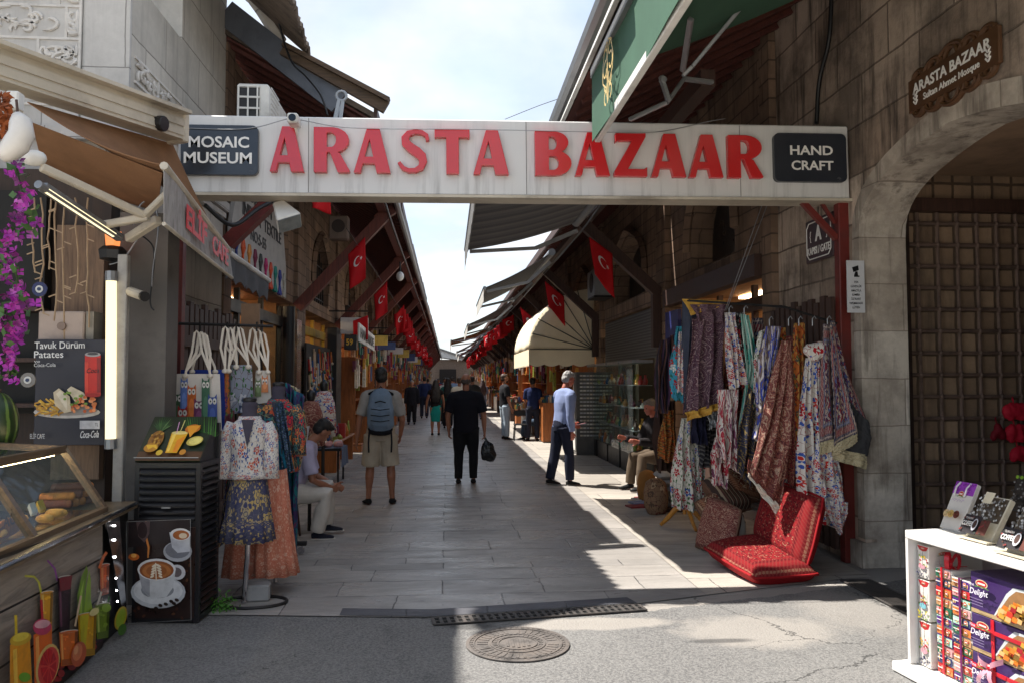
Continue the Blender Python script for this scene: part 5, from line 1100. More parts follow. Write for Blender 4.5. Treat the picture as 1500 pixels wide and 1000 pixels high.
# dark folded gate leaf on the tomb side wall, with loose wiring
gl = thing('slatted_gate', 'dark slatted gate leaf against the stone wall left of the red post', 'gate', (-2.55, 7.2, 0))
for i in range(9): mb = MB(); y = 6.72+i*.135; mb.box(-2.585, -2.55, y-.045, y+.045, .1, 2.3+.05*math.sin(i*1.7)); mb.build('slat', DKWOOD, gl)
for z in (.35, 1.25, 2.1): mb = MB(); mb.box(-2.549, -2.52, 6.68, 7.86, z-.04, z+.04); mb.build('rail', DKWOOD, gl)
for i, pts in enumerate((((196, 330), (206, 300), (224, 296), (232, 330), (226, 380), (222, 420)), ((200, 345), (214, 350), (226, 372), (220, 440), (226, 455)), ((160, 388), (180, 380), (200, 352), (214, 330), (236, 318)))):
    cable('cable', ('pale loose wire curling under the awning corner', 'dark loose wire dangling right of the grey post', 'thin wire looping from the lantern to the awning corner')[i], [W(u, v, 5.9) for u, v in pts], .006, GREYM if i != 1 else BLACK)
# ------------------------------------------------------------------ shop fronts in the bays
def lampmat(): return _pc.setdefault('warm_shop_lamp', emit('warm_shop_lamp', (1, .72, .42, 1), 9))
SHOPD = plain('shop_dark', c8(46, 38, 34), .8, var=.3); SHOPF = plain('shop_floor', c8(96, 88, 80), .6); SHOPW = plain('shop_warm_wall', c8(150, 112, 76), .8, var=.25)
GOODC = [c8(*c) for c in ((176, 42, 38), (206, 150, 60), (40, 88, 140), (214, 204, 188), (40, 110, 100), (120, 46, 84), (196, 110, 44), (70, 50, 40), (150, 160, 70), (200, 170, 140))]
GOODM = [plain('goods_%d' % i, c, .45, var=.3, scale=14) for i, c in enumerate(GOODC)]
def shop(side, y0, y1, label, frame=BLACK, glassy=True, warm=True, depth=2.2, fascia=None, shelves=3, seed=0, seen=True):
    r = random.Random(seed); sx = -1 if side == 'L' else 1; x0 = (XL-.02 if side == 'L' else XR+.12); X = lambda d: x0+sx*d
    s = thing('souvenir_shop', label, 'shop', (X(.2), (y0+y1)/2, 0))
    def bx(mb, d0, d1, a, b, z0, z1, m=0): mb.box(min(X(d0), X(d1)), max(X(d0), X(d1)), a, b, z0, z1, m)
    mb = MB(); bx(mb, depth, depth+.1, y0, y1, 0, 3.2); bx(mb, .3, depth, y0, y0+.06, 0, 3.2); bx(mb, .3, depth, y1-.06, y1, 0, 3.2); bx(mb, .3, depth+.1, y0, y1, 3.0, 3.1); mb.build('inner_walls', SHOPW if warm else SHOPD, s)
    mb = MB(); bx(mb, .1, depth, y0+.06, y1-.06, .02, .05); mb.build('floor', SHOPF, s)
    mb = MB(); bx(mb, .9, 1.02, y0+.4, y1-.4, 2.955, 2.99); mb.build('ceiling_lamp', lampmat(), s)
    mb = MB(); n = max(2, int((y1-y0)/1.25))
    for i in range(n+1): y = y0+(y1-y0)*i/n; bx(mb, .22, .29, max(y-.04, y0), min(y+.04, y1), 0, 2.9)
    bx(mb, .2, .3, y0, y1, 2.55, 2.72); bx(mb, .21, .29, y0, y1, .02, .3); mb.build('frame', frame, s)
    if glassy:
        for i in range(n):
            if n > 2 and i == n//2: continue
            a, b = y0+(y1-y0)*i/n+.041, y0+(y1-y0)*(i+1)/n-.041; mb = MB(); x = X(.25); mb.quad((x, a, .3), (x, b, .3), (x, b, 2.55), (x, a, 2.55)); mb.build('window_pane', CLEAR, s)
    if fascia:
        mb = MB(); bx(mb, .06, .2, y0+.05, y1-.05, 2.6, 2.94); mb.build('fascia', fascia, s, bevel=.01)
    return s, bx, X
def shelf_unit(label, x, y0, y1, sx, z0=.2, zt=2.3, n=5, seed=0, wood_=ORWOOD, stuff=False, goods_label=None, group=None, d=.34):
    # sx = direction towards the street; goods are separate objects unless the shelf is far away
    r = random.Random(seed); u = thing('shelf_unit', label, 'shelves', (x, (y0+y1)/2, z0))
    mb = MB(); mb.box(min(x, x-sx*.03), max(x, x-sx*.03), y0, y1, z0, zt); mb.build('back_board', wood_, u)
    for y in (y0, y1): mb = MB(); mb.box(min(x+sx*.001, x+sx*d), max(x+sx*.001, x+sx*d), y-.02, y+.02, z0, zt); mb.build('side_board', wood_, u)
    for i in range(n+1):
        z = z0+(zt-z0)*i/n; mb = MB(); mb.box(min(x+sx*.001, x+sx*d*.97), max(x+sx*.001, x+sx*d*.97), y0+.021, y1-.021, z-.012, z+.012); mb.build('shelf', wood_, u)
    allm = MB()
    for i in range(n):
        z = z0+(zt-z0)*i/n+.013; H = (zt-z0)/n*.8; y = y0+.1
        while y < y1-.08:
            w = r.uniform(.05, .13); h = r.uniform(.4, .95)*H; c = V((x+sx*r.uniform(.14, .24), y, z)); mi = r.randrange(len(GOODM)); mb = allm if stuff else MB(); k = r.random()
            if k < .4: mb.lathe([(w*.3, 0), (w*.48, h*.3), (w*.4, h*.6), (w*.18, h*.8), (w*.26, h)], c, 9, mi if stuff else 0)
            elif k < .6: mb.obox(c+V((0, 0, h*.5)), V((.04, 0, 0)), V((0, w*.42, 0)), V((0, 0, h*.49)), mi if stuff else 0)
            elif k < .8: mb.tube([c+V((0, 0, w*.45-.0)), c+V((sx*.03, 0, w*.45))], w*.45, 12, mi if stuff else 0)
            else: mb.lathe([(w*.2, 0), (w*.46, h*.35), (w*.5, h*.4), (w*.45, h*.42)], c, 10, mi if stuff else 0)
            if not stuff: tag(mb.build('souvenir', GOODM[mi], smooth=(k > .8 or k < .4)), goods_label, 'souvenir', group)
            y += w*1.15+r.uniform(.0, .06)
    if stuff: tag(allm.build('souvenirs', GOODM, u), kind='stuff')
    return u
# left bays
s, bx, X = shop('L', 9.58, 13.68, 'left shop with black window posts and a mirrored column behind the dress forms', seed=1, warm=True)
mb = MB(); p = WX(440, 500, -2.42); mb.box(-2.5, -2.42, p.y-.28, p.y+.1, .4, 2.62); mb.build('mirror_column', CHROME, s)
colp = WX(423, 500, -2.4); pipe = MB(); pipe.tube([(-2.4, colp.y, .01), (-2.4, colp.y, 2.75)], .09, 14); tag(pipe.build('column', BLACK, smooth=False), 'round black column standing before the mirrored strip of the left shop', 'column')
pipe = MB(); p = WX(489, 560, -2.45); pipe.box(-2.55, -2.35, p.y-.35, p.y+.35, 0, 2.75); tag(pipe.build('column', BLACK, bevel=.01), 'broad square black column between the first two left shops', 'column')
shelf_unit('lit pine shelf of painted souvenirs inside the first left shop', -3.7, 10.0, 13.3, 1, .4, 2.5, 5, 3, goods_label='painted souvenir on the lit shelf inside the first left shop', group='souvenirs on the first left shelf')
s, bx, X = shop('L', 14.0, 18.4, 'left jewellery shop with yellow posts under a black number 59 box', frame=plain('mustard_paint', c8(176, 140, 30), .5, var=.25), seed=2)
s, bx, X = shop('L', 19.0, 23.3, 'left shop with honey coloured posts and lit shelves', frame=ORWOOD, seed=4, glassy=False)
# jewellery display of the second bay
jd = thing('jewellery_display', 'wall of hanging bead strands and trinkets at the second left shop', 'display', (-2.5, 15.5, .5)); rr = random.Random(21)
mb = MB(); mb.box(-2.52, -2.48, 14.05, 16.9, .9, 2.3); mb.build('backing', SHOPD, jd)
js = MB()
for i in range(70):
    y = rr.uniform(14.1, 16.85); z = rr.uniform(1.35, 2.25); L = rr.uniform(.2, .5); m = rr.randrange(10); js.tube([(-2.46, y, z), (-2.44, y, z-L)], .018, 5, m); js.ell((-2.43, y, z-L), .03, rr.randrange(10), 6, 5)
tag(js.build('bead_strands', GOODM, jd), kind='stuff')
jt = thing('display_table', 'low wooden display table crowded with trinkets outside the second left shop', 'table', (-2.2, 15.4, 0))
mb = MB(); mb.box(-2.5, -1.95, 14.2, 16.8, .5, .54); mb.build('tabletop', ORWOOD, jt, bevel=.006)
for y in (14.3, 16.7): mb = MB(); mb.box(-2.48, -1.97, y-.03, y+.03, 0, .5); mb.build('side_leg', ORWOOD, jt)
for i in range(44):
    w = rr.uniform(.06, .13); h = rr.uniform(.05, .3); c = V((rr.uniform(-2.42, -2.02), 14.3+i*.055, .54)); mb = MB()
    if i % 3: mb.lathe([(w*.5, 0), (w*.6, h*.4), (w*.3, h*.8), (w*.2, h)], c, 8)
    else: mb.obox(c+V((0, 0, h/2)), V((w*.5, 0, 0)), V((0, w*.4, 0)), V((0, 0, h/2)))
    tag(mb.build('trinket', GOODM[rr.randrange(10)], smooth=bool(i % 3)), 'small colourful trinket on the low table outside the jewellery shop', 'souvenir', 'trinkets on the low table')
for i, (u, v, w, h, lab) in enumerate(((520, 662, 18, 12, 'wooden crate on the ground below the trinket table'), (487, 690, 14, 26, 'brown cardboard box beside the blue covered table'))):
    b_ = thing('crate', lab, 'crate', G(u, v)); c = G(u, v); sw = w/1150*c.y*.5; sh_ = h/1150*c.y
    mb = MB(); mb.box(c.x-sw, c.x+sw, c.y, c.y+.35, 0.002, sh_); mb.build('body', ORWOOD, b_, bevel=.006); mb = MB(); mb.box(c.x-sw*1.04, c.x+sw*1.04, c.y-.006, c.y+.36, sh_*.8, sh_*.86); mb.build('band', DKWOOD, b_)
n59 = thing('number_box', 'black box sign with a yellow 59 over the jewellery shop', 'sign', W(513, 512, 15.5)); a, b = W(504, 512, 15.5), W(522, 490, 15.5)
mb = MB(); mb.box(a.x, b.x, 15.5, 15.75, a.z, b.z); mb.build('box', BLACK, n59, bevel=.01); pc = Pic((0, 15.495, 0), nY); pc.text('59', 507, 505, 517, 505, .12, (206, 160, 30), .03); pc.build('number', n59)
wsn = thing('shop_sign', 'small white lettered shop sign projecting beside the number 59', 'sign', W(536, 515, 16)); a0, a1 = W(524, 492, 15.6), W(547, 508, 19.5); a0.x -= .0
mb = MB(); h_ = .36; mb.prism([(0, 0), (1, 0), (1, h_), (0, h_)], a0-V((0, 0, .1)), (a1-a0), (0, 0, 1), V((.03, 0, 0))); mb.build('panel', WHITE, wsn); mb = MB(); mb.text('HANDMADE', a0+V((.034, .2, 0))-V((0, 0, .02)), (a1-a0), (0, 0, 1), .2, (a1-a0).length*.85, .004, 0, .02); mb.build('lettering', BLACK, wsn)
ypost = MB(); p = WX(550, 600, -2.45); ypost.box(-2.5, -2.4, p.y-.5, p.y-.3, 0, 3.3); tag(ypost.build('post', plain('mustard_paint', c8(176, 140, 30), .5)), 'tall mustard yellow post past the white lettered sign', 'post')
# farther bays on both sides: shelves with stuff and street displays
for k in range(2, 11):
    ya, yb = YL0+BAY*k+.5, YL0+BAY*(k+1)-.15
    if k > 2: shop('L', ya, yb, 'far left shop number %s from the sign with warm lamps' % ('four five six seven eight nine ten eleven'.split()[k-3]), seed=k, frame=(DKWOOD, ORWOOD, BLACK)[k % 3], glassy=False, fascia=(None, DKWOOD, None)[k % 3])
    shelf_unit('pine shelf of souvenirs outside the %s left shop' % ('third fourth fifth sixth seventh eighth ninth tenth eleventh'.split()[k-2]), -2.75, ya+.4, yb-1.6, 1, .1, 2.2, 6, k, stuff=True, d=.5)
RNAMES = 'third fourth fifth sixth seventh eighth ninth tenth eleventh'.split()
for k in range(2, 11):
    ya, yb = RY[k]+.3, RY[k+1]-.3
    shop('R', ya, yb, '%s right shop from the gate with lit wooden shelves' % RNAMES[k-2], seed=k+20, frame=(ORWOOD, DKWOOD, BLACK)[k % 3], glassy=False)
    shelf_unit('honey wood shelf of goods outside the %s right shop' % RNAMES[k-2], XR-.12, ya+.3, yb-(.9 if k > 2 else 1.2), -1, .1, 2.25, 6, k+40, stuff=True, d=.5)
# hanging goods over the far fronts
for sx, nm in ((-1, 'left'), (1, 'right')):
    mb = MB(); r = random.Random(5+sx)
    for i in range(520):
        y = r.uniform(19, 60) if i < 330 else r.uniform(60, 108); x = (-2.45 if sx < 0 else 3.25)+r.uniform(-.1, .3)*-sx; z = r.uniform(1.9, 2.9); L = r.uniform(.15, .6); w = r.uniform(.04, .15); mb.obox((x, y, z-L/2), (w*.3, 0, 0), (0, w, 0), (0, 0, L/2), r.randrange(10))
    tag(mb.build('hanging_goods', GOODM), 'mass of small coloured goods hanging along the far %s shop fronts' % nm, 'goods', kind='stuff')
    for i in range(14):
        y = 21+i*2.7; x = -2.1 if sx < 0 else 2.75; t_ = thing('street_display', 'coloured crate stand of wares on the %s pavement, %s from the gate' % (nm, 'first second third fourth fifth sixth seventh eighth ninth tenth eleventh twelfth thirteenth fourteenth'.split()[i]), 'stand', (x, y, 0))
        h = r.uniform(.5, 1.2); mb = MB(); mb.box(x-.25, x+.25, y-.4, y+.4, .03, h); mb.build('stand', (ORWOOD, DKWOOD, WHITE)[i % 3], t_); g_ = MB()
        for j in range(40): q_ = V((x+r.uniform(-.22, .22), y+r.uniform(-.36, .36), h)); hh = r.uniform(.06, .22); g_.obox(q_+V((0, 0, hh/2)), (.04, 0, 0), (0, .05, 0), (0, 0, hh/2), r.randrange(10))
        tag(g_.build('wares', GOODM, t_), kind='stuff')
# right bays near
s, bx, X = shop('R', 8.74, 12.75, 'dim textile shop behind the hanging cloths on the right', frame=DKWOOD, seed=31, glassy=False, warm=True, depth=2.6)
a, b = WX(1010, 500, 3.5), WX(1150, 300, 3.5)
mb = MB(); mb.beam((3.62, 8.8, 2.98), (3.62, 12.7, 2.98), .16, .26); mb.build('lintel', DKWOOD, s)
mb = MB(); mb.box(3.58, 3.64, 12.0, 12.7, 1.9, 2.75); mb.build('blue_sign', plain('dark_blue_sign', c8(40, 48, 110), .5), s)
for i in range(9):
    y = 9.2+i*.38; c = V((4.6, y, 2.3)); mb = MB(); mb.lathe([(.02, .25), (.03, .2), (.13, .1), (.16, 0), (.1, -.1), (.02, -.14)], c, 12); tag(mb.build('hanging_lamp', _pc.setdefault('amber_lamp', emit('amber_lamp', (1, .4, .08, 1), .8)) if i in (2, 5) else GOODM[(i*3) % 10], smooth=True), 'coloured glass lamp hanging inside the dim textile shop', 'lamp', 'glass lamps in the textile shop')
s, bx, X = shop('R', 13.35, 18.3, 'right glass fronted shop with a half closed grey shutter', frame=GREYM, seed=33, warm=False)
SHUT = stripes('shutter_slats', [c8(120, 118, 116), c8(96, 94, 92), c8(60, 58, 58)], 16, 1, 0., .5)
mb = MB(); mb.grid(lambda u, v: (3.7, 13.4+4.8*u, 2.05+.9*v), 1, 1); mb.build('shutter', SHUT, s, solid=.02)
for i in range(4):
    y = 13.5+i*1.15; v_ = thing('glass_cabinet', 'glass display cabinet with lit shelves at the shuttered right shop, %s from the near end' % ('first', 'second', 'third', 'fourth')[i], 'display case', (3.4, y, 0))
    mb = MB(); mb.box(3.22, 3.58, y, y+1.0, 0, .35); mb.build('base', BLACK, v_); mb = MB(); x_ = 3.215; mb.quad((x_, y, .35), (x_, y+1, .35), (x_, y+1, 1.95), (x_, y, 1.95)); mb.quad((x_, y, .35), (3.58, y, .35), (3.58, y, 1.95), (x_, y, 1.95)); mb.build('panes', CLEAR, v_)
    mb = MB()
    for z in (.75, 1.15, 1.55): mb.box(3.23, 3.57, y+.02, y+.98, z, z+.012)
    mb.build('shelves', GREYM, v_); mb = MB(); mb.box(3.2, 3.58, y-.005, y+1.005, 1.95, 2.0); mb.build('top', GREYM, v_); mb = MB(); r = random.Random(i)
    for j in range(34): c = V((r.uniform(3.28, 3.5), y+r.uniform(.08, .92), r.choice((.36, .763, 1.163, 1.563)))); h = r.uniform(.06, .22); mb.lathe([(.04, 0), (.05, h*.4), (.02, h*.8), (.025, h)], c, 7, r.randrange(10))
    mb.build('glassware', GOODM, v_)
# postcard rack
pr = thing('postcard_rack', 'tall rack of small cards in a grid facing the street on the right', 'rack', W(872, 662, 17.2)); PY = 17.2; a, b = W(848, 640, PY), W(898, 547, PY)
mb = MB(); mb.box(a.x-.05, b.x+.03, PY+.004, PY+.45, .0, b.z+.04); mb.build('cabinet', plain('rack_dark_grey', c8(92, 90, 88), .5), pr, bevel=.01); mb = MB(); mb.box(a.x-.07, a.x-.05, PY+.02, PY+.44, .1, .75); mb.build('side_panel', WHITE, pr)  # white side panel paints the sunlight on the rack's left side
mb = MB(); rr = random.Random(7)
for i in range(10):
    for j in range(17):
        x = a.x+.02+(b.x-a.x-.04)*(i+.5)/10; z = a.z+(b.z-a.z)*(j+.5)/17; mb.box(x-.03, x+.03, PY-.006, PY+.003, z-.017, z+.017, rr.randrange(3))
mb.build('cards', [plain('card_grey', c8(214, 212, 206), .5), plain('card_tan', c8(204, 194, 176), .5), plain('card_dark', c8(180, 182, 188), .5)], pr)['kind'] = 'stuff'
# cream dutch canopy
dc = thing('dome_awning', 'sunlit cream barrel awning with dark ribs and scalloped edge', 'awning', (2.7, 20.8, 2)); CRM = fabric('cream_canvas', c8(240, 226, 196), .85, var=.08, scale=2)
dx0, dz0, dr = 3.52, 2.38, 1.5; DY0, DY1 = 18.7, 22.9; mb = MB()
def dome(u, v): a = v*math.pi/2; return (dx0-dr*math.cos(a)*1.05, DY0+(DY1-DY0)*u, dz0+dr*.97*math.sin(a)+.02*math.sin(u*14))
mb.grid(dome, 14, 16)
mb.grid(lambda u, v: (dx0-dr*1.05*u*math.cos(v*math.pi/2), DY0, dz0+dr*.97*u*math.sin(v*math.pi/2)), 6, 16); mb.build('canopy', CRM, dc, smooth=True, solid=.006)
mb = MB(); mb.grid(lambda u, v: (dx0-dr*1.05-.01, DY0+(DY1-DY0)*u, dz0-v*(.36+.05*abs(math.sin(u*40)))), 90, 2); mb.grid(lambda u, v: (dx0-dr*1.05*(1-u), DY0-.005, dz0-v*(.36+.05*abs(math.sin(u*14)))), 40, 2); mb.build('scalloped_valance', CRM, dc, solid=.004)
for j in range(6): mb = MB(); a = j*math.pi/12; mb.tube([(dx0, DY0-.02, dz0), (dx0-dr*1.05*math.cos(a), DY0-.02, dz0+dr*.97*math.sin(a))], .011, 5); mb.build('rib', BLACK, dc)
# retractable awnings of the right side
AWG = stripes('dark_grey_stripe_canvas', [c8(124, 124, 126), c8(108, 108, 110), c8(140, 138, 136)], 9, 0, .01, .85); AWB = stripes('brown_stripe_canvas', [c8(170, 112, 60), c8(150, 96, 50), c8(186, 130, 80)], 9, 0, .01, .85)
def awning(label, y0, y1, fx_, fz, m, wx=1.95, wz=4.05, vz=.32, arms=True):
    w = thing('retractable_awning', label, 'awning', ((fx_+wx)/2, (y0+y1)/2, fz))
    P = lambda u, v: V((wx+(fx_-wx)*v, y0+(y1-y0)*u, wz+(fz-wz)*v-.05*math.sin(v*math.pi)))
    mb = MB(); mb.grid(P, 14, 8); mb.build('canopy', m, w, solid=.006); mb = MB(); mb.tube([(fx_, y0, fz), (fx_, y1, fz)], .035, 8); mb.build('front_bar', GREYM, w); mb = MB(); mb.tube([(wx, y0, wz), (wx, y1, wz)], .07, 10); mb.build('roller', GREYM, w)
    mb = MB(); mb.grid(lambda u, v: (fx_-.02, y0+(y1-y0)*u, fz-vz*v*(1-.12*abs(math.sin(u*22)))), 40, 2); mb.build('valance', m if vz > .3 else WHITE, w, solid=.004)
    for y in (y0+.25, y1-.12): mb = MB(); e = V(((fx_+wx)/2+.2, y, (fz+wz)/2-.2)); mb.beam((wx, y, wz-.15), e, .05, .06); mb.beam(e, (fx_+.05, y, fz-.04), .045, .05); mb.build('arm', GREYM, w)
awning('wide dark grey awning stretched out just behind the sign', 7.6, 11.8, .27, 3.6, AWG, vz=.31)
awning('second dark grey awning on the right with a pale valance', 14.6, 18.2, .68, 3.36, AWG, vz=.28)
awning('third dark awning on the right with a white valance', 23.5, 28, .6, 3.3, AWG, vz=.28)
awning('orange brown striped awning reaching out farthest down the street', 36, 41, .15, 3.45, AWB, vz=.4)
awning('small far dark awning past the brown striped one', 43, 47, .5, 3.2, AWG, vz=.28)
awning('farthest red awning on the right side', 49, 56, .7, 3.2, plain('red_canvas', c8(150, 40, 40), .8), vz=.28)
# green awning over the gate wall
ga = thing('green_awning', 'dark green awning with a gold ornament over the right gate wall', 'awning', (2.2, 3.5, 3.6)); GRN = fabric('green_canvas', c8(66, 98, 80), .8, var=.12, scale=2)
g0, g1 = W(877, 190, 6.55), W(1026, 0, 4.15); gx = 1.27; gz = 3.68; gy0, gy1 = -1.0, 6.55
mb = MB(); mb.beam((gx, gy0, gz), (gx, gy1, gz+.03), .05, .07); mb.build('hem_bar', WHITE, ga, bevel=.006); mb = MB(); mb.beam((gx-.02, gy0, gz+.58), (gx-.02, gy1+.02, gz+.6), .07, .08); mb.build('front_bar', GREYM, ga)
mb = MB(); mb.grid(lambda u, v: (gx-.03+.015*math.sin(u*17), gy0+(gy1-gy0)*u, gz+.58*v), 40, 4); vo = mb.build('valance', GRN, ga, solid=.004)
mb = MB(); mb.grid(lambda u, v: (gx+(3.5-gx)*v, gy0+(gy1-gy0)*u, gz+.6+.95*v-.06*math.sin(v*3.14)), 12, 8); mb.build('canopy', GRN, ga, solid=.006)
mb = MB(); mb.tube([(3.42, gy0, 5.15), (3.42, gy1, 5.15)], .09, 10); mb.build('roller', CREAM, ga)
pc = Pic((gx-.06, 0, 0), (-1, 0, 0), step=.0006); GLD = (206, 176, 100); oy, oz = 5.78, gz+.3
def gpt(a, b): return V((gx-.065, oy-a*.30, oz+b*.25))
pc.fn = gpt
def gcurl(cx, cy, r, a0, sw, w=.07): pc.line([(cx+r*(1-.5*k/12)*math.cos(a0+sw*k/12), cy+r*(1-.5*k/12)*math.sin(a0+sw*k/12)) for k in range(13)], w, GLD)
for sx in (-1, 1):
    gcurl(sx*.3, .62, .25, 1.6-sx*.9, sx*4.6); gcurl(sx*.34, .2, .28, 1.57, -sx*4.8); gcurl(sx*.32, -.25, .26, 1.57+sx*.6, sx*4.4); gcurl(sx*.26, -.65, .24, -1.57, sx*5); pc.line([(sx*.05, -.9), (sx*.2, -.4), (sx*.62, -.1), (sx*.68, .3), (sx*.4, .85), (sx*.1, .98)], .06, GLD)
pc.line([(0, -.95), (0, .95)], .08, GLD); pc.build('gold_ornament', vo)
mb = MB()
for pts in (((1012, 28, 5.6), (1000, 104, 6.3)), ((1092, 4, 6.2), (1014, 98, 6.35), (1000, 112, 6.38)), ((1044, 121, 6.5), (1002, 116, 6.4), (978, 150, 6.3), (922, 176, 6.5))):
    for i in range(len(pts)-1): mb.beam(W(*pts[i]), W(*pts[i+1]), .035, .045, up=(0, 1, 0))
mb.build('folding_arm', GREYM, ga, bevel=.006); mb = MB(); c = W(971, 118, 6.3); mb.beam(W(968, 112, 6.3), W(980, 150, 6.3), .035, .05, up=(0, 1, 0)); mb.tube([c+V((0, .02, 0)), c-V((0, .03, 0))], .03, 10); mb.build('elbow', GREYM, ga, bevel=.004)
# signs on the gate wall
st_ = thing('street_plaque', 'brown scrolled street plaque reading ARASTA BAZAAR above the arch', 'sign', (3.5, 5.2, 3.7)); xw = XR-.015; BRN = plain('plaque_brown', c8(86, 58, 36), .5, var=.2); WHT = plain('plaque_white', c8(232, 230, 226), .5)
q = {k_: WX(u, v, xw) for k_, (u, v) in dict(bl=(1336, 168), br=(1470, 82), tl=(1334, 122), tr=(1464, 34)).items()}
yb0, yb1 = q['bl'].y, q['br'].y; zc = (q['bl'].z+q['br'].z+q['tl'].z+q['tr'].z)/4; hh = abs(q['tl'].z-q['bl'].z)*.5; zc = (q['bl'].z+q['tl'].z)/2; L = yb0-yb1
mb = MB(); mb.prism([(0, -hh), (L, -hh), (L, hh), (0, hh)], (xw, yb0, zc), (0, -1, 0), (0, 0, 1), (-.03, 0, 0)); mb.build('panel', BRN, st_, bevel=.006)
mb = MB(); 
for sz in (-1, 1):
    mb = MB()
    for cx, r_ in ((.12, .07), (.3, .1), (.5, .14), (.7, .1), (.88, .07)):
        c = V((xw-.012, yb0-L*cx, zc+sz*hh)); mb.tube([c+V((0, r_*L*1.0*math.cos(a), sz*r_*.9*L*math.sin(a)*.7)) for a in [math.pi*k/10 for k in range(11)]], .02, 6); mb.tube([c+V((0, r_*.5*L*math.cos(a), sz*r_*.5*L*math.sin(a))) for a in [math.pi*k/10 for k in range(11)]], .018, 6)
    mb.build('scrollwork', BRN, st_)
def wtxt(parent, s_, y, z, h, w, m, bold=.02, shear=0, dep=.034): mb = MB(); mb.text(s_, (xw-dep, y, z), (0, -1, 0), (0, 0, 1), h, w, .003, 0, bold, shear=shear); mb.build('lettering', m, parent)
wtxt(st_, 'ARASTA BAZAAR', yb0-L*.07, zc+hh*.02, hh*.62, L*.86, WHT, .025); wtxt(st_, 'Sultan Ahmet Mosque', yb0-L*.2, zc-hh*.66, hh*.4, L*.62, WHT, .012)
mb = MB()
for y_ in (yb0-L*.1, yb0-L*.9):
    for k_ in (0, 1, 2):
        z_ = zc-hh*(.15+.25*k_); mb.beam((xw-.034, y_-.025, z_+.03), (xw-.034, y_, z_), .012, .006, up=(1, 0, 0)); mb.beam((xw-.034, y_+.025, z_+.03), (xw-.034, y_, z_), .012, .006, up=(1, 0, 0))
mb.build('arrows', WHT, st_)
gs = thing('gate_sign', 'maroon plaque reading A KAPISI / GATE behind the right post', 'sign', (3.5, 7.5, 2.9)); a, b = WX(1184, 385, xw), WX(1223, 315, xw); y0_, y1_ = a.y, b.y; z0_, z1_ = WX(1184, 388, xw).z, WX(1184, 326, xw).z; L = y0_-y1_
MAR = plain('maroon_plaque', c8(62, 34, 38), .45); rdd = .06
mb = MB(); mb.prism([(0, 0), (L, 0), (L, z1_-z0_), (0, z1_-z0_)], (xw, y0_, z0_), (0, -1, 0), (0, 0, 1), (-.025, 0, 0)); mb.build('panel', MAR, gs, bevel=.01)
mb = MB(); i_ = .035; H_ = z1_-z0_
ol = [(i_+.05, i_), (L-i_-.05, i_), (L-i_, i_+.05), (L-i_, H_-i_-.05), (L-i_-.05, H_-i_), (i_+.05, H_-i_), (i_, H_-i_-.05), (i_, i_+.05)]
mb.tube([V((xw-.027, y0_-p[0], z0_+p[1])) for p in ol+ol[:1]], .006, 4); mb.build('border', WHT, gs)
wtxt(gs, 'A', y0_-L*.38, z0_+H_*.48, H_*.34, L*.24, WHT, .04, 0, .028); wtxt(gs, 'KAPISI / GATE', y0_-L*.09, z0_+H_*.18, H_*.17, L*.82, WHT, .02, 0, .028); wtxt(gs, '{', y0_-L*.18, z0_+H_*.52, H_*.2, L*.05, WHT, 0, 0, .028); wtxt(gs, '}', y0_-L*.78, z0_+H_*.52, H_*.2, L*.05, WHT, 0, 0, .028)
nt = thing('notice', 'white camera notice with black text on the arch pier', 'sign', W(1253, 458, 6.7)); a, b = W(1242, 458, 6.69), W(1266, 382, 6.69); NY = 6.69
mb = MB(); mb.box(a.x, b.x, NY+.002, NY+.012, a.z, b.z); mb.build('sheet', plain('notice_white', c8(200, 200, 202), .5, var=.06, bump=0), nt)
pc = Pic((0, NY, 0), nY)
pc = Pic((0, NY, 0), nY); pc.poly([(1248, 392), (1257, 389), (1258, 396), (1250, 399)], (20, 20, 22)); pc.poly([(1253, 398), (1256, 398), (1257, 404), (1259, 404), (1259, 406), (1251, 406), (1251, 403)], (20, 20, 22))
pc.build('pictogram', nt); pc = Pic((0, NY, 0), nY)
for i, (s_, w_) in enumerate((('7/24', 6), ('GÜVENLİK', 16), ('AMACIYLA', 15), ('KAMERA', 11), ('İLE KAYIT', 14), ('YAPILMAKTADIR', 20), ('LÜTFEN', 11))): pc.text(s_, 1254-w_/2, 415+i*6.2, 1254+w_/2, 415+i*6.2, .02, (30, 30, 34), .01)
pc.build('printing', nt)
# slatted gates folded beside the posts
def slats(label, x, y0, y1, n, z0, z1, m, spikes=True):
    g = thing('slatted_gate', label, 'gate', (x, (y0+y1)/2, z0))
    for i in range(n):
        y = y0+(y1-y0)*(i+.5)/n; w = (y1-y0)/n*.36; mb = MB(); mb.box(x-.02, x+.02, y-w, y+w, z0, z1+.03*math.sin(i*2.3)); mb.build('slat', m, g)
    for z in (z0+.25, z1-.35): mb = MB(); mb.box(x+.0201, x+.05, y0, y1, z-.05, z+.05); mb.build('rail', m, g)
slats('dark brown slatted gate leaf folded behind the tote bags on the left', -2.38, 6.95, 9.0, 14, .1, 2.35, DKWOOD)
slats('dark brown slatted gate leaf folded behind the hanging rugs on the right', 3.57, 7.0, 8.4, 11, .1, 2.42, DKWOOD)
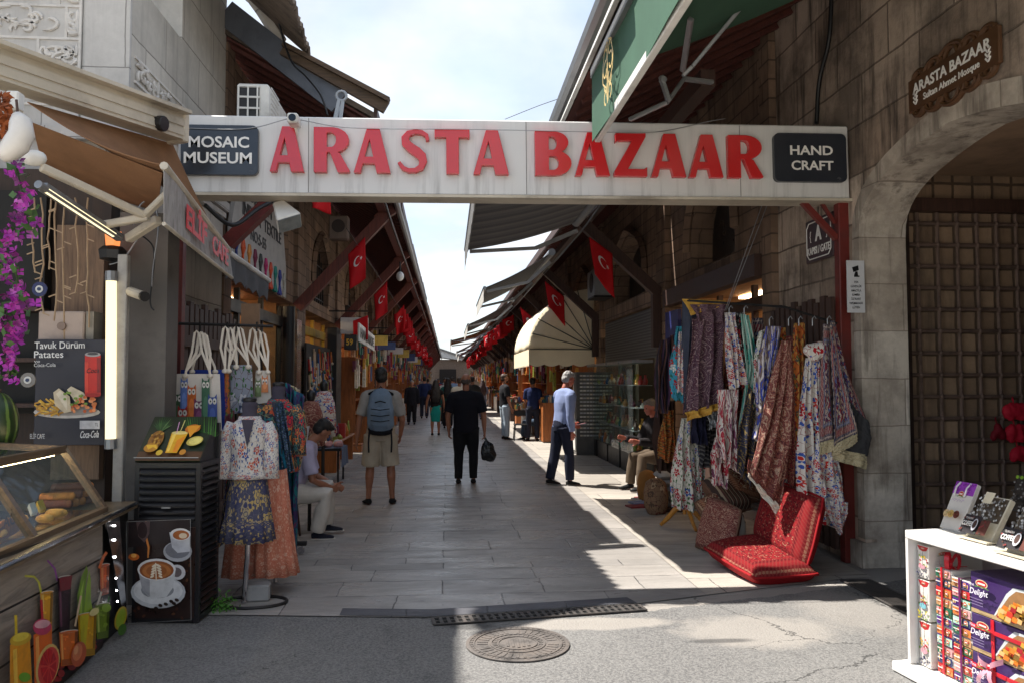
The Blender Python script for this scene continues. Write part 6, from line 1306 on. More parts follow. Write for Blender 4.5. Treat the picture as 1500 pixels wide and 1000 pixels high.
# flags
FRED = fabric('flag_red', c8(196, 22, 30), .7, var=.1, fine=60)
def flag(label, P0, P1, drop, plain_=False, group=None, seed=0, two=True):
    # hangs by its hoist edge P0-P1 (a slanting string); cloth drops and folds
    r = random.Random(seed); f = thing('flag', label, 'flag', P0, group); P0, P1 = V(P0), V(P1); ph = r.uniform(0, 6); sg = r.uniform(.03, .07)
    hx = (P1-P0); nrm = V((0, -1, 0)); k_ = r.uniform(.02, .3)
    def fn(u, v):
        p = P0+hx*u; d = drop*v
        return p+V((.10*v*v*hx.x/max(abs(hx.x), .01)-hx.x*.35*v*(1-u)*-1 if False else hx.x*k_*v*(1-u*.6), sg*math.sin(u*5+v*3+ph)*v, -d*(1-.15*(1-u))))
    mb = MB(); mb.grid(fn, 10, 14); mb.build('cloth', FRED, f, smooth=True, solid=.003)
    if not plain_:
        em = MB()
        def cres(n_off):
            def Q(a, b): return V(fn(a, b))+V((0, n_off, 0))
            cx, cy, R, r2 = .5, .42, .2, .16; k = drop/hx.length
            n = 22; o = []; i_ = []
            for t in range(n+1):
                a = math.radians(40+280*t/n); o.append((cx+R*math.cos(a)*1.0, cy+R*math.sin(a)/k)); a2 = math.radians(28+304*t/n); i_.append((cx+.05+r2*math.cos(a2), cy+r2*math.sin(a2)/k))
            for t in range(n): em.quad(Q(*o[t]), Q(*o[t+1]), Q(*i_[t+1]), Q(*i_[t]))
            sc = []
            for t in range(10): a = math.radians(36*t); rr_ = .1 if t % 2 == 0 else .04; sc.append((cx+.24+rr_*math.cos(a)*.8, cy+rr_*math.sin(a)/k*.8))
            for t in range(10): em.poly([Q(*sc[t]), Q(*sc[(t+1) % 10]), Q(cx+.24, cy)])
        cres(-.012); em.build('crescent_and_star', plain('flag_white', c8(226, 222, 220), .7, bump=0), f)
    return f
flag('red flag with only its lower part showing under the sign', W(452, 262, 8.9), W(482, 262, 8.9), .4, True, seed=1)
FO = 'first second third'.split()
for i, (a, b, d, Y) in enumerate((((510, 373), (535, 347), .72, 13.6), ((548, 432), (567, 412), .72, 18.5), ((578, 462), (592, 447), .7, 23.4))): flag('red crescent flag hung from the %s full brace on the left' % FO[i], W(*a, Y), W(*b, Y), d, seed=i+3)
flag('plain looking red flag hanging limp below the left braces', W(517, 470, 17), W(539, 462, 17), .52, True, seed=9)
for i, (a, b, d, Y) in enumerate((((863, 347), (897, 372), .75, 12.9), ((798, 412), (826, 434), .72, 18.4), ((762, 450), (786, 470), .66, 23.4))): flag('red crescent flag hung from the %s brace on the right' % FO[i], W(*a, Y), W(*b, Y), d, seed=i+13)
for sx, nm, x, z in ((-1, 'left', -1.55, 3.75), (1, 'right', 1.95, 3.6)):
    protos = []
    for i in range(30):
        Y = 25.5+i*1.6; r = random.Random(i*7+sx)
        if i < 4: protos.append(flag('small red crescent flag in the far string along the %s eaves' % nm, (x-.19, Y, z), (x+.19, Y, z+.16), .5, group='far flags along the %s eaves' % nm, seed=40+sx+i*9))
        else: dup(protos[i*7 % 4], (x-.24+r.uniform(-.15, .15), Y, z+r.uniform(-.2, .1)-i*.012), r.uniform(-.9, .9), (r.uniform(.8, 1.15), 1, r.uniform(.75, 1.15)))
    cable('flag_string', 'long thin string carrying the far flags on the %s' % nm, [(x, 12, z+.2), (x, 25, z+.18), (x, 40, z+.05), (x, 60, z-.1)], .006)
flag('corner of a red flag at the top right above the plaque', W(1489, -60, 4.9), W(1540, -60, 4.9), .35, True, seed=77)
cable('cable', 'thin wire crossing the sky to the right eaves', [W(740, 175, 20), W(790, 155, 18), W(840, 138, 16)], .008)

# small fittings
cable('cable', 'dark cable running down the right stone wall above the sign', [WX(1218, -10, XR-.03), WX(1214, 60, XR-.03), WX(1200, 120, XR-.03), WX(1196, 182, XR-.03)], .022)
cable('cable', 'bundle of thin cables sagging along under the left eaves', [(-1.0, 9.4, 4.55), (-1.0, 14, 4.4), (-1.02, 19, 4.45), (-1.0, 24, 4.35), (-1.0, 32, 4.4), (-1.0, 45, 4.3)], .02)
cable('cable', 'thin cable sagging along under the right eaves', [(2.2, 9.0, 4.3), (2.2, 13, 4.1), (2.25, 18.6, 4.2), (2.2, 24, 4.05), (2.2, 34, 4.1), (2.2, 45, 4.0)], .015)
for i, (u, v, Y, lab) in enumerate(((586, 405, 18.2, 'round white bulb lamp under the left eaves by the second flag'), (497, 335, 13.2, 'tan loudspeaker box under the left eaves above the arched grille'))):
    c = W(u, v, Y); t_ = thing('bulb_lamp' if i == 0 else 'loudspeaker', lab, 'lamp' if i == 0 else 'loudspeaker', c)
    if i == 0: mb = MB(); mb.ell(c, (.09, .09, .11), 0, 14, 10); mb.build('globe', plain('globe_white', c8(226, 224, 220), .3, bump=0), t_, smooth=True); mb = MB(); mb.tube([c+V((0, 0, .1)), c+V((0, 0, .34))], .02, 8); mb.build('stem', DARKMETAL, t_)
    else: mb = MB(); mb.box(c.x-.16, c.x+.16, c.y-.12, c.y+.12, c.z-.2, c.z+.2); mb.build('case', plain('speaker_tan', c8(110, 92, 80), .6), t_, bevel=.02); mb = MB(); mb.tube([c+V((0, -.12, .02)), c+V((0, -.128, .02))], .11, 16); mb.build('cone', plain('speaker_cone', c8(60, 50, 46), .8), t_)
for i, (y, lab) in enumerate(((17.4, 'grey outdoor air conditioner on the right wall beyond the shutter'),)):
    t_ = thing('air_conditioner', lab, 'air conditioner', (3.3, y, 3.5)); mb = MB(); mb.box(3.2, 3.58, y-.42, y+.42, 3.5, 4.1); mb.build('housing', GREYM, t_, bevel=.015); mb = MB(); mb.tube([(3.19, y-.1, 3.8), (3.2, y-.1, 3.8)], .22, 18); mb.build('fan_grille', DARKMETAL, t_); mb = MB(); mb.box(3.2, 3.6, y-.4, y+.4, 3.46, 3.499); mb.build('bracket', DARKMETAL, t_)
rr = random.Random(44)
for i in range(9):
    y = 14.6+i*4.7+rr.uniform(-1, 1); s_ = thing('hanging_sign', 'small pale sign board hanging over the left shops, %s from the gate' % ('first second third fourth fifth sixth seventh eighth ninth'.split()[i]), 'sign', (-2.0, y+3, 2.9)); y += 3
    mb = MB(); mb.box(-2.35, -1.75, y, y+.05, 2.65, 2.65+rr.uniform(.25, .45)); mb.build('panel', (WHITE, plain('yellow_sign', c8(206, 180, 90), .5), plain('blue_sign', c8(70, 90, 140), .5))[i % 3], s_, bevel=.006); mb = MB(); mb.beam((-2.6, y+.025, 3.15), (-1.75, y+.025, 3.15), .03, .03); mb.build('bracket', DARKMETAL, s_)
# ------------------------------------------------------------------ hanging cloths, dress forms, bags, cushions
WHT_ = c8(226, 220, 208); RD = c8(178, 30, 40); NVY = c8(34, 40, 84); TEAL = c8(60, 150, 140); GOLD = c8(196, 160, 80); MARN = c8(96, 28, 40); ORG = c8(200, 100, 44); BLU = c8(60, 90, 170); GRN_ = c8(70, 104, 60); PUR = c8(88, 56, 84); PINK = c8(206, 120, 130); BLK = c8(26, 24, 28)
M_SUZ = floral('suzani_white_red', WHT_, [RD, c8(150, 24, 60), BLU, RD], (4.5, 9), leaf=c8(70, 110, 60), vine=c8(80, 110, 70))
M_SUZ2 = floral('suzani_red_blue', c8(222, 216, 206), [RD, c8(196, 50, 40), BLU, RD], (5, 12), leaf=BLU, vine=c8(150, 60, 60), petal=8)
M_RUG1 = carpet('blue_red_rug', NVY, [c8(150, 50, 60), c8(196, 170, 150), c8(90, 110, 160), c8(120, 60, 90), c8(206, 190, 170)], .24, (3, 6))
M_RUG2 = carpet('plum_rug', c8(64, 46, 76), [c8(140, 50, 60), c8(190, 170, 160), c8(80, 100, 150), c8(110, 60, 84), c8(200, 186, 170)], .26, (2, 7))
M_RUGBACK = fabric('dark_rug_backing', c8(62, 62, 64), .95, var=.15, fine=160)
M_KIL = carpet('orange_green_kilim', c8(150, 60, 34), [c8(196, 110, 50), c8(90, 110, 60), c8(200, 150, 80), c8(120, 40, 34), c8(70, 90, 80)], 0, (3, 9), rings=5)
M_PATCH = paisley('red_cream_paisley', [c8(150, 84, 72), c8(120, 40, 44), c8(206, 176, 150), c8(176, 110, 90), c8(90, 34, 40)], (5, 9), 4)
M_PATCH2 = paisley('dark_red_paisley', [c8(90, 30, 36), c8(140, 46, 44), c8(70, 28, 34), c8(176, 120, 90)], (4, 9), 5)
M_PAIS = paisley('plum_paisley', [c8(96, 62, 78), c8(120, 88, 100), c8(70, 42, 60), c8(176, 150, 150), c8(84, 44, 56)], (2.2, 4.5), 7)
M_IKB = ikat('blue_ikat', [c8(40, 60, 170), c8(214, 208, 206), c8(120, 100, 90), c8(60, 80, 180), c8(206, 196, 190), c8(110, 70, 60)], (5, 2.5))
M_IKT = ikat('teal_ikat', [TEAL, c8(90, 176, 160), c8(200, 214, 200), TEAL, c8(40, 110, 104)], (6, 1.6))
M_IKR = ikat('red_white_ikat', [c8(222, 214, 204), c8(170, 40, 60), c8(222, 214, 204), c8(120, 60, 90), c8(226, 216, 206)], (7, 2))
M_BRO = paisley('navy_gold_brocade', [c8(30, 34, 58), c8(40, 44, 70), c8(150, 124, 60), c8(26, 30, 50)], (3, 6), 5)
M_TRQ = floral('turquoise_red_floral', c8(70, 160, 186), [RD, c8(200, 50, 40), c8(226, 220, 210)], (3, 7), leaf=c8(40, 110, 90), vine=c8(40, 110, 130))
M_BW = floral('black_white_floral', c8(40, 38, 42), [c8(220, 214, 206), RD, c8(206, 200, 190)], (4, 8), leaf=c8(180, 180, 170), vine=c8(160, 150, 150))
M_GRYC = fabric('slate_cloth', c8(62, 66, 80), .9)
M_GOLDF = fabric('gold_trim', c8(206, 160, 70), .6, var=.3, fine=120)
M_FRINGE = stripes('cream_fringe', [c8(216, 200, 160), c8(226, 212, 176), c8(140, 126, 96)], 40, 0, .0, .9)
M_IVORY = fabric('ivory_cloth', c8(220, 212, 196), .9, var=.08)
def poly_at(pts, t):
    L = [math.dist(pts[i], pts[i+1]) for i in range(len(pts)-1)]; T = sum(L)*t
    for i, l in enumerate(L):
        if T <= l or i == len(L)-1: k = min(T/l, 1) if l else 0; return (pts[i][0]+(pts[i+1][0]-pts[i][0])*k, pts[i][1]+(pts[i+1][1]-pts[i][1])*k)
        T -= l
def drape(name, label, cat, Lp, Rp, Y, mat, folds=3, amp=.03, parent=None, seed=0, nu=34, nv=44, Y1=None, thick=.006, group=None, dy=0.):
    r = random.Random(seed); ph = r.uniform(0, 6); p2 = r.uniform(0, 6)
    def fn(u, v):
        a, b = poly_at(Lp, v), poly_at(Rp, v); y = Y+((Y1 or Y)-Y)*u; px, py = a[0]+(b[0]-a[0])*u, a[1]+(b[1]-a[1])*u
        p = W(px, py, y); k = (.35+.65*min(1, v*2.2))*1.3
        d = amp*k*(math.sin(u*math.pi*2*folds+ph+.7*math.sin(v*3+p2))+.45*math.sin(u*math.pi*2*folds*1.9+p2+v*2))+amp*.6*mnoise.noise(V((u*3+seed, v*4, seed*.7)))+.012*mnoise.noise(V((u*9+seed, v*7+u*4, seed*1.3)))+.007*mnoise.noise(V((u*21, v*17+seed, seed)))
        return p+V((amp*.35*math.sin(v*6+u*9+ph), d+dy*v, amp*.3*math.sin(u*11+ph)*v))
    mb = MB(); mb.grid(fn, nu, nv); o = mb.build(name, mat, parent, smooth=True, solid=thick)
    if not parent: tag(o, label, cat, group)
    return o
def hung(name, label, cat, pos, parts):
    t = thing(name, label, cat, pos)
    for (nm, Lp, Rp, Y, mat, folds, amp, sd) in parts: drape(nm, None, None, Lp, Rp, Y, mat, folds, amp, t, sd)
    return t
# two fringed rugs nearest the arch
hung('hanging_rug', 'blue and red fringed rug showing its dark back, nearest the arch', 'rug', W(1250, 690, 6.55), [
 ('pile', [(1215, 470), (1228, 520), (1240, 570), (1246, 640)], [(1222, 470), (1242, 545), (1262, 595), (1276, 625)], 6.58, M_RUG1, 1, .012, 1),
 ('dark_backing', [(1238, 580), (1226, 640), (1218, 655)], [(1272, 618), (1276, 640), (1270, 668)], 6.53, M_RUGBACK, 1, .01, 2),
 ('fringe', [(1219, 655), (1219, 672)], [(1271, 666), (1270, 687)], 6.52, M_FRINGE, 2, .008, 3)])
hung('hanging_rug', 'plum fringed rug folded in two hanging before the red post', 'rug', W(1225, 670, 6.5), [
 ('pile', [(1206, 474), (1203, 560), (1200, 650)], [(1216, 476), (1218, 560), (1222, 640)], 6.52, M_RUG2, 1, .015, 4),
 ('front_fold', [(1216, 474), (1218, 560), (1221, 652)], [(1218, 474), (1236, 560), (1256, 634)], 6.48, M_RUG1, 1, .012, 5),
 ('fringe', [(1200, 648), (1200, 666)], [(1222, 642), (1222, 660)], 6.51, M_FRINGE, 1, .006, 6), ('fringe', [(1221, 651), (1222, 668)], [(1256, 633), (1257, 646)], 6.47, M_FRINGE, 1, .006, 7)])
t = hung('knotted_suzani', 'white suzani cloth with red flowers knotted at the top', 'cloth', W(1205, 780, 6.6), [
 ('body', [(1179, 524), (1174, 600), (1171, 690), (1172, 766)], [(1200, 524), (1203, 600), (1215, 680), (1226, 770)], 6.6, M_SUZ2, 4, .035, 8),
 ('side_fold', [(1196, 640), (1192, 700), (1196, 762)], [(1226, 662), (1238, 712), (1242, 744)], 6.55, M_SUZ2, 2, .03, 9),
 ('corner', [(1206, 730), (1214, 760), (1229, 781)], [(1242, 735), (1240, 762), (1231, 782)], 6.53, M_SUZ2, 2, .02, 10)])
mb = MB(); c = W(1194, 512, 6.56)
for k in range(3): mb.ell(c+V((-.05+.05*k, 0, .01*k)), (.06, .05, .055), 0, 12, 8, Matrix.Rotation(.5*k, 3, 'Y'))
mb.ell(c+V((.06, -.02, -.02)), (.05, .03, .07), 0, 12, 8, Matrix.Rotation(-.6, 3, 'Y')); mb.tube([c, c+V((-.02, 0, -.1))], [.06, .045], 10); blob(mb, 'knot', floral('suzani_knot', c8(222, 216, 206), [RD, BLU, RD], (9, 9), leaf=BLU, vine=c8(150, 60, 60), coord='obj'), t, .012, 3, .006, 20)
drape('kilim', 'orange and green kilim hanging left of the knotted suzani', 'rug', [(1163, 474), (1160, 560), (1158, 640), (1168, 700)], [(1180, 472), (1184, 560), (1182, 650), (1190, 750)], 6.72, M_KIL, 2, .03, seed=11)
t = hung('paisley_throw', 'large red and cream paisley throw flaring out over the cushions', 'throw', W(1130, 748, 6.62), [
 ('body', [(1146, 498), (1130, 560), (1112, 630), (1096, 690)], [(1160, 500), (1163, 570), (1160, 650), (1144, 736)], 6.66, M_PATCH, 3, .03, 12),
 ('border', [(1096, 672), (1096, 694)], [(1150, 716), (1142, 744)], 6.64, M_PATCH2, 2, .012, 13), ('white_lining', [(1096, 692), (1097, 699)], [(1143, 742), (1136, 752)], 6.645, M_IVORY, 2, .012, 14)])
drape('dark_red_throw', 'dark red throw hanging between the paisley throw and the kilim', 'throw', [(1152, 492), (1156, 580), (1152, 700)], [(1168, 492), (1170, 580), (1166, 720)], 6.75, M_PATCH2, 2, .03, seed=15)
drape('blue_ikat_scarf', 'blue and white ikat scarf hanging left of the big paisley throw', 'scarf', [(1121, 478), (1112, 530), (1108, 600), (1104, 640)], [(1146, 478), (1140, 540), (1122, 610), (1108, 645)], 6.85, M_IKB, 3, .03, seed=16)
drape('ikat_wrap', 'pale ikat wrap on a hanger behind the blue scarf', 'wrap', [(1112, 486), (1104, 540), (1100, 600)], [(1128, 478), (1122, 540), (1116, 600)], 6.95, M_SUZ, 2, .03, seed=17)
drape('brocade_wrap', 'navy and gold brocade wrap hanging low beside the teal dress', 'wrap', [(1096, 560), (1084, 640), (1080, 690)], [(1114, 590), (1108, 660), (1100, 715)], 6.9, M_BRO, 2, .03, seed=18)
drape('teal_dress', 'teal ikat dress hanging on the right shop rail', 'dress', [(1086, 460), (1092, 540), (1082, 620), (1080, 686)], [(1096, 462), (1108, 540), (1102, 610), (1098, 680)], 7.1, M_IKT, 3, .03, seed=19)
drape('black_floral_dress', 'black and white flowered dress hanging left of the teal dress', 'dress', [(1074, 458), (1082, 520), (1084, 565)], [(1088, 458), (1098, 530), (1096, 570)], 7.15, M_BW, 3, .03, seed=20)
drape('patterned_blouse', 'white blouse with red and navy pattern beside the plum paisley cloth', 'blouse', [(1061, 458), (1066, 520), (1070, 572)], [(1076, 458), (1086, 520), (1094, 560)], 7.1, M_SUZ2, 3, .03, seed=21)
drape('ikat_dress', 'long white and crimson ikat dress under the patterned blouse', 'dress', [(1052, 570), (1050, 640), (1050, 668)], [(1080, 570), (1078, 640), (1082, 694)], 7.15, M_IKR, 3, .035, seed=22)
t = hung('plum_paisley_cloth', 'plum paisley table cloth with gold hems hanging at the corner of the rail', 'cloth', W(1030, 612, 7.6), [
 ('body', [(1014, 466), (1008, 540), (1003, 606)], [(1060, 462), (1059, 530), (1058, 590)], 7.6, M_PAIS, 3, .035, 23),
 ('gold_hem', [(1003, 604), (1009, 616)], [(1059, 588), (1061, 598)], 7.57, M_GOLDF, 3, .03, 23), ('gold_top_band', [(999, 438), (1012, 462)], [(1062, 441), (1064, 447)], 7.58, M_GOLDF, 1, .01, 24), ('slate_lining', [(999, 440), (1000, 520), (1001, 600)], [(1030, 450), (1020, 480), (1007, 590)], 7.66, M_GRYC, 1, .02, 25), ('upper_fold', [(1012, 446), (1022, 470)], [(1062, 446), (1058, 474)], 7.56, M_PAIS, 2, .02, 26)])
drape('silver_tassel_cloth', 'small shiny silver cloth peeping below the plum paisley cloth', 'cloth', [(1036, 604), (1038, 628)], [(1060, 600), (1061, 626)], 7.7, plain('silver_cloth', c8(190, 196, 200), .25, .6, var=.3), 5, .03, seed=27)
drape('turquoise_jacket', 'turquoise jacket with red flowers hanging at the left end of the rail', 'jacket', [(990, 478), (984, 530), (984, 584)], [(1000, 478), (1000, 530), (999, 588)], 7.8, M_TRQ, 2, .03, seed=28)
drape('red_flower_jacket', 'white jacket with red flowers overlapping the turquoise jacket', 'jacket', [(995, 486), (992, 540), (992, 574)], [(1003, 486), (1003, 540), (1002, 574)], 7.7, M_SUZ2, 2, .02, seed=29)
drape('striped_scarves', 'dark striped scarves bunched left of the turquoise jacket', 'scarf', [(968, 500), (958, 560), (960, 610)], [(988, 490), (984, 560), (982, 600)], 8.3, stripes('dark_scarf_stripe', [c8(40, 36, 50), c8(90, 60, 90), c8(30, 30, 36), c8(120, 80, 70)], 7, 0, .1), 3, .05, seed=30)
for i_, (u0, u1, v0, v1, Y_, m_, lab_) in enumerate((
 (1064, 1092, 470, 640, 7.75, M_PATCH2, 'dark red cloth hanging in the back row behind the patterned blouse'), (1098, 1124, 466, 640, 7.5, M_RUG2, 'plum carpet strip hanging in the back row behind the blue scarf'),
 (1120, 1152, 480, 690, 7.3, M_KIL, 'rust kilim hanging in the back row behind the big paisley throw'), (1044, 1066, 640, 716, 7.5, M_IKR, 'crimson and white ikat skirt low in the back row'), (1024, 1052, 610, 690, 8.0, stripes('charcoal_stripe', [c8(44, 42, 46), c8(110, 106, 104), c8(36, 34, 38)], 12, 1, .1), 'black and grey striped shawl behind the navy shawl'),
 (1150, 1176, 560, 730, 7.2, M_RUG1, 'blue and red carpet strip behind the kilim and knotted suzani'), (1000, 1022, 470, 600, 8.0, M_BW, 'black flowered dress behind the plum paisley cloth'), (968, 990, 600, 680, 8.6, M_KIL, 'rust and green bag cloth hanging by the stack of grey cloths'))):
    drape('hanging_cloth', lab_, 'cloth', [(u0+3, v0), (u0, (v0+v1)/2), (u0-2, v1-8)], [(u1-4, v0), (u1, (v0+v1)/2), (u1+3, v1)], Y_, m_, 3, .04, seed=60+i_)
drape('brown_shawl', 'dark brown shawl hanging low beside the seated man on the right', 'shawl', [(962, 590), (958, 650), (962, 690)], [(992, 585), (990, 650), (984, 690)], 9.0, fabric('dark_brown_cloth', c8(64, 46, 40), .9), 3, .05, seed=47)
drape('navy_shawl', 'plain navy shawl hanging under the gold hem', 'shawl', [(1014, 608), (1014, 650)], [(1036, 604), (1034, 650)], 7.8, fabric('navy_cloth', c8(30, 30, 52), .85), 3, .03, seed=31)
rail = thing('clothes_rail', 'dark metal rail with hooks carrying the cloths on the right', 'rail', W(1110, 448, 7.1))
mb = MB(); mb.tube([W(1000, 440, 7.6), W(1064, 444, 7.45), W(1150, 450, 7.0), W(1226, 474, 6.65)], .012, 6); mb.build('bar', DARKMETAL, rail); mb = MB(); mb.tube([W(1062, 455, 7.3), W(1120, 290, 7.6)], .004, 5); mb.tube([W(1064, 455, 7.3), W(1128, 290, 7.6)], .004, 5); mb.build('wire', GREYM, rail)
mb = MB()
for u, Y in ((1127, 6.9), (1155, 6.75), (1170, 6.7), (1190, 6.65), (1212, 6.55), (1090, 7.1), (1068, 7.15)): c = W(u, 474 if u > 1100 else 458, Y); mb.tube([c+V((0, 0, -.02)), c+V((0, 0, .04)), c+V((.02, 0, .065)), c+V((.035, 0, .04))], .005, 5)
mb.build('hooks', GREYM, rail)
# suzani on a yellow wooden tripod stand
ts = thing('tripod_stand', 'yellow wooden tripod dress stand under the white flowered cloth', 'stand', G(1003, 785)); c0 = G(1003, 772); YW = wood('yellow_wood', c8(206, 140, 50), 2, .4, var=.25)
for a in (2.7, -.5, -1.4): 
    d = V((math.cos(a), math.sin(a), 0)); mb = MB(); mb.tube([c0+V((0, 0, .24)), c0+d*.1+V((0, 0, .2)), c0+d*.2+V((0, 0, .08)), c0+d*.27+V((0, 0, .012))], [(.02, .028), (.02, .03), (.018, .026), (.016, .018)], 8); mb.build('leg', YW, ts, smooth=True)
mb = MB(); mb.tube([c0+V((0, 0, .15)), c0+V((0, 0, 1.2))], .02, 8); mb.build('pole', YW, ts)
hung('suzani_cloth', 'long white suzani with crimson flowers and green leaves on the tripod stand', 'cloth', c0+V((0, 0, .3)), [
 ('left_panel', [(998, 612), (990, 660), (984, 710), (983, 742)], [(1012, 612), (1012, 660), (1016, 710), (1016, 750)], 8.05, M_SUZ, 2, .03, 32), ('right_panel', [(1008, 648), (1010, 690), (1014, 748)], [(1028, 650), (1032, 690), (1030, 752)], 8.1, M_SUZ, 2, .03, 33)])
# cushions and bundles on the floor
def cushion(name, label, A, B, C, D, h, mat, edge, parent=None, group=None):
    # pillow through four corners, puffed by h along its normal
    A, B, C, D = V(A), V(B), V(C), V(D); n = (B-A).cross(D-A).normalized(); t = thing(name, label, 'cushion', (A+B+C+D)/4, group)
    def f(s):
        def fn(u, v):
            p = A.lerp(B, u).lerp(D.lerp(C, u), v); e = max(0, 1-(2*u-1)**6)*max(0, 1-(2*v-1)**6); pin = .06*((2*u-1)**2)*((2*v-1)**2)
            p = p.lerp((A+B+C+D)/4, pin*0.5+.10*(1-e)*0); return p+n*(s*h*.5*(e**.5)+.006*mnoise.noise(V((u*4, v*4, h*9))))
        return fn
    mb = MB(); mb.grid(f(1), 22, 22); mb.build('top_cover', mat, t, smooth=True); mb = MB(); mb.grid(lambda u, v: f(-1)(1-u, v), 22, 22); mb.build('under_cover', edge, t, smooth=True)
    mb = MB(); P = [f(0)(k/12, 0) for k in range(13)]+[f(0)(1, k/12) for k in range(1, 13)]+[f(0)(1-k/12, 1) for k in range(1, 13)]+[f(0)(0, 1-k/12) for k in range(1, 13)]; mb.tube(P, .012, 6); mb.build('piping', edge, t, smooth=True); return t
M_BOK = carpet('red_bokhara', c8(126, 26, 32), [c8(150, 34, 38), c8(176, 120, 96), c8(104, 22, 28), c8(86, 20, 28), c8(150, 60, 54)], .17, (9, 9), rings=3)
RV = fabric('red_velvet', c8(156, 22, 28), .8, var=.15)
cushion('floor_cushion', 'red carpet cushion lying flat in the sun before the post', (2.30, 7.0, .14), (2.44, 6.14, .07), (3.02, 6.24, .07), (2.86, 7.1, .2), .2, M_BOK, RV)
cushion('floor_cushion', 'red carpet cushion standing upright against the hanging cloths', (2.80, 7.06, .22), (2.93, 6.27, .1), (3.16, 6.42, .66), (2.98, 7.08, .74), .21, M_BOK, RV)
M_KP = carpet('brown_kilim_pillow', c8(110, 70, 56), [c8(150, 96, 70), c8(196, 170, 140), c8(90, 50, 44), c8(120, 60, 50), c8(180, 140, 110)], .12, (4, 5)); KE = fabric('brown_cover', c8(110, 80, 64), .9)
cushion('brown_pillow', 'brown brocade pillow propped left of the red cushions', (2.42, 7.6, .02), (2.62, 7.15, .02), (2.78, 7.3, .42), (2.62, 7.75, .5), .16, M_PATCH, KE)
for i, (u, v, Y, lab) in enumerate(((1058, 706, 7.9, 'topmost striped kilim pillow heaped under the ikat dress'), (1046, 724, 7.8, 'middle kilim pillow of the heap behind the brown pillow'), (1036, 750, 7.7, 'lowest kilim pillow of the heap by the tripod stand'))):
    c = W(u+18, v, Y); d = V((.16, .06, .05*(i-1))); e = V((-.08, .12, .14)); cushion('kilim_pillow', lab, c-d-e, c+d-e, c+d+e, c-d+e, .24, (M_KP, stripes('kilim_stripe', [c8(110, 84, 66), c8(60, 44, 40), c8(170, 150, 124), c8(90, 40, 40)], 7, 0, .05), M_KP)[i], KE)
for i, (u, v, w, h, lab, m) in enumerate(((961, 752, 32, 52, 'patterned round pouffe on the floor left of the tripod stand', floral('pouffe_pattern', c8(140, 110, 84), [c8(110, 50, 44), c8(90, 70, 56), c8(176, 150, 120)], (9, 9), leaf=c8(80, 60, 50), coord='obj')), (948, 735, 26, 48, 'tan cloth bag standing behind the round pouffe', fabric('tan_bag', c8(150, 104, 56), .9)), (1070, 812, 40, 60, 'white wrapped bundle on the ground behind the red cushions', M_IVORY))):
    Y = G(u, v).y if i < 2 else 7.5; c = W(u, v, Y); s_ = w/1150*Y*.55; hh_ = h/1150*Y; c.z = max(c.z, 0); mb = MB(); mb.lathe([(s_*.75, 0.003), (s_, hh_*.25), (s_*1.02, hh_*.6), (s_*.8, hh_*.9), (s_*.3, hh_)], c, 16); tag(blob(mb, ('pouffe', 'cloth_bag', 'wrapped_bundle')[i], m, None, .02, 3, .012, 9), lab, ('pouffe', 'bag', 'bundle')[i])
for i in range(5):
    c = W(974, 0, 9.9); c = V((c.x, 9.9, .1+.085*i)); mb = MB(); mb.grid(lambda u, v: (c.x-.17+.34*u+.01*math.sin(i*3), c.y-.18+.36*v, c.z+.04*(max(0, 1-(2*u-1)**8)*max(0, 1-(2*v-1)**8))**.5+.004*math.sin(u*14+i)), 14, 10); mb.grid(lambda u, v: (c.x+.17-.34*u+.01*math.sin(i*3), c.y-.18+.36*v, c.z-.04*(max(0, 1-(2*u-1)**8)*max(0, 1-(2*v-1)**8))**.5), 14, 10)
    tag(mb.build('folded_cloth', fabric('grey_white_cloth', c8(176, 174, 172), .9), smooth=True), 'folded pale grey cloth in the stack beside the seated man on the right', 'cloth', 'stack of folded grey cloths')
mb = MB(); c = W(974, 0, 9.9); mb.box(c.x-.2, c.x+.2, 9.7, 10.1, .0, .055); tag(mb.build('low_bench', DKWOOD, bevel=.006), 'low dark bench under the stack of grey cloths', 'bench')
rr = random.Random(17)
for i in range(6):
    c = G(935+i*4, 742-i*4); mb = MB(); mb.obox(c+V((0, 0, .012+.012*(i % 3))), V((.14, .03, 0)), V((-.02, .1, 0)), V((0, 0, .01))); tag(mb.build('flat_book', (plain('book_red', c8(130, 36, 40), .5), plain('book_blue', c8(120, 130, 160), .5), plain('book_white', c8(196, 190, 184), .5))[i % 3]), 'thin flat folded cloth packet lying on the pavement at the seated man\'s feet', 'packet', 'packets by the seated man')
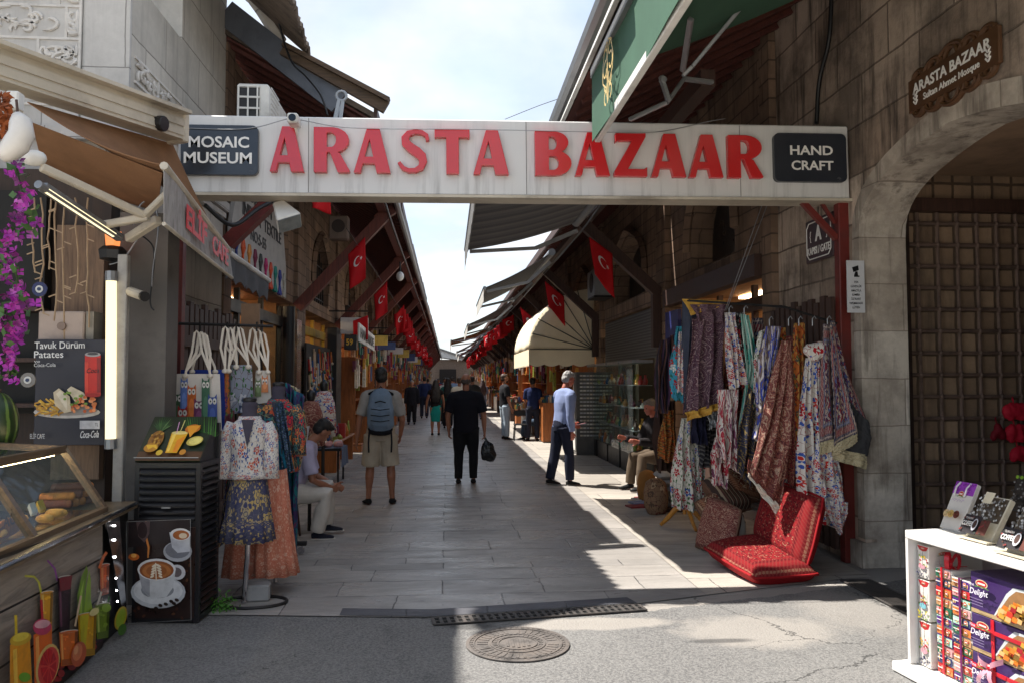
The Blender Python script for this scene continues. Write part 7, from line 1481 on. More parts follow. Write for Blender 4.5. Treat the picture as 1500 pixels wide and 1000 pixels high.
# ------------------------------------------------------------------ left: tote bags, dress forms, skirts
COT = fabric('cotton_strap', c8(226, 216, 202), .9, var=.08); CANVW = fabric('bag_canvas', c8(224, 216, 206), .9, var=.08)
def tote(label, x0, x1, y0, y1, Y, handles, topv, mat=CANVW, art=None, depth=.05, group=None):
    t = thing('tote_bag', label, 'tote bag', W((x0+x1)/2, y1, Y), group); a, b, c, d = W(x0+3, y0, Y), W(x1-3, y0, Y), W(x1, y1-4, Y), W(x0-2, y1, Y)
    def f(s): return lambda u, v: a.lerp(b, u).lerp(d.lerp(c, u), v)+V((0, s*depth*.5*(math.sin(math.pi*u)**.5)*(.35+.65*math.sin(math.pi*min(v, .9)))+.006*mnoise.noise(V((u*3, v*3, x0))), 0))
    mb = MB(); mb.grid(f(-1), 16, 16); mb.grid(lambda u, v: f(1)(1-u, v), 16, 16); mb.build('body', mat, t, smooth=True)
    for hx, ht, dyy in handles:
        mb = MB(); L = [W(x0+(x1-x0)*.28, y0+6, Y-.03), W(x0+(x1-x0)*.3, y0-4, Y-.03), W(hx-7, (y0+ht)/2, Y-.02+dyy), W(hx-3, ht+4, Y+dyy), W(hx, ht, Y+dyy), W(hx+3, ht+4, Y+dyy), W(hx+8, (y0+ht)/2, Y-.02+dyy), W(x0+(x1-x0)*.76, y0-4, Y-.03), W(x0+(x1-x0)*.78, y0+6, Y-.03)]
        mb.tube(L, (.0095, .0035), 6, side=(1, .2, 0)); mb.build('handle', COT, t)
    for k in (.28, .77): mb = MB(); c_ = W(x0+(x1-x0)*k, y0+3, Y-.035); mb.ell(c_, (.026, .018, .02), 0, 8, 6); mb.build('knot', COT, t, smooth=True)
    if art:
        pc = Pic((0, Y-depth*.5-.012, 0), nY, step=.0004)
        for (px, py, w, h, col) in art:
            pc.poly([(px-w*.5, py+h), (px-w*.45, py+h*.15), (px-w*.42, py-4), (px-w*.2, py+1), (px+w*.2, py+1), (px+w*.42, py-4), (px+w*.45, py+h*.15), (px+w*.5, py+h)], col)
            for s in (-1, 1): pc.ell(px+s*w*.21, py+7, w*.19, 4.6, (226, 222, 214)); pc.ell(px+s*w*.19, py+7, 1.1, 1.4, (30, 30, 34))
            pc.ell(px, py+h*.55, w*.3, h*.25, tuple(min(255, c+26) for c in col))
        pc.build('printed_figures', t)
    return t
tote('royal blue canvas tote bag behind the bag with six printed figures', 262, 331, 541, 634, 6.72, [(296, 486, .02)], 541, fabric('royal_bag', c8(40, 60, 140), .9))
tote('cream canvas tote bag printed with six wide eyed figures', 250, 325, 547, 634, 6.6, [(288, 484, 0), (294, 486, .02), (300, 488, .04)], 547, art=[(260, 576, 15, 54, (60, 92, 62)), (270, 556, 12, 60, (96, 124, 190)), (281, 566, 14, 56, (206, 104, 40)), (268, 597, 16, 34, (176, 44, 44)), (292, 586, 16, 48, (116, 50, 92)), (302, 556, 13, 78, (56, 104, 76)), (312, 580, 15, 54, (52, 76, 150))])
tote('blue edged tote bag with a red and purple print hanging second from the left', 326, 338, 540, 634, 6.75, [(330, 478, 0), (337, 480, .03)], 540, floral('bag_print_red', c8(196, 110, 60), [RD, c8(90, 40, 110), BLU], (2, 5)))
tote('grey blue print tote bag hanging behind the white blouse', 336, 372, 534, 606, 6.8, [(346, 477, 0), (338, 480, .03), (352, 479, .05)], 534, floral('bag_print_grey', c8(150, 156, 170), [c8(60, 70, 100), c8(200, 200, 206)], (2, 3)))
tote('white tote bag with orange and green print hanging right of the others', 372, 398, 542, 592, 6.9, [(370, 480, 0), (378, 482, .03), (385, 486, .05)], 542, art=[(378, 556, 9, 24, (90, 110, 60)), (388, 552, 10, 22, (206, 120, 60))])
hk = MB(); 
for u in (293, 333, 346, 376): c = W(u, 482, 6.78); hk.tube([c+V((0, 0, -.02)), c+V((0, 0, .06))], .008, 5)
hk.tube([W(262, 474, 6.85), W(400, 478, 6.85)], .014, 6); tag(hk.build('hanging_rail', DARKMETAL), 'dark rail with hooks carrying the tote bags', 'rail')
brd = MB(); a, b = W(352, 520, 7.3), W(380, 445, 7.3); brd.box(a.x, b.x, 7.3, 7.34, a.z-.6, b.z); tag(brd.build('wooden_board', plain('tan_board', c8(126, 96, 70), .6)), 'plain tan board standing upright behind the tote bags', 'board')
def loft(mb, cx, cy, rings, n=40, folds=0, famp=.0, ph=0.):
    base = len(mb.v); N = len(rings)
    for j, (z, rx, ry, dx, dy) in enumerate(rings):
        for k in range(n):
            t = 2*math.pi*k/n; f = 1+famp*(j/(N-1))*math.sin(folds*t+ph+.4*math.sin(j))+.02*math.sin(3*t+j)
            mb.v.append(V((cx+dx+rx*f*math.cos(t), cy+dy+ry*f*math.sin(t), z)))
    for j in range(N-1):
        for k in range(n):
            k2 = (k+1) % n; mb.f.append((base+j*n+k, base+j*n+k2, base+(j+1)*n+k2, base+(j+1)*n+k)); mb.m.append(0); mb.uv.append(((k/n, j/(N-1)), ((k+1)/n, j/(N-1)), ((k+1)/n, (j+1)/(N-1)), (k/n, (j+1)/(N-1))))
    return mb
M_BLS = floral('white_blue_blouse', c8(222, 216, 208), [c8(70, 84, 150), c8(190, 90, 80), c8(90, 100, 160), c8(200, 120, 90)], (13, 11), leaf=c8(90, 110, 150), vine=c8(150, 130, 130), dens=.7)
M_EMB = floral('orange_black_embroidery', c8(60, 62, 70), [c8(206, 90, 60), c8(196, 50, 70), c8(210, 140, 80), c8(60, 120, 130)], (8, 7), leaf=c8(90, 130, 110), vine=c8(196, 170, 120), dens=.95, rad=.4)
M_SKT = floral('navy_yellow_skirt', c8(84, 84, 108), [c8(196, 170, 110), c8(70, 72, 110), c8(176, 160, 130)], (15, 9), leaf=c8(190, 166, 110), vine=c8(120, 120, 130), rad=.42)
M_ORS = floral('coral_skirt_print', c8(214, 136, 110), [c8(222, 168, 142), c8(200, 112, 90), c8(230, 190, 168)], (22, 20), leaf=c8(226, 170, 146), vine=c8(196, 96, 76), rad=.3)
def dressform(label, u, vtop, vbot, Y, mat, w, slv=None, neckm=fabric('form_grey', c8(70, 66, 78), .9), lower=None):
    t = thing('dress_form', label, 'mannequin', W(u, vbot, Y)); c = W(u, vtop, Y); cx, cy, zt = c.x, Y, c.z; zb = W(u, vbot, Y).z; H = zt-zb
    mb = MB(); loft(mb, cx, cy, [(zt+.01, .04, .04, 0, 0), (zt-.005, .055, .055, 0, 0), (zt-.03, .056, .056, 0, 0), (zt-.075, .05, .055, 0, 0), (zt-.12, .08, .07, 0, 0), (zt-.155, w*.8, .09, 0, 0), (zt-.24, w*.9, .1, 0, 0)], 24); mb.build('torso', neckm, t, smooth=True); mb = MB(); mb.lathe([(.035, .005), (.05, .012), (.05, .03), (.03, .04)], (cx, cy, zt), 16); mb.build('neck_cap', BLACK, t)
    mb = MB(); n = 44
    loft(mb, cx, cy, [(zt-.10, .075, .07, 0, .0), (zt-.125, w*.62, .085, 0, 0), (zt-.16, w*.95, .1, 0, 0), (zt-.25, w*1.0, .125, 0, -.01), (zt-.38, w*.88, .12, 0, -.005), (zt-.5, w*.95, .125, 0, 0), (zb+.03, w*1.12, .14, 0, 0), (zb, w*1.13, .142, 0, 0)], n, 9, .045); mb.build('blouse', mat, t, smooth=True, solid=.004)
    for s in (-1, 1):
        mb = MB(); mb.tube([V((cx+s*w*.82, cy, zt-.16)), V((cx+s*w*1.12, cy, zt-.25)), V((cx+s*w*1.25, cy-.03, zt-.42)), V((cx+s*w*1.3, cy-.05, zt-.56))], [(.06, .05), (.062, .058), (.055, .05), (.06, .045)], 14, side=(1, 0, 0)); mb.build('sleeve', mat, t, smooth=True)
    mb = MB(); mb.prism([(-.045, 0), (.045, 0), (.004, -.2)], V((cx+.02, cy-.128, zt-.12)), (1, 0, 0), (0, .12, 1), (0, -.008, 0)); mb.build('neck_opening', neckm, t)
    return t, cx, cy, zt, zb
f1, cx, cy, zt, zb = dressform('dress form in a white and blue flowered blouse at the front of the left rack', 366, 589, 699, 6.02, M_BLS, .135)
mb = MB(); loft(mb, cx, cy, [(zb+.06, .12, .11, 0, 0), (zb-.1, .14, .12, 0, 0), (zb-.3, .165, .14, 0, 0), (zb-.33, .17, .145, 0, 0), (zb-.46, .19, .16, 0, 0)], 60, 13, .1); mb.build('skirt', M_SKT, f1, smooth=True, solid=.004)
pb = W(353, 880, 6.0); mb = MB(); mb.tube([(cx, cy, zt-.3), (cx, cy, .35), (cx-.02, cy, .012)], .02, 10); mb.build('pole', CHROME, f1)
mb = MB(); mb.tube([V((cx+.05+.24*math.cos(a), cy+.16*math.sin(a), .014)) for a in [2*math.pi*k/30 for k in range(31)]], .012, 6); mb.build('ring_base', DARKMETAL, f1)
mb = MB(); c = G(375, 882); mb.obox(c+V((0, .08, .065)), V((.085, .01, 0)), V((-.01, .08, 0)), V((0, 0, .06))); tag(mb.build('concrete_block', plain('grey_concrete', c8(150, 150, 150), .9, var=.2, bump=.5), bevel=.012), 'small grey concrete block weighing down the dress form base', 'block')
f2, cx2, cy2, zt2, zb2 = dressform('dress form in a dark embroidered orange flower jacket with teal shawl', 408, 566, 690, 6.6, M_EMB, .14)
drape('teal_shawl', None, None, [(386, 655), (392, 700)], [(418, 640), (426, 690)], 6.42, fabric('teal_cloth', c8(20, 96, 124), .8), 3, .02, f2, 41)
drape('bead_scarf', None, None, [(404, 590), (410, 650), (414, 690)], [(414, 588), (426, 650), (432, 690)], 6.41, floral('blue_bead_print', c8(40, 56, 84), [c8(120, 140, 170), c8(60, 90, 130)], (8, 30)), 2, .015, f2, 42)
mb = MB(); mb.tube([(cx2, cy2, zt2-.3), (cx2, cy2, .012)], .02, 8); mb.build('pole', CHROME, f2)
mb = MB(); loft(mb, *W(400, 690, 6.35).to_2d(), [(W(400, 692, 6.35).z, .07, .07, 0, 0), (.95, .1, .1, 0, 0), (.6, .135, .13, .0, 0), (.3, .165, .15, .01, 0), (.14, .185, .16, .02, 0)], 60, 11, .09); tag(mb.build('coral_skirt', M_ORS, smooth=True, solid=.004), 'long coral printed skirt hanging under the dress forms', 'skirt')
mb = MB(); loft(mb, *W(362, 760, 6.4).to_2d(), [(.7, .12, .1, 0, 0), (.4, .16, .12, 0, 0), (.12, .18, .14, 0, 0)], 50, 9, .09); tag(mb.build('coral_skirt', M_ORS, smooth=True, solid=.004), 'second coral skirt mostly hidden behind the dress form pole', 'skirt')
drape('blue_dress', 'long dark blue and teal patterned dress right of the coral skirt', 'dress', [(418, 560), (420, 660), (420, 700), (428, 808)], [(446, 580), (440, 680), (434, 740), (432, 812)], 6.75, ikat('peacock_cloth', [c8(26, 60, 100), c8(20, 110, 120), c8(60, 40, 90), c8(20, 80, 110), c8(110, 50, 90)], (4, 5)), 3, .04, seed=43)
drape('floral_jacket', 'cream flowered jacket hanging behind the embroidered jacket', 'jacket', [(418, 560), (424, 620), (428, 670)], [(440, 570), (446, 640), (440, 690)], 6.9, floral('cream_red_floral', c8(196, 180, 150), [c8(170, 60, 50), c8(120, 60, 50), c8(190, 120, 70)], (3, 6)), 2, .04, seed=44)
drape('red_dress', 'dark red flowered dress hanging left of the white blouse', 'dress', [(328, 610), (330, 680), (326, 745)], [(344, 600), (346, 680), (346, 735)], 6.25, floral('wine_floral', c8(110, 50, 60), [c8(200, 180, 170), c8(60, 80, 70), c8(176, 60, 70)], (2, 6)), 2, .03, seed=45)
drape('navy_skirt', 'navy and cream skirt hanging beside the black cabinet', 'skirt', [(330, 700), (326, 760), (322, 800)], [(346, 698), (344, 760), (346, 785)], 6.2, M_SKT, 2, .03, seed=46)
for i, (u, v, m, lab) in enumerate(((455, 612, M_PATCH, 'rust and cream shawl draped on a small dark bust in the left shop front'), (474, 596, M_SUZ2, 'red and gold shawl draped on a second bust behind the rust shawl'))):
    b_ = thing('shawl_bust', lab, 'mannequin', W(u, v+42, 8.8+i*.6)); Yb = 8.8+i*.6; c = W(u, v, Yb); mb = MB(); loft(mb, c.x, c.y, [(c.z+.2, .02, .02, 0, 0), (c.z+.17, .08, .06, 0, 0), (c.z+.05, .12, .08, 0, 0), (c.z-.3, .15, .1, 0, 0)], 30, 7, .08); mb.build('shawl', m, b_, smooth=True, solid=.004); mb = MB(); mb.lathe([(.03, .18), (.045, .22), (.05, .27), (.03, .31)], c, 12); mb.build('neck', BLACK, b_, smooth=True); mb = MB(); mb.tube([c+V((0, 0, -.3)), (c.x, c.y, .01)], .02, 6); mb.build('pole', DARKMETAL, b_)
# rolling rack foot, covered table with wares
rk = thing('rolling_rack', 'black rolling rack foot with a chrome castor beside the dresses', 'rack', G(440, 812)); c = G(446, 812); mb = MB(); mb.box(c.x-.4, c.x+.02, c.y-.03, c.y+.03, .09, .13); mb.build('foot_bar', BLACK, rk, bevel=.004)
mb = MB(); mb.tube([(c.x-.35, c.y, .13), (c.x-.35, c.y, 1.5)], .016, 8); mb.tube([(c.x-.35, c.y, 1.5), (c.x-1.0, c.y+.3, 1.5)], .016, 8); mb.build('upright', CHROME, rk)
mb = MB(); mb.tube([V((c.x-.035, c.y-.012, .04)), V((c.x-.035, c.y+.012, .04))], .036, 14); mb.tube([(c.x-.035, c.y, .04), (c.x-.02, c.y, .09)], .01, 6); mb.build('castor', CHROME, rk)
tb = thing('covered_table', 'small table under a blue grey cloth piled with coloured scarves', 'table', G(492, 715)); c = G(492, 708); x0, x1, y0, y1, zt_ = c.x-.55, c.x+.08, c.y-.1, c.y+.6, .56
mb = MB(); mb.box(x0, x1, y0, y1, zt_-.03, zt_); mb.build('tabletop', BLACK, tb)
for x in (x0+.04, x1-.04):
    for y in (y0+.04, y1-.04): mb = MB(); mb.tube([(x, y, 0.005), (x, y, zt_-.03)], .016, 6); mb.build('leg', BLACK, tb)
mb = MB(); mb.grid(lambda u, v: (x0+(x1-x0+.02)*u, y0-.02+(y1-y0)*v, zt_+.012+.006*math.sin(u*9+v*7)), 12, 12); mb.grid(lambda u, v: (x1+.022+.02*v*math.sin(u*14), y0-.02+(y1-y0)*u, zt_+.012-.3*v), 24, 8); mb.build('cloth', fabric('blue_grey_cloth', c8(110, 120, 140), .9), tb, smooth=True)
rr = random.Random(31)
for i in range(8):
    p = V((x0+.1+rr.random()*.5, y0+.05+rr.random()*.5, zt_+.06)); mb = MB(); mb.ell(p, (rr.uniform(.07, .13), rr.uniform(.06, .1), rr.uniform(.04, .08)), 0, 12, 8, Matrix.Rotation(rr.uniform(0, 3), 3, 'Z')); tag(blob(mb, 'scarf_bundle', (fabric('coral_scarf', c8(206, 110, 96), .9), fabric('sky_scarf', c8(150, 170, 196), .9), fabric('white_scarf', c8(206, 204, 200), .9), fabric('pink_scarf', c8(200, 150, 150), .9))[i % 4], None, .018, 2, .016, 16), 'soft scarf bundle heaped on the blue grey covered table', 'scarf', 'scarf bundles on the covered table')
# red bags on the grille
for i, (u, v, lab, w) in enumerate(((1487, 602, 'upper ruffled red bag hanging on the grille at the right edge', .1), (1462, 632, 'narrow dark red bag hanging leftmost on the grille', .05), (1488, 634, 'middle ruffled red bag hanging on the grille under the upper one', .1), (1492, 664, 'lowest red bag on the grille just above the boxes', .07))):
    c = W(u, v, 6.8); t = thing('red_bag', lab, 'bag', c); m_ = fabric('ruffled_red' if i != 1 else 'ruffled_wine', c8(190, 30, 52) if i != 1 else c8(120, 20, 34), .7); mb = MB()
    mb.ell(c+V((-w*.35, 0, 0)), (w*.8, .04, .085), 0, 14, 10, Matrix.Rotation(.5, 3, 'Y')); mb.ell(c+V((w*.4, 0, .0)), (w*.8, .04, .085), 0, 14, 10, Matrix.Rotation(-.5, 3, 'Y')); blob(mb, 'body', m_, t, .012, 2, .014, 22); mb = MB(); mb.tube([c+V((-.01, 0, .06)), c+V((0, .03, .13)), c+V((.02, .06, .1))], .006, 5); mb.build('strap', m_, t)
# ------------------------------------------------------------------ white display shelf with packaged sweets, lower right
S0 = V((2.594, 4.317, 0)); Sd = V((.115, -.993, 0)); Se = V((.993, .115, 0)); Sn = -Se; SH = .80
shf = thing('display_shelf', 'white open display shelf full of sweet boxes in the sun at the lower right', 'shelf', S0+Sd*.9+Se*.25)
def sbox(mb, s0, s1, e0, e1, z0, z1, m=0, mf=None): return mb.obox(S0+Sd*(s0+s1)/2+Se*(e0+e1)/2+V((0, 0, (z0+z1)/2)), Sd*(s1-s0)/2, Se*(e1-e0)/2, V((0, 0, (z1-z0)/2)), m, mf)
WB = plain('white_melamine', c8(216, 214, 210), .4, var=.05, scale=3)
mb = MB(); sbox(mb, 0, 1.9, 0, .5, SH-.045, SH); mb.build('top_board', WB, shf, bevel=.004); mb = MB(); sbox(mb, .001, .022, .002, .5, .06, SH-.0455); mb.build('side_board', WB, shf)
mb = MB(); sbox(mb, .0225, 1.9, .485, .5, .06, SH-.046); mb.build('back_board', plain('pinkish_back', c8(190, 176, 176), .6), shf); mb = MB(); sbox(mb, -.06, 1.9, -.06, .5, .001, .055); mb.build('plinth', WB, shf, bevel=.006)
def sp(u, v, e=0.):
    p = PL(u, v, S0+Se*e, Sn); return (p-S0).dot(Sd), p.z
PW = plain('pack_white', c8(214, 208, 200), .35, var=.06, bump=0); 
def pm(name, c): return plain('pack_'+name, c8(*c), .35, var=.12, scale=12, bump=0)
PACK = [pm('red', (186, 44, 48)), pm('purple', (84, 44, 120)), pm('green', (40, 96, 72)), pm('tan', (186, 140, 96)), pm('orange', (206, 120, 60)), pm('navy', (50, 56, 96)), pm('pink', (206, 150, 150)), pm('mint', (170, 206, 190))]
def face(s0, s1, z0, z1, e):  # painter over a shelf-front face, coordinates a right (towards camera) and b up in 0..1
    return Pic((0, 0, 0), Sn, step=.0004, fn=lambda a, b: S0+Sd*(s0+(s1-s0)*a)+Se*e+V((0, 0, z0+(z1-z0)*b)))
def badge(pc, cx, cy, w, h):
    pc.ell(cx, cy, w, h, (206, 190, 150)); pc.ell(cx, cy, w*.85, h*.8, (186, 34, 40)); pc.rect(cx-w*.6, cy-h*.25, cx+w*.6, cy+h*.2, (226, 220, 212)); pc.poly([(cx-w*1.3, cy-h*.9), (cx, cy-h*.5), (cx+w*1.3, cy-h*.9), (cx+w, cy-h*1.1), (cx, cy-h*.75), (cx-w, cy-h*1.1)], (80, 120, 60))
rr = random.Random(3)
# gift bags at the left end
s0, zt = sp(1334, 800, .06); s1, _ = sp(1357, 800, .06)
for i, (za, zb) in enumerate(((.545, .725), (.315, .535), (.06, .305))):
    g = thing('gift_bag', 'white fruit printed gift bag at the left end of the shelf, %s of the stack' % ('topmost', 'middle', 'lowest')[i], 'gift bag', S0+Sd*.1+Se*.1+V((0, 0, za)))
    mb = MB(); sbox(mb, .035, .125, .05, .25, za, zb); mb.build('body', PW, g, bevel=.003); pc = face(.035, .125, za, zb, .05)
    pc.poly([(.02, .98), (.98, .98), (.82, .86), (.5, .82), (.2, .86)], (186, 34, 40)); badge(pc, .5, .92, .16, .035)
    for k in range(13): pc.ell(rr.uniform(.1, .9), rr.uniform(.36, .7), rr.uniform(.04, .09), rr.uniform(.02, .04), rr.choice([(196, 40, 60), (150, 30, 60), (110, 140, 50), (226, 180, 60)]), n=9)
    pc.ell(.5, .36, .3, .07, (206, 150, 160) if i != 1 else (120, 180, 190))
    for k in range(22): pc.ell(rr.uniform(.1, .95), rr.uniform(.04, .24), .05, .026, rr.choice([(60, 60, 84), (40, 44, 64), (96, 96, 120)] if i != 1 else [(206, 180, 40), (40, 60, 110), (120, 150, 50)]), n=8)
    pc.line([(.3, .84), (.34, .6), (.3, .4)], .03, (60, 50, 44)); pc.line([(.72, .84), (.68, .6), (.7, .4)], .03, (60, 50, 44)); pc.build('print', g)
    pe = Pic((0, 0, 0), Sd, step=.0004, fn=lambda a, b, za=za, zb=zb: S0+Sd*.1255+Se*(.05+.2*a)+V((0, 0, za+(zb-za)*b))); badge(pe, .5, .78, .2, .06); 
    for k in range(5): pe.line([(.2, .55-.08*k), (.8, .55-.08*k)], .012, (190, 186, 184))
    pe.build('side_print', g)
# columns of small ribbon boxes
names = 'topmost second third fourth fifth sixth seventh eighth ninth tenth eleventh twelfth'.split()
for col, (sa, sb) in enumerate(((.15, .265), (.27, .40))):
    z = .06; n = 11; hh = (.625-.06)/n if col == 0 else (.60-.06)/n
    for k in range(n):
        b_ = thing('sweet_box', '%s small printed sweet box in the %s ribbon tied column on the shelf' % (names[n-1-k], ('left', 'right')[col]), 'box', S0+Sd*(sa+sb)/2+Se*.1+V((0, 0, z)))
        m1 = PACK[(k*3+col*2) % 8]; mb = MB(); sbox(mb, sa, sb, .07+rr.uniform(0, .006), .22, z+.0008, z+hh-.0008); mb.build('body', PW if k % 3 == 1 else m1, b_, bevel=.0015)
        pc = face(sa, sb, z, z+hh, .0695); pc.rect(.03, .1, .5, .9, PACK[(k*5+col) % 8]); pc.rect(.52, .1, .97, .9, PACK[(k+col*3+4) % 8])
        for j in range(9): pc.ell(rr.uniform(.06, .94), rr.uniform(.2, .8), rr.uniform(.02, .06), rr.uniform(.08, .2), rr.choice([(206, 140, 80), (226, 206, 180), (176, 60, 50), (120, 70, 40), (214, 180, 120)]), n=8)
        badge(pc, .74, .55, .09, .26); pc.line([(.08, .62), (.4, .62)], .1, (226, 220, 214)); pc.build('print', b_); z += hh
    for (sx_, c_, lab) in ((sa+(sb-sa)*.5, ((196, 34, 48), (110, 30, 90))[col], ('red ribbon band down the left column of small sweet boxes', 'wine ribbon band down the right column of small sweet boxes')[col]),):
        mb = MB(); sbox(mb, sx_-.006, sx_+.006, .058, .062, .065, (.63, .604)[col]); sbox(mb, sx_-.006, sx_+.006, .058, .22, (.631, .6045)[col], (.633, .6065)[col])
        o = mb.build('ribbon', plain('ribbon_%d' % col, c8(*c_), .3, bump=0)); tag(o, lab, 'ribbon')
bw = thing('ribbon_bow', 'glossy red ribbon bow on top of the left column of sweet boxes', 'bow', S0+Sd*.205+Se*.12+V((0, 0, .634))); RB = plain('ribbon_0', c8(196, 34, 48), .3, bump=0)
c = S0+Sd*.205+Se*.12+V((0, 0, .634)); mb = MB()
for a in range(5):
    an = a*1.257; d = V((math.cos(an), math.sin(an), .5)); w_ = V((-math.sin(an), math.cos(an), 0))*.012
    mb.grid(lambda u, v, d=d, w_=w_: c+d*(.055*math.sin(u*math.pi))+V((0, 0, .04*math.sin(u*math.pi*2)+.01))+w_*(v*2-1), 10, 2)
mb.build('loops', RB, bw, smooth=True); mb = MB(); mb.ell(c+V((0, 0, .015)), .012, 0, 8, 6); mb.build('knot', RB, bw)
# big purple delight boxes
for i, (za, zb) in enumerate(((.46, .665), (.265, .455), (.06, .26))):
    d_ = thing('delight_box', 'large purple fruit delight box, %s in the stack at the right edge' % ('top', 'middle', 'bottom')[i], 'box', S0+Sd*.6+Se*.2+V((0, 0, za)))
    sa, sb = .415, .85; mb = MB(); sbox(mb, sa, sb, .06, .35, za, zb); mb.build('body', pm('purple_dark', (62, 40, 92)), d_, bevel=.003); pc = face(sa, sb, za, zb, .06)
    pc.rect(0, 0, 1, .1, (176, 150, 110)); pc.poly([(.34, .1), (.52, .7), (.62, .9), (1, .96), (1, .1)], (200, 204, 206)); pc.poly([(.36, .1), (.56, .66), (.66, .84), (1, .9), (1, .1)], (150, 110, 70))
    for k in range(70):
        x = rr.uniform(.45, .99); y = rr.uniform(.14, .16+(x-.36)*1.35 if x < .8 else .8); pc.poly([(x-.04, y-.05), (x+.03, y-.07), (x+.05, y+.04), (x-.02, y+.07)], rr.choice([(206, 60, 40), (226, 120, 40), (196, 150, 60), (214, 170, 110), (120, 90, 40), (160, 30, 40)]))
    badge(pc, .24, .8, .09, .1); pc.text('Fine', .05, .7, .13, .7, .016, (214, 206, 220), .005); pc.text('Delight', .06, .5, .34, .52, .03, (226, 222, 230), .01, .3); 
    for k in range(3): pc.line([(.06, .4-.07*k), (.26, .4-.07*k)], .014, (140, 126, 160))
    pc.build('print', d_)
    if i:
        mb = MB(); sbox(mb, sa+.13, sa+.15, .054, .058, za, zb); sbox(mb, sa, sb, .0535, .0575, za+(zb-za)*.62, za+(zb-za)*.72); mb.build('ribbon', RB, d_)
bw2 = thing('ribbon_bow', 'pale pink and red ribbon bow on the bottom purple box', 'bow', S0+Sd*.56+Se*.03+V((0, 0, .2))); c = S0+Sd*.55+Se*.04+V((0, 0, .22)); mb = MB()
for an, L in ((.6, .1), (2.5, .09), (4.1, .13), (5.2, .12)):
    d = Sd*math.cos(an)+V((0, 0, math.sin(an))); w_ = V((0, 0, .014)) if an < 3 else Sd*.014
    mb.grid(lambda u, v, d=d, w_=w_, L=L: c+d*(L*u)+Sn*(.03*math.sin(u*math.pi))+w_*(v*2-1), 8, 2)
mb.build('loops', plain('pink_ribbon', c8(214, 150, 166), .3, bump=0), bw2, smooth=True); mb = MB(); mb.ell(c, .018, 0, 8, 6); mb.build('knot', RB, bw2)
# leaning packs on the top board
def lean(label, name, cat, u, v, w, h, tilt, mat, th=.03, base=0.):
    p = G(u, v, SH+.002+base); up = (Se*math.sin(tilt)+V((0, 0, math.cos(tilt)))); nn = (Sn*math.cos(tilt)+V((0, 0, math.sin(tilt))))
    t = thing(name, label, cat, p); mb = MB(); mb.obox(p+Sd*w/2+up*h/2-nn*th/2, Sd*w/2, up*h/2, nn*th/2); mb.build('body', mat, t, bevel=.003)
    return t, Pic((0, 0, 0), nn, step=.0004, fn=lambda a, b: p+Sd*(w*a)+up*(h*b)+nn*.0006), p, up, nn
t, pc, p, up, nn = lean('white and purple gift bag with three chocolate balls leaning on the shelf top', 'gift_bag', 'gift bag', 1376, 771, .155, .29, .45, PW)
pc.rect(0, .74, 1, 1, (150, 60, 176))
for k in range(30): pc.ell(rr.uniform(.05, .95), rr.uniform(.78, .98), .03, .02, rr.choice([(120, 40, 150), (170, 90, 190)]), n=6)
badge(pc, .52, .74, .12, .06); 
for k in range(9): pc.line([(.2+.07*k, .58+rr.uniform(-.02, .02)), (.24+.07*k, .63)], .014, (176, 140, 190))
for x, col in ((.22, (214, 186, 140)), (.48, (206, 176, 110)), (.78, (110, 60, 48))):
    pc.ell(x, .3, .14, .08, col)
    for k in range(14): pc.ell(x+rr.uniform(-.09, .09), .3+rr.uniform(-.05, .05), .025, .014, tuple(max(0, c_-rr.randint(10, 50)) for c_ in col), n=6)
pc.build('print', t); mb = MB()
for xa in (.25, .75): mb.tube([p+Sd*(.155*xa)+up*.285+nn*.006, p+Sd*(.155*(xa-.03))+up*.25+nn*.018, p+Sd*(.155*(xa-.05))+up*.2+nn*.012], .005, 6)
mb.build('handle', plain('handle_white', c8(226, 220, 226), .5), t)
for i, (u, v, w, base, lab) in enumerate(((1414, 783, .175, .012, 'open cream tray of foil chocolates over a dark coffee pack on the shelf top'), (1470, 805, .2, .012, 'second tray with a dark coffee pack at the right edge of the shelf top'))):
    t, pc, p, up, nn = lean(lab, 'chocolate_tray', 'gift box', u, v, w, .25, .55, pm('cream', (214, 204, 180)), .035, base)
    pc.rect(.03, .4, .97, .97, (90, 76, 60)); rr2 = random.Random(i)
    for k in range(120): x, y = rr2.uniform(.06, .94), rr2.uniform(.42, .94); pc.poly([(x-.04, y), (x, y+.03), (x+.04, y-.01), (x, y-.03)], rr2.choice([(196, 194, 190), (150, 148, 146), (110, 106, 100), (226, 224, 220), (90, 86, 84)]))
    pc.poly([(.34, 1), (.7, 1), (.68, .74), (.36, .74)], (220, 208, 180)); pc.rect(.0, .0, .66, .42, (40, 36, 40)); pc.rect(.66, .02, 1, .36, (96, 50, 40))
    for k in range(26): pc.ell(rr2.uniform(.02, .98), rr2.uniform(.03, .38), .03, .022, rr2.choice([(80, 50, 40), (60, 70, 60), (110, 60, 50), (130, 40, 44)]), n=6)
    pc.text('TURKISH', .12, .3, .4, .3, .012, (206, 200, 196), .02); pc.text('COFFEE', .08, .15, .48, .15, .026, (226, 222, 216), .03); pc.ell(.55, .2, .1, .14, (196, 196, 204)); pc.ell(.55, .21, .07, .1, (70, 46, 40)); pc.build('print', t)
    mb = MB(); mb.obox(p+Sd*w*.55+V((0, 0, -.003))-Sn*.04, Sd*w*.6, Se*.09, V((0, 0, .004))); mb.build('tray_base', pm('cream', (214, 204, 180)), t)
t, pc, p, up, nn = lean('dark foil coffee pack standing behind the trays at the right edge', 'coffee_pack', 'pack', 1478, 745, .14, .24, .3, pm('charcoal', (50, 48, 48)), .05)
for k in range(60): pc.ell(rr.uniform(.05, .95), rr.uniform(.05, .9), .06, .03, rr.choice([(96, 94, 92), (60, 58, 58), (140, 138, 134), (36, 34, 36)]), n=6)
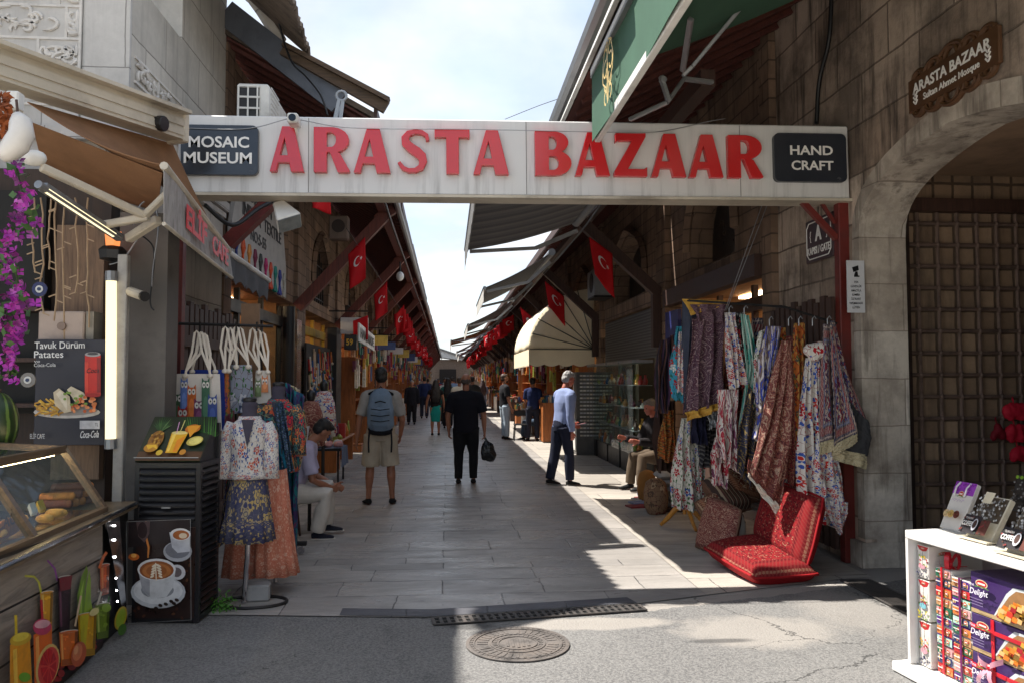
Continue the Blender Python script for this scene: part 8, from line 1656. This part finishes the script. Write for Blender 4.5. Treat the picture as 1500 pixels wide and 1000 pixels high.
pc.ell(.25, .9, .1, .05, (130, 170, 50)); pc.ell(.5, .9, .1, .05, (130, 170, 50)); pc.build('print', t)
# ------------------------------------------------------------------ people
SKIN = {}
def skin(tone='mid'):
    c = dict(mid=(176, 124, 98), tan=(150, 100, 76), red=(176, 104, 86), pale=(196, 150, 126))[tone]
    return SKIN.setdefault(tone, plain('skin_'+tone, c8(*c), .5, var=.12, scale=9, bump=.05))
def fab(name, c): return fabric('wear_'+name, c8(*c), .9, var=.14, scale=7, fine=130)
def limb(p, d, L): return p+V(d).normalized()*L
def person(label, pos, yaw, H, pose, wear, tone='mid', hair='short', hairc=(24, 20, 20), vox=.011, build=1.0, seat=None, group=None):
    # local frame: x right, y forward, z up; yaw turns it about z; pose gives leg and arm directions and the lean
    root = thing('person', label, 'person', pos, group); M = Matrix.Translation(V(pos)) @ Matrix.Rotation(yaw, 4, 'Z'); S = H; b = build
    T = lambda v: M @ V(v); TD = lambda v: (M.to_3x3() @ V(v)).normalized(); side = tuple(TD((1, 0, 0)))
    lean = pose.get('lean', 0); hipz = pose.get('hip', .515)*S; P = V((0, 0, hipz)); up = V((pose.get('tilt', 0), math.sin(lean), math.cos(lean))).normalized()
    chest = P+up*.2*S; neck = P+up*.315*S; hd = pose.get('head', 0); hs = pose.get('turn', 0)
    hup = V((0, math.sin(lean*.5+hd), math.cos(lean*.5+hd))); fwd = V((math.sin(-hs)*1, math.cos(hs), 0)); fwd = (fwd-hup*fwd.dot(hup)).normalized(); hc = neck+up*.03*S+hup*.075*S+fwd*.008*S; hr = fwd.cross(hup)
    sh = .104*S*b; hp = .052*S
    J = {}
    for s, n in ((-1, 'l'), (1, 'r')):
        h = P+V((s*hp, 0, -.01*S)); td, sd = pose['leg_'+n]; k = h+V(td).normalized()*.235*S; a = k+V(sd).normalized()*.235*S; J['hip'+n], J['knee'+n], J['ank'+n] = h, k, a
        so = neck+V((s*sh, 0, 0))-up*.047*S; ud, fd = pose['arm_'+n]; e = so+V(ud).normalized()*.175*S; w = e+V(fd).normalized()*.145*S; J['sho'+n], J['elb'+n], J['wri'+n] = so, e, w
    mz = min(J['ankl'].z, J['ankr'].z)
    dz = (.042*S-mz) if not seat else 0
    sh_ = V((0, 0, dz))
    for k_ in J: J[k_] = J[k_]+sh_
    P, chest, neck, hc = P+sh_, chest+sh_, neck+sh_, hc+sh_
    Rm = lambda: None
    foot = {n: pose.get('foot_'+n, (0, 1, 0)) for n in 'lr'}
    # body: one continuous skin
    mb = MB()
    mb.tube([T(P+V((0, 0, -.03*S))), T(P+up*.03*S), T(P+up*.11*S), T(chest), T(P+up*.27*S), T(neck)], [(.06*S*b, .05*S*b), (.088*S*b, .062*S*b), (.078*S*b, .056*S*b), (.095*S*b, .062*S*b), (.1*S*b, .056*S*b), (.04*S, .04*S)], 18, side=side)
    mb.tube([T(neck-up*.03*S), T(neck+up*.02*S), T(hc-hup*.03*S)], [.036*S, .031*S, .03*S], 12, side=side)
    R3 = Matrix((hr, fwd, hup)).transposed(); RW = M.to_3x3() @ R3; HL = lambda x, y, z: T(hc+hr*x*S+fwd*y*S+hup*z*S)
    mb.ell(HL(0, -.004, .012), (.043*S, .054*S, .055*S), 0, 18, 14, RW); mb.ell(HL(0, .018, -.025), (.032*S, .035*S, .038*S), 0, 14, 10, RW); mb.ell(HL(0, .044, -.046), (.014*S, .012*S, .011*S), 0, 10, 8, RW)
    mb.tube([HL(0, .048, .012), HL(0, .058, -.008), HL(0, .062, -.016)], [.006*S, .0085*S, .0095*S], 8); mb.tube([HL(-.022, .047, .017), HL(.022, .047, .017)], .007*S, 8); mb.tube([HL(-.013, .05, -.031), HL(.013, .05, -.031)], .0052*S, 8)
    for s in (-1, 1): mb.ell(HL(s*.044, -.004, -.004), (.007*S, .013*S, .02*S), 0, 8, 8, RW)
    for n in 'lr':
        s = -1 if n == 'l' else 1
        h, k, a = J['hip'+n], J['knee'+n], J['ank'+n]; so, e, w = J['sho'+n], J['elb'+n], J['wri'+n]
        kd = (a-k).normalized(); calf = k.lerp(a, .3)-V((0, .008*S, 0))
        mb.tube([T(h), T(h.lerp(k, .45)), T(k), T(calf), T(k.lerp(a, .7)), T(a)], [.056*S*b, .046*S*b, .031*S, .033*S, .022*S, .019*S], 14); fd = V(foot[n]).normalized()
        mb.tube([T(a+V((0, 0, 0))), T(a-fd*.018*S-V((0, 0, .022*S))), T(a+fd*.04*S-V((0, 0, .026*S))), T(a+fd*.095*S-V((0, 0, .033*S)))], [(.02*S, .02*S), (.02*S, .022*S), (.024*S, .016*S), (.02*S, .009*S)], 12)
        mb.ell(T(so), .036*S*b, 0, 12, 10); mb.tube([T(so), T(so.lerp(e, .4)), T(e), T(e.lerp(w, .35)), T(w)], [.034*S*b, .028*S*b, .022*S*b, .021*S*b, .0145*S], 12)
        # hand: flat palm, four unequal curled fingers, thumb from the side
        hd_ = (w-e).normalized(); inn = V((-s, 0, 0)); pal = (inn-hd_*inn.dot(hd_)).normalized(); acr = hd_.cross(pal).normalized()
        if acr.y < 0: acr = -acr
        pw = w+hd_*.03*S; mb.tube([T(w), T(w+hd_*.02*S), T(w+hd_*.052*S)], [(.0145*S, .0125*S), (.022*S, .011*S), (.022*S, .010*S)], 10, side=tuple(TD(acr)))
        cu = pose.get('curl', .5)
        for i, (o, L) in enumerate(((.0165, .038), (.0055, .043), (-.0055, .04), (-.016, .031))):
            p0 = w+hd_*.046*S+acr*o*S; d1 = (hd_+pal*cu*.6).normalized(); d2 = (hd_+pal*cu*1.8).normalized(); p1 = p0+d1*L*.5*S; p2 = p1+d2*L*.5*S; mb.tube([T(p0), T(p1), T(p2)], [.0062*S, .0056*S, .0045*S], 7)
        p0 = w+hd_*.018*S+acr*.017*S; p1 = p0+(acr+hd_*.8+pal*.3).normalized()*.024*S; p2 = p1+(hd_+acr*.3+pal*.5).normalized()*.02*S; mb.tube([T(p0), T(p1), T(p2)], [.0085*S, .007*S, .005*S], 7)
    blob(mb, 'body', skin(tone), root, min(vox, .0095) if vox < .02 else vox, 3, org=pos)
    if vox < .02:
        em = MB()
        for s in (-1, 1): em.ell(HL(s*.018, .0475, .006), (.0065*S, .004*S, .0042*S), 0, 8, 6, RW)
        em.build('eyes', plain('eye_dark', c8(40, 30, 26), .2, bump=0), root)
        em = MB(); em.tube([HL(-.013, .0555, -.031), HL(0, .058, -.0305), HL(.013, .0555, -.031)], .0028*S, 6); em.build('mouth', plain('lip', c8(140, 76, 68), .5, bump=0), root)
    # hair
    if hair:
        hm = MB(); HC = plain('hair_%d_%d_%d' % hairc, c8(*hairc), .55, var=.3, scale=30, bump=.5, stretch=(3, 3, .6))
        if hair == 'bald': hm.ell(HL(0, -.022, -.004), (.0455*S, .042*S, .032*S), 0, 14, 10, RW)
        else:
            hm.ell(HL(0, -.012, .026), (.0465*S, .054*S, .049*S), 0, 16, 12, RW); hm.ell(HL(0, -.026, -.004), (.0455*S, .038*S, .04*S), 0, 14, 10, RW); hm.ell(HL(0, .026, .05), (.034*S, .026*S, .018*S), 0, 12, 8, RW)
        if hair == 'long':
            hm.tube([HL(0, -.03, .02), HL(0, -.05, -.05), T(neck-up*.04*S+V((0, -.06*S, 0))), T(neck-up*.15*S+V((0, -.075*S, 0))), T(neck-up*.235*S+V((0, -.07*S, 0)))], [(.044*S, .03*S), (.058*S, .035*S), (.085*S, .03*S), (.082*S, .026*S), (.05*S, .014*S)], 16, side=side)
            hm.tube([HL(-.04, 0, .01), HL(-.052, -.01, -.06), T(neck-up*.06*S+V((-.07*S, -.03*S, 0)))], [.015*S, .022*S, .016*S], 8); hm.tube([HL(.04, 0, .01), HL(.052, -.01, -.06), T(neck-up*.06*S+V((.07*S, -.03*S, 0)))], [.015*S, .022*S, .016*S], 8)
        if hair == 'beard': hm.ell(HL(0, .03, -.045), (.032*S, .026*S, .024*S), 0, 12, 8, RW)
        blob(hm, 'hair', HC, root, vox, 1, .0055*S, 34)
    wv = max(vox, .011)
    if 'top' in wear:
        m, slv, g = wear['top']; g = g*S; mb = MB(); hem = wear.get('hem', -.015)*S
        mb.tube([T(P+up*hem), T(P+up*.05*S), T(P+up*.12*S), T(chest), T(P+up*.265*S), T(P+up*.305*S), T(neck+up*.012*S)], [(.092*S*b+g, .068*S*b+g), (.092*S*b+g, .066*S*b+g), (.086*S*b+g, .064*S*b+g), (.1*S*b+g, .068*S*b+g), (.098*S*b+g, .058*S*b+g), (.066*S*b+g, .045*S+g), (.036*S, .036*S)], 24, side=side)
        for n in 'lr':
            so, e, w = J['sho'+n], J['elb'+n], J['wri'+n]
            if slv <= 1: mb.tube([T(so), T(so.lerp(e, slv*.5)), T(so.lerp(e, slv))], [.038*S*b+g, .034*S*b+g, .033*S*b+g*1.3], 12)
            else: mb.tube([T(so), T(so.lerp(e, .5)), T(e), T(e.lerp(w, .5)), T(e.lerp(w, .97))], [.041*S*b+g, .034*S*b+g, .028*S*b+g, .027*S*b+g, .022*S+g], 12)
            mb.ell(T(so), .037*S*b+g, 0, 12, 10); mb.tube([T(neck-up*.012*S), T(so+up*.012*S)], [.034*S+g*.5, .03*S*b+g], 12)
        blob(mb, wear.get('topname', 'shirt'), m, root, wv, 3, .006*S, 7/S*1.2)
    if 'legs' in wear:
        m, ln, g = wear['legs']; g = g*S; mb = MB()
        mb.tube([T(P+V((0, 0, -.05*S))), T(P+up*.0), T(P+up*.045*S)], [(.08*S*b+g, .062*S*b+g), (.092*S*b+g, .068*S*b+g), (.086*S*b+g, .062*S*b+g)], 20, side=side)
        for n in 'lr':
            h, k, a = J['hip'+n], J['knee'+n], J['ank'+n]
            if ln < 1: e = h.lerp(k, ln); mb.tube([T(h), T(h.lerp(e, .5)), T(e)], [.058*S*b+g, .053*S*b+g, .049*S*b+g*1.6], 14)
            else: mb.tube([T(h), T(h.lerp(k, .5)), T(k), T(k.lerp(a, .4)), T(k.lerp(a, .97))], [.058*S*b+g, .047*S*b+g, .038*S+g, .037*S+g, .03*S+g], 14)
        blob(mb, wear.get('legname', 'trousers'), m, root, wv, 3, .006*S, 7/S*1.1)
    if 'skirt' in wear:
        m, ln = wear['skirt']; mb = MB(); bt = P+V((0, .0, -ln*S)); mb.tube([T(P+up*.07*S), T(P), T(P.lerp(bt, .5)), T(bt)], [(.068*S, .055*S), (.1*S, .076*S), (.098*S, .078*S), (.078*S, .068*S)], 24, side=side); blob(mb, 'skirt', m, root, wv, 3, .006*S, 6)
    if 'shoe' in wear:
        for n in 'lr':
            a = J['ank'+n]; fd = V(foot[n]).normalized(); mb = MB()
            mb.tube([T(a-fd*.034*S-V((0, 0, .02*S))), T(a-fd*.01*S-V((0, 0, .017*S))), T(a+fd*.04*S-V((0, 0, .024*S))), T(a+fd*.1*S-V((0, 0, .031*S)))], [(.02*S, .017*S), (.025*S, .021*S), (.028*S, .017*S), (.021*S, .009*S)], 12, side=side); mb.ell(T(a-V((0, 0, .008*S))), .023*S, 0, 10, 8)
            so_ = blob(mb, 'shoe', wear['shoe'], root, wv*.9, 2)
            if wear.get('sole'): mb = MB(); c = a+fd*.035*S-V((0, 0, .037*S)); mb.tube([T(a-fd*.036*S-V((0, 0, .036*S))), T(c), T(a+fd*.108*S-V((0, 0, .037*S)))], [(.02*S, .006*S), (.027*S, .006*S), (.018*S, .005*S)], 10, side=side); mb.build('sole', wear['sole'], so_)
    J.update(P=P, neck=neck, hc=hc, up=up); return root, J, T, S
D = (0, 0, -1)
stand = dict(leg_l=((-.06, .02, -1), (-.02, -.03, -1)), leg_r=((.06, .02, -1), (.02, -.03, -1)), arm_l=((-.16, -.02, -1), (-.06, .1, -1)), arm_r=((.16, -.02, -1), (.06, .1, -1)))
def pz(**k): d = dict(stand); d.update(k); return d
BSH = fab('black_shoe', (26, 26, 28)); KH = fab('khaki', (176, 164, 146)); BT = fab('black_tee', (22, 22, 30)); BP = fab('black_trousers', (24, 24, 27)); NAV = fab('navy', (34, 38, 62))
# tourist with backpack
pr_, J, T, S = person('man seen from behind in khaki shorts and grey shirt with a backpack', (-.889, 10.64, 0), .05, 1.80, pz(leg_l=((-.10, .02, -1), (-.05, -.03, -1)), leg_r=((.10, .02, -1), (.05, -.03, -1)), arm_l=((-.3, -.05, -1), (-.12, .14, -1)), arm_r=((.3, .1, -1), (-.1, .5, -.8)), foot_l=(-.35, 1, 0), foot_r=(.12, 1, 0)), dict(top=(fab('grey_shirt', (150, 146, 142)), .8, .006), legs=(KH, .97, .012), legname='shorts', shoe=BSH, hem=-.03), 'tan', hairc=(26, 22, 20), build=1.04)
bk = thing('backpack', 'grey blue backpack with black straps on the back of the man in shorts', 'backpack', T(J['P'])); c = J['P']+V((0, -.19, .32)); BPK = fab('backpack_blue', (112, 130, 150)); BKB = fab('backpack_black', (26, 28, 34))
mb = MB(); mb.tube([T(c+V((0, .02, -.3))), T(c+V((0, -.0, -.2))), T(c), T(c+V((0, .02, .18))), T(c+V((0, .05, .27)))], [(.12, .06), (.175, .1), (.18, .105), (.15, .09), (.09, .05)], 20, side=(1, 0, 0)); blob(mb, 'bag', BPK, bk, .012, 3, .008, 9)
mb = MB(); mb.tube([T(c+V((0, -.03, -.27))), T(c+V((0, -.06, -.18))), T(c+V((0, -.075, -.02))), T(c+V((0, -.05, .05)))], [(.09, .04), (.13, .07), (.12, .07), (.08, .03)], 16, side=(1, 0, 0)); blob(mb, 'front_pocket', BPK, bk, .012, 3, .006, 11)
mb = MB(); mb.tube([T(c+V((0, .03, -.31))), T(c+V((0, .0, -.24)))], [(.14, .07), (.17, .1)], 18, side=(1, 0, 0)); blob(mb, 'base', BKB, bk, .012, 2)
for s in (-1, 1):
    mb = MB(); mb.tube([T(c+V((s*.08, .06, .24))), T(c+V((s*.13, .1, .22))), T(c+V((s*.15, .2, .14)))], (.035, .008), 6); mb.tube([T(c+V((s*.14, -.02, -.24))), T(c+V((s*.15, -.04, -.42))), T(c+V((s*.145, -.03, -.55)))], .011, 6); mb.build('strap', BKB, bk)
mb = MB()
mb.tube([T(c+V((-.03, .05, .27))), T(c+V((0, .03, .31))), T(c+V((.03, .05, .27)))], .009, 6)
for z in (.02, -.06, -.13): mb.tube([T(c+V((-.12, -.128, z))), T(c+V((0, -.16, z-.015))), T(c+V((.12, -.128, z)))], .006, 5)
mb.tube([T(c+V((-.07, -.125, .1))), T(c+V((0, -.135, .12))), T(c+V((.07, -.125, .1)))], .008, 5); mb.build('bungee_cord', BKB, bk)
# man in black with a bag
pr_, J, T, S = person('bald man in black t-shirt and trousers walking away with a black plastic bag', (.289, 12.61, 0), -.04, 1.74, pz(leg_l=((-.05, .06, -1), (-.01, -.1, -1)), leg_r=((.07, .1, -1), (.01, -.06, -1)), arm_l=((-.26, 0, -1), (.06, .2, -1)), arm_r=((.26, -.04, -1), (.05, .12, -1)), curl=1.1), dict(top=(BT, .78, .008), legs=(BP, 1, .006), shoe=BSH, hem=-.05), 'tan', 'bald', (70, 60, 54), build=1.16)
w = T(J['wrir']); bg_ = thing('plastic_bag', 'black plastic carrier bag hanging from the right hand of the man in black', 'bag', w); GB = plain('glossy_black_plastic', c8(20, 20, 22), .25, var=.2, bump=.6, scale=12)
mb = MB(); mb.tube([w+V((.03, 0, -.14)), w+V((.05, .0, -.22)), w+V((.07, 0, -.38)), w+V((.05, 0, -.47))], [(.03, .02), (.1, .045), (.125, .05), (.1, .02)], 14, side=(1, 0, 0)); blob(mb, 'sack', GB, bg_, .012, 2, .014, 12); mb = MB(); mb.tube([w+V((.0, 0, -.085)), w+V((.015, 0, -.13)), w+V((.04, 0, -.2))], .012, 6); mb.tube([w+V((.015, .02, -.09)), w+V((.035, .02, -.13)), w+V((.07, .02, -.2))], .01, 6); mb.build('handles', GB, bg_)
# woman in teal skirt
person('woman with long dark hair and a teal skirt walking away mid street', (-.36, 23.67, 0), 0, 1.64, pz(leg_l=((-.03, .02, -1), (.0, -.06, -1)), leg_r=((.03, .08, -1), (.0, -.02, -1)), arm_l=((-.3, -.1, -1), (-.1, .3, -1)), arm_r=((.24, .1, -1), (.05, .4, -1))), dict(top=(fab('black_top', (26, 24, 26)), .3, .002), skirt=(fab('teal_skirt', (26, 140, 134)), .27), shoe=BSH), 'tan', 'long', (28, 20, 18), vox=.016)
person('elderly man in a dark suit walking toward the camera on the left', (-1.33, 29.5, 0), math.pi, 1.62, pz(leg_l=((-.04, .1, -1), (0, -.1, -1))), dict(top=(fab('dark_suit', (34, 34, 42)), 2, .014), topname='jacket', legs=(fab('dark_suit_trousers', (36, 36, 42)), 1, .012), shoe=BSH, hem=-.09), 'mid', 'short', (170, 166, 160), vox=.02, build=1.08)
jm = person('bearded man in black t-shirt and pale jeans gesturing by the sunlit counter', (1.6, 21.9, 0), -1.35, 1.80, pz(lean=-.05, arm_r=((.2, .1, -1), (.1, .3, -.9)), arm_l=((-.1, .2, -.9), (0, 1, .12)), foot_l=(.2, 1, 0)), dict(top=(fab('charcoal_tee', (34, 34, 38)), .75, .009), legs=(fab('pale_jeans', (170, 184, 196)), 1, .011), shoe=BSH, hem=-.02), 'mid', 'beard', (70, 52, 42), vox=.014, build=1.12)
person('man in navy and royal blue polo standing with his back turned by the shelves', (2.3, 21.2, 0), -.3, 1.70, pz(arm_l=((-.15, .1, -1), (.0, .5, -.8)), leg_l=((-.1, .05, -1), (-.05, -.03, -1)), foot_l=(-.8, 1, 0)), dict(top=(fab('royal_navy', (32, 44, 84)), .7, .006), legs=(fab('dark_jeans', (36, 40, 54)), 1, .008), shoe=BSH), 'tan', 'short', (22, 20, 20), vox=.014)
sit = dict(hip=.29, leg_l=((-.12, 1, -.05), (-.02, .06, -1)), leg_r=((.12, 1, -.05), (.05, .12, -1)))
def stool(label, x, y, z, m=ORWOOD):
    s_ = thing('stool', label, 'stool', (x, y, 0)); mb = MB(); mb.lathe([(.15, z-.04), (.16, z-.02), (.15, z)], (x, y, 0), 16); mb.build('seat', m, s_, smooth=False)
    for a in range(4): d = V((math.cos(a*1.571+.78), math.sin(a*1.571+.78), 0)); mb = MB(); mb.tube([V((x, y, z-.04))+d*.1, V((x, y, .005))+d*.15], .014, 6); mb.build('leg', m, s_)
stool('small wooden stool under the man sitting by the orange shelves', 2.55, 21.9, .42)
person('man in brown shirt sitting on a stool in front of the orange shelves', (2.55, 21.9, 0), 1.2, 1.70, dict(sit, lean=.2, arm_l=((-.2, .5, -.8), (.2, 1, -.1)), arm_r=((.2, .5, -.8), (-.2, 1, 0))), dict(top=(fab('brown_shirt', (120, 76, 50)), .8, .008), legs=(fab('blue_jeans', (70, 86, 106)), 1, .01), shoe=BSH), 'mid', vox=.016, seat=1)
ch = thing('chair', 'black metal chair behind the man in pale jeans', 'chair', (2.0, 21.4, 0)); mb = MB(); mb.box(1.8, 2.2, 21.2, 21.6, .43, .46); mb.build('seat', BLACK, ch, bevel=.006)
for x in (1.83, 2.17):
    for y in (21.23, 21.57): mb = MB(); mb.tube([(x, y, .43), (x+(x-2)*.2, y, .006)], .014, 6); mb.build('leg', BLACK, ch)
mb = MB(); mb.tube([(1.83, 21.58, .46), (1.83, 21.62, .85), (2.17, 21.62, .85), (2.17, 21.58, .46)], .014, 6); mb.beam((1.83, 21.615, .75), (2.17, 21.615, .75), .02, .16); mb.build('backrest', BLACK, ch)
# older man in light blue shirt
pr_, J, T, S = person('grey haired man in light blue shirt and dark trousers walking right with a pink paper', (1.80, 12.35, 0), -1.15, 1.79, pz(lean=.1, head=.34, leg_l=((-.03, -.16, -1), (-.02, -.22, -1)), leg_r=((.05, .16, -1), (.02, .0, -1)), arm_r=((.1, -.1, -1), (.02, .12, -1)), arm_l=((-.08, .2, -1), (.1, .7, -.5)), foot_l=(.1, 1, -.1), curl=1.0), dict(top=(fab('pale_blue_shirt', (136, 150, 190)), 2, .008), legs=(fab('navy_trousers', (32, 36, 54)), 1, .008), shoe=BSH, sole=plain('pale_sole', c8(150, 146, 140), .7), hem=-.02), 'red', 'short', (160, 158, 156), build=1.0)
w = T(J['wril']); mb = MB(); mb.obox(w+V((.09, -.02, -.02)), V((.12, -.02, .03)), V((.02, .06, 0)), V((0, 0, .003))); tag(mb.build('folded_paper', plain('pink_paper', c8(206, 150, 156), .7)), 'pink and white folded paper held by the man in the blue shirt', 'paper')
# seated vendor bent over, left
SX, SY = -1.66, 8.45
pr_, J, T, S = person('vendor in white trousers and lavender shirt sitting bent over beside the dresses', (SX, SY, 0), -math.pi/2+.15, 1.72, dict(sit, hip=.285, lean=.42, head=.55, turn=.3, leg_l=((-.05, 1, .08), (-.02, -.02, -1)), leg_r=((.2, 1, -.02), (-.05, -.25, -1)), arm_l=((-.12, .25, -.95), (.35, .75, -.35)), arm_r=((.12, .2, -.95), (-.45, .6, -.3)), curl=.9), dict(top=(fab('lavender_shirt', (176, 170, 196)), .8, .008), legs=(fab('white_trousers', (200, 194, 186)), 1, .013), shoe=fab('navy_shoe', (36, 38, 50)), sole=plain('white_sole', c8(214, 210, 204), .6)), 'tan', 'short', (24, 20, 20), seat=1)
stool('low dark stool under the vendor in white trousers', SX, SY, .4, DKWOOD)
hcw = T(J['hc']); mb = MB(); q = W(447, 642, hcw.y-.1); mb.obox(q, V((.012, .05, 0)), V((-.005, .0, .0))+V((0, .002, 0)), V((.02, 0, .13))); tag(mb.build('sheet_of_paper', plain('white_paper', c8(220, 220, 226), .7)), 'white sheet of paper beside the bent head of the vendor', 'paper')
# seated man in the dark, right
stool('dark stool under the man sitting in the shade on the right', 3.22, 11.7, .46, DKWOOD)
person('man in dark jacket and khaki trousers sitting in the shade on the right facing left', (3.22, 11.7, 0), math.pi/2+.25, 1.74, dict(sit, hip=.305, lean=.22, head=.2, arm_l=((-.15, .5, -.9), (.1, 1, .1)), arm_r=((.15, .5, -.9), (0, 1, .2))), dict(top=(fab('charcoal_jacket', (36, 33, 36)), 2, .012), topname='jacket', legs=(fab('khaki_trousers', (96, 82, 68)), 1, .011), shoe=BSH), 'red', 'short', (110, 104, 100), seat=1)
# farther walkers
far = [(-1.0, 34, 0, 1.78, (34, 46, 84), (40, 44, 60), 'distant man in dark blue walking behind the old man in the suit', (24, 22, 22)), (-.1, 30, 3.1, 1.72, (190, 186, 180), (60, 56, 54), 'distant person in a pale shirt coming toward the camera', (40, 30, 26)), (.0, 27.0, 0, 1.7, (40, 90, 84), (36, 36, 40), 'walker in dark green right behind the woman in teal', (30, 24, 22)),
 (.35, 24, .1, 1.72, (206, 196, 180), (90, 84, 76), 'walker in a cream top mostly hidden by the man in black', (60, 44, 34)), (.85, 27, 0, 1.76, (70, 66, 62), (50, 48, 48), 'walker with bushy dark hair in grey beyond the man in black', (30, 26, 24)), (1.45, 33, .3, 1.66, (110, 116, 136), (96, 100, 120), 'woman in a long grey dress near the right shelves', (60, 40, 40)),
 (.2, 36, 0, 1.78, (130, 156, 190), (60, 64, 76), 'distant man in a light blue shirt in the middle of the street', (44, 36, 32)), (-.5, 41, 3.1, 1.7, (176, 60, 60), (50, 50, 56), 'far walker in red on the left of the street', (30, 26, 24)), (.7, 44, 0, 1.74, (210, 206, 200), (70, 70, 76), 'far walker in white on the right of the street', (40, 34, 30)), (-1.2, 48, 0, 1.72, (60, 60, 70), (40, 40, 46), 'farthest walker in dark grey near the left shops', (30, 26, 24)), (1.2, 40, 3.0, 1.7, (90, 70, 60), (60, 56, 60), 'far walker in brown near the right awnings', (40, 34, 30)),
 (.1, 50, 0, 1.72, (150, 140, 130), (60, 60, 66), 'tiny far walker in beige at the street centre', (40, 34, 30)), (.5, 62, 0, 1.7, (120, 60, 60), (50, 50, 56), 'tiny far walker in dull red at the end of the street', (30, 26, 24)), (-.2, 70, 3, 1.72, (180, 180, 176), (60, 60, 70), 'tiniest walker in white at the end of the street', (30, 26, 24)), (-.6, 54, 0, 1.75, (50, 60, 90), (40, 44, 56), 'tiny far walker in navy beyond all the others', (40, 34, 30))]
for i, (x, y, yw, h, tc, lc, lab, hc_) in enumerate(far):
    s_ = (-1)**i*.12; person(lab, (x, y, 0), yw, h, pz(leg_l=((-.04, s_, -1), (0, s_-.15, -1)), leg_r=((.04, -s_, -1), (0, -s_-.15, -1)), arm_l=((-.2, -s_, -1), (-.05, .2, -1)), arm_r=((.2, s_, -1), (.05, .2, -1))), dict(top=(fab('far_top_%d' % i, tc), .8 if i % 2 else 1.8, .009), legs=(fab('far_leg_%d' % i, lc), 1, .01), shoe=BSH), ('mid', 'tan')[i % 2], 'long' if i in (5, 2) else 'short', hc_, vox=.024 if y < 38 else .03)
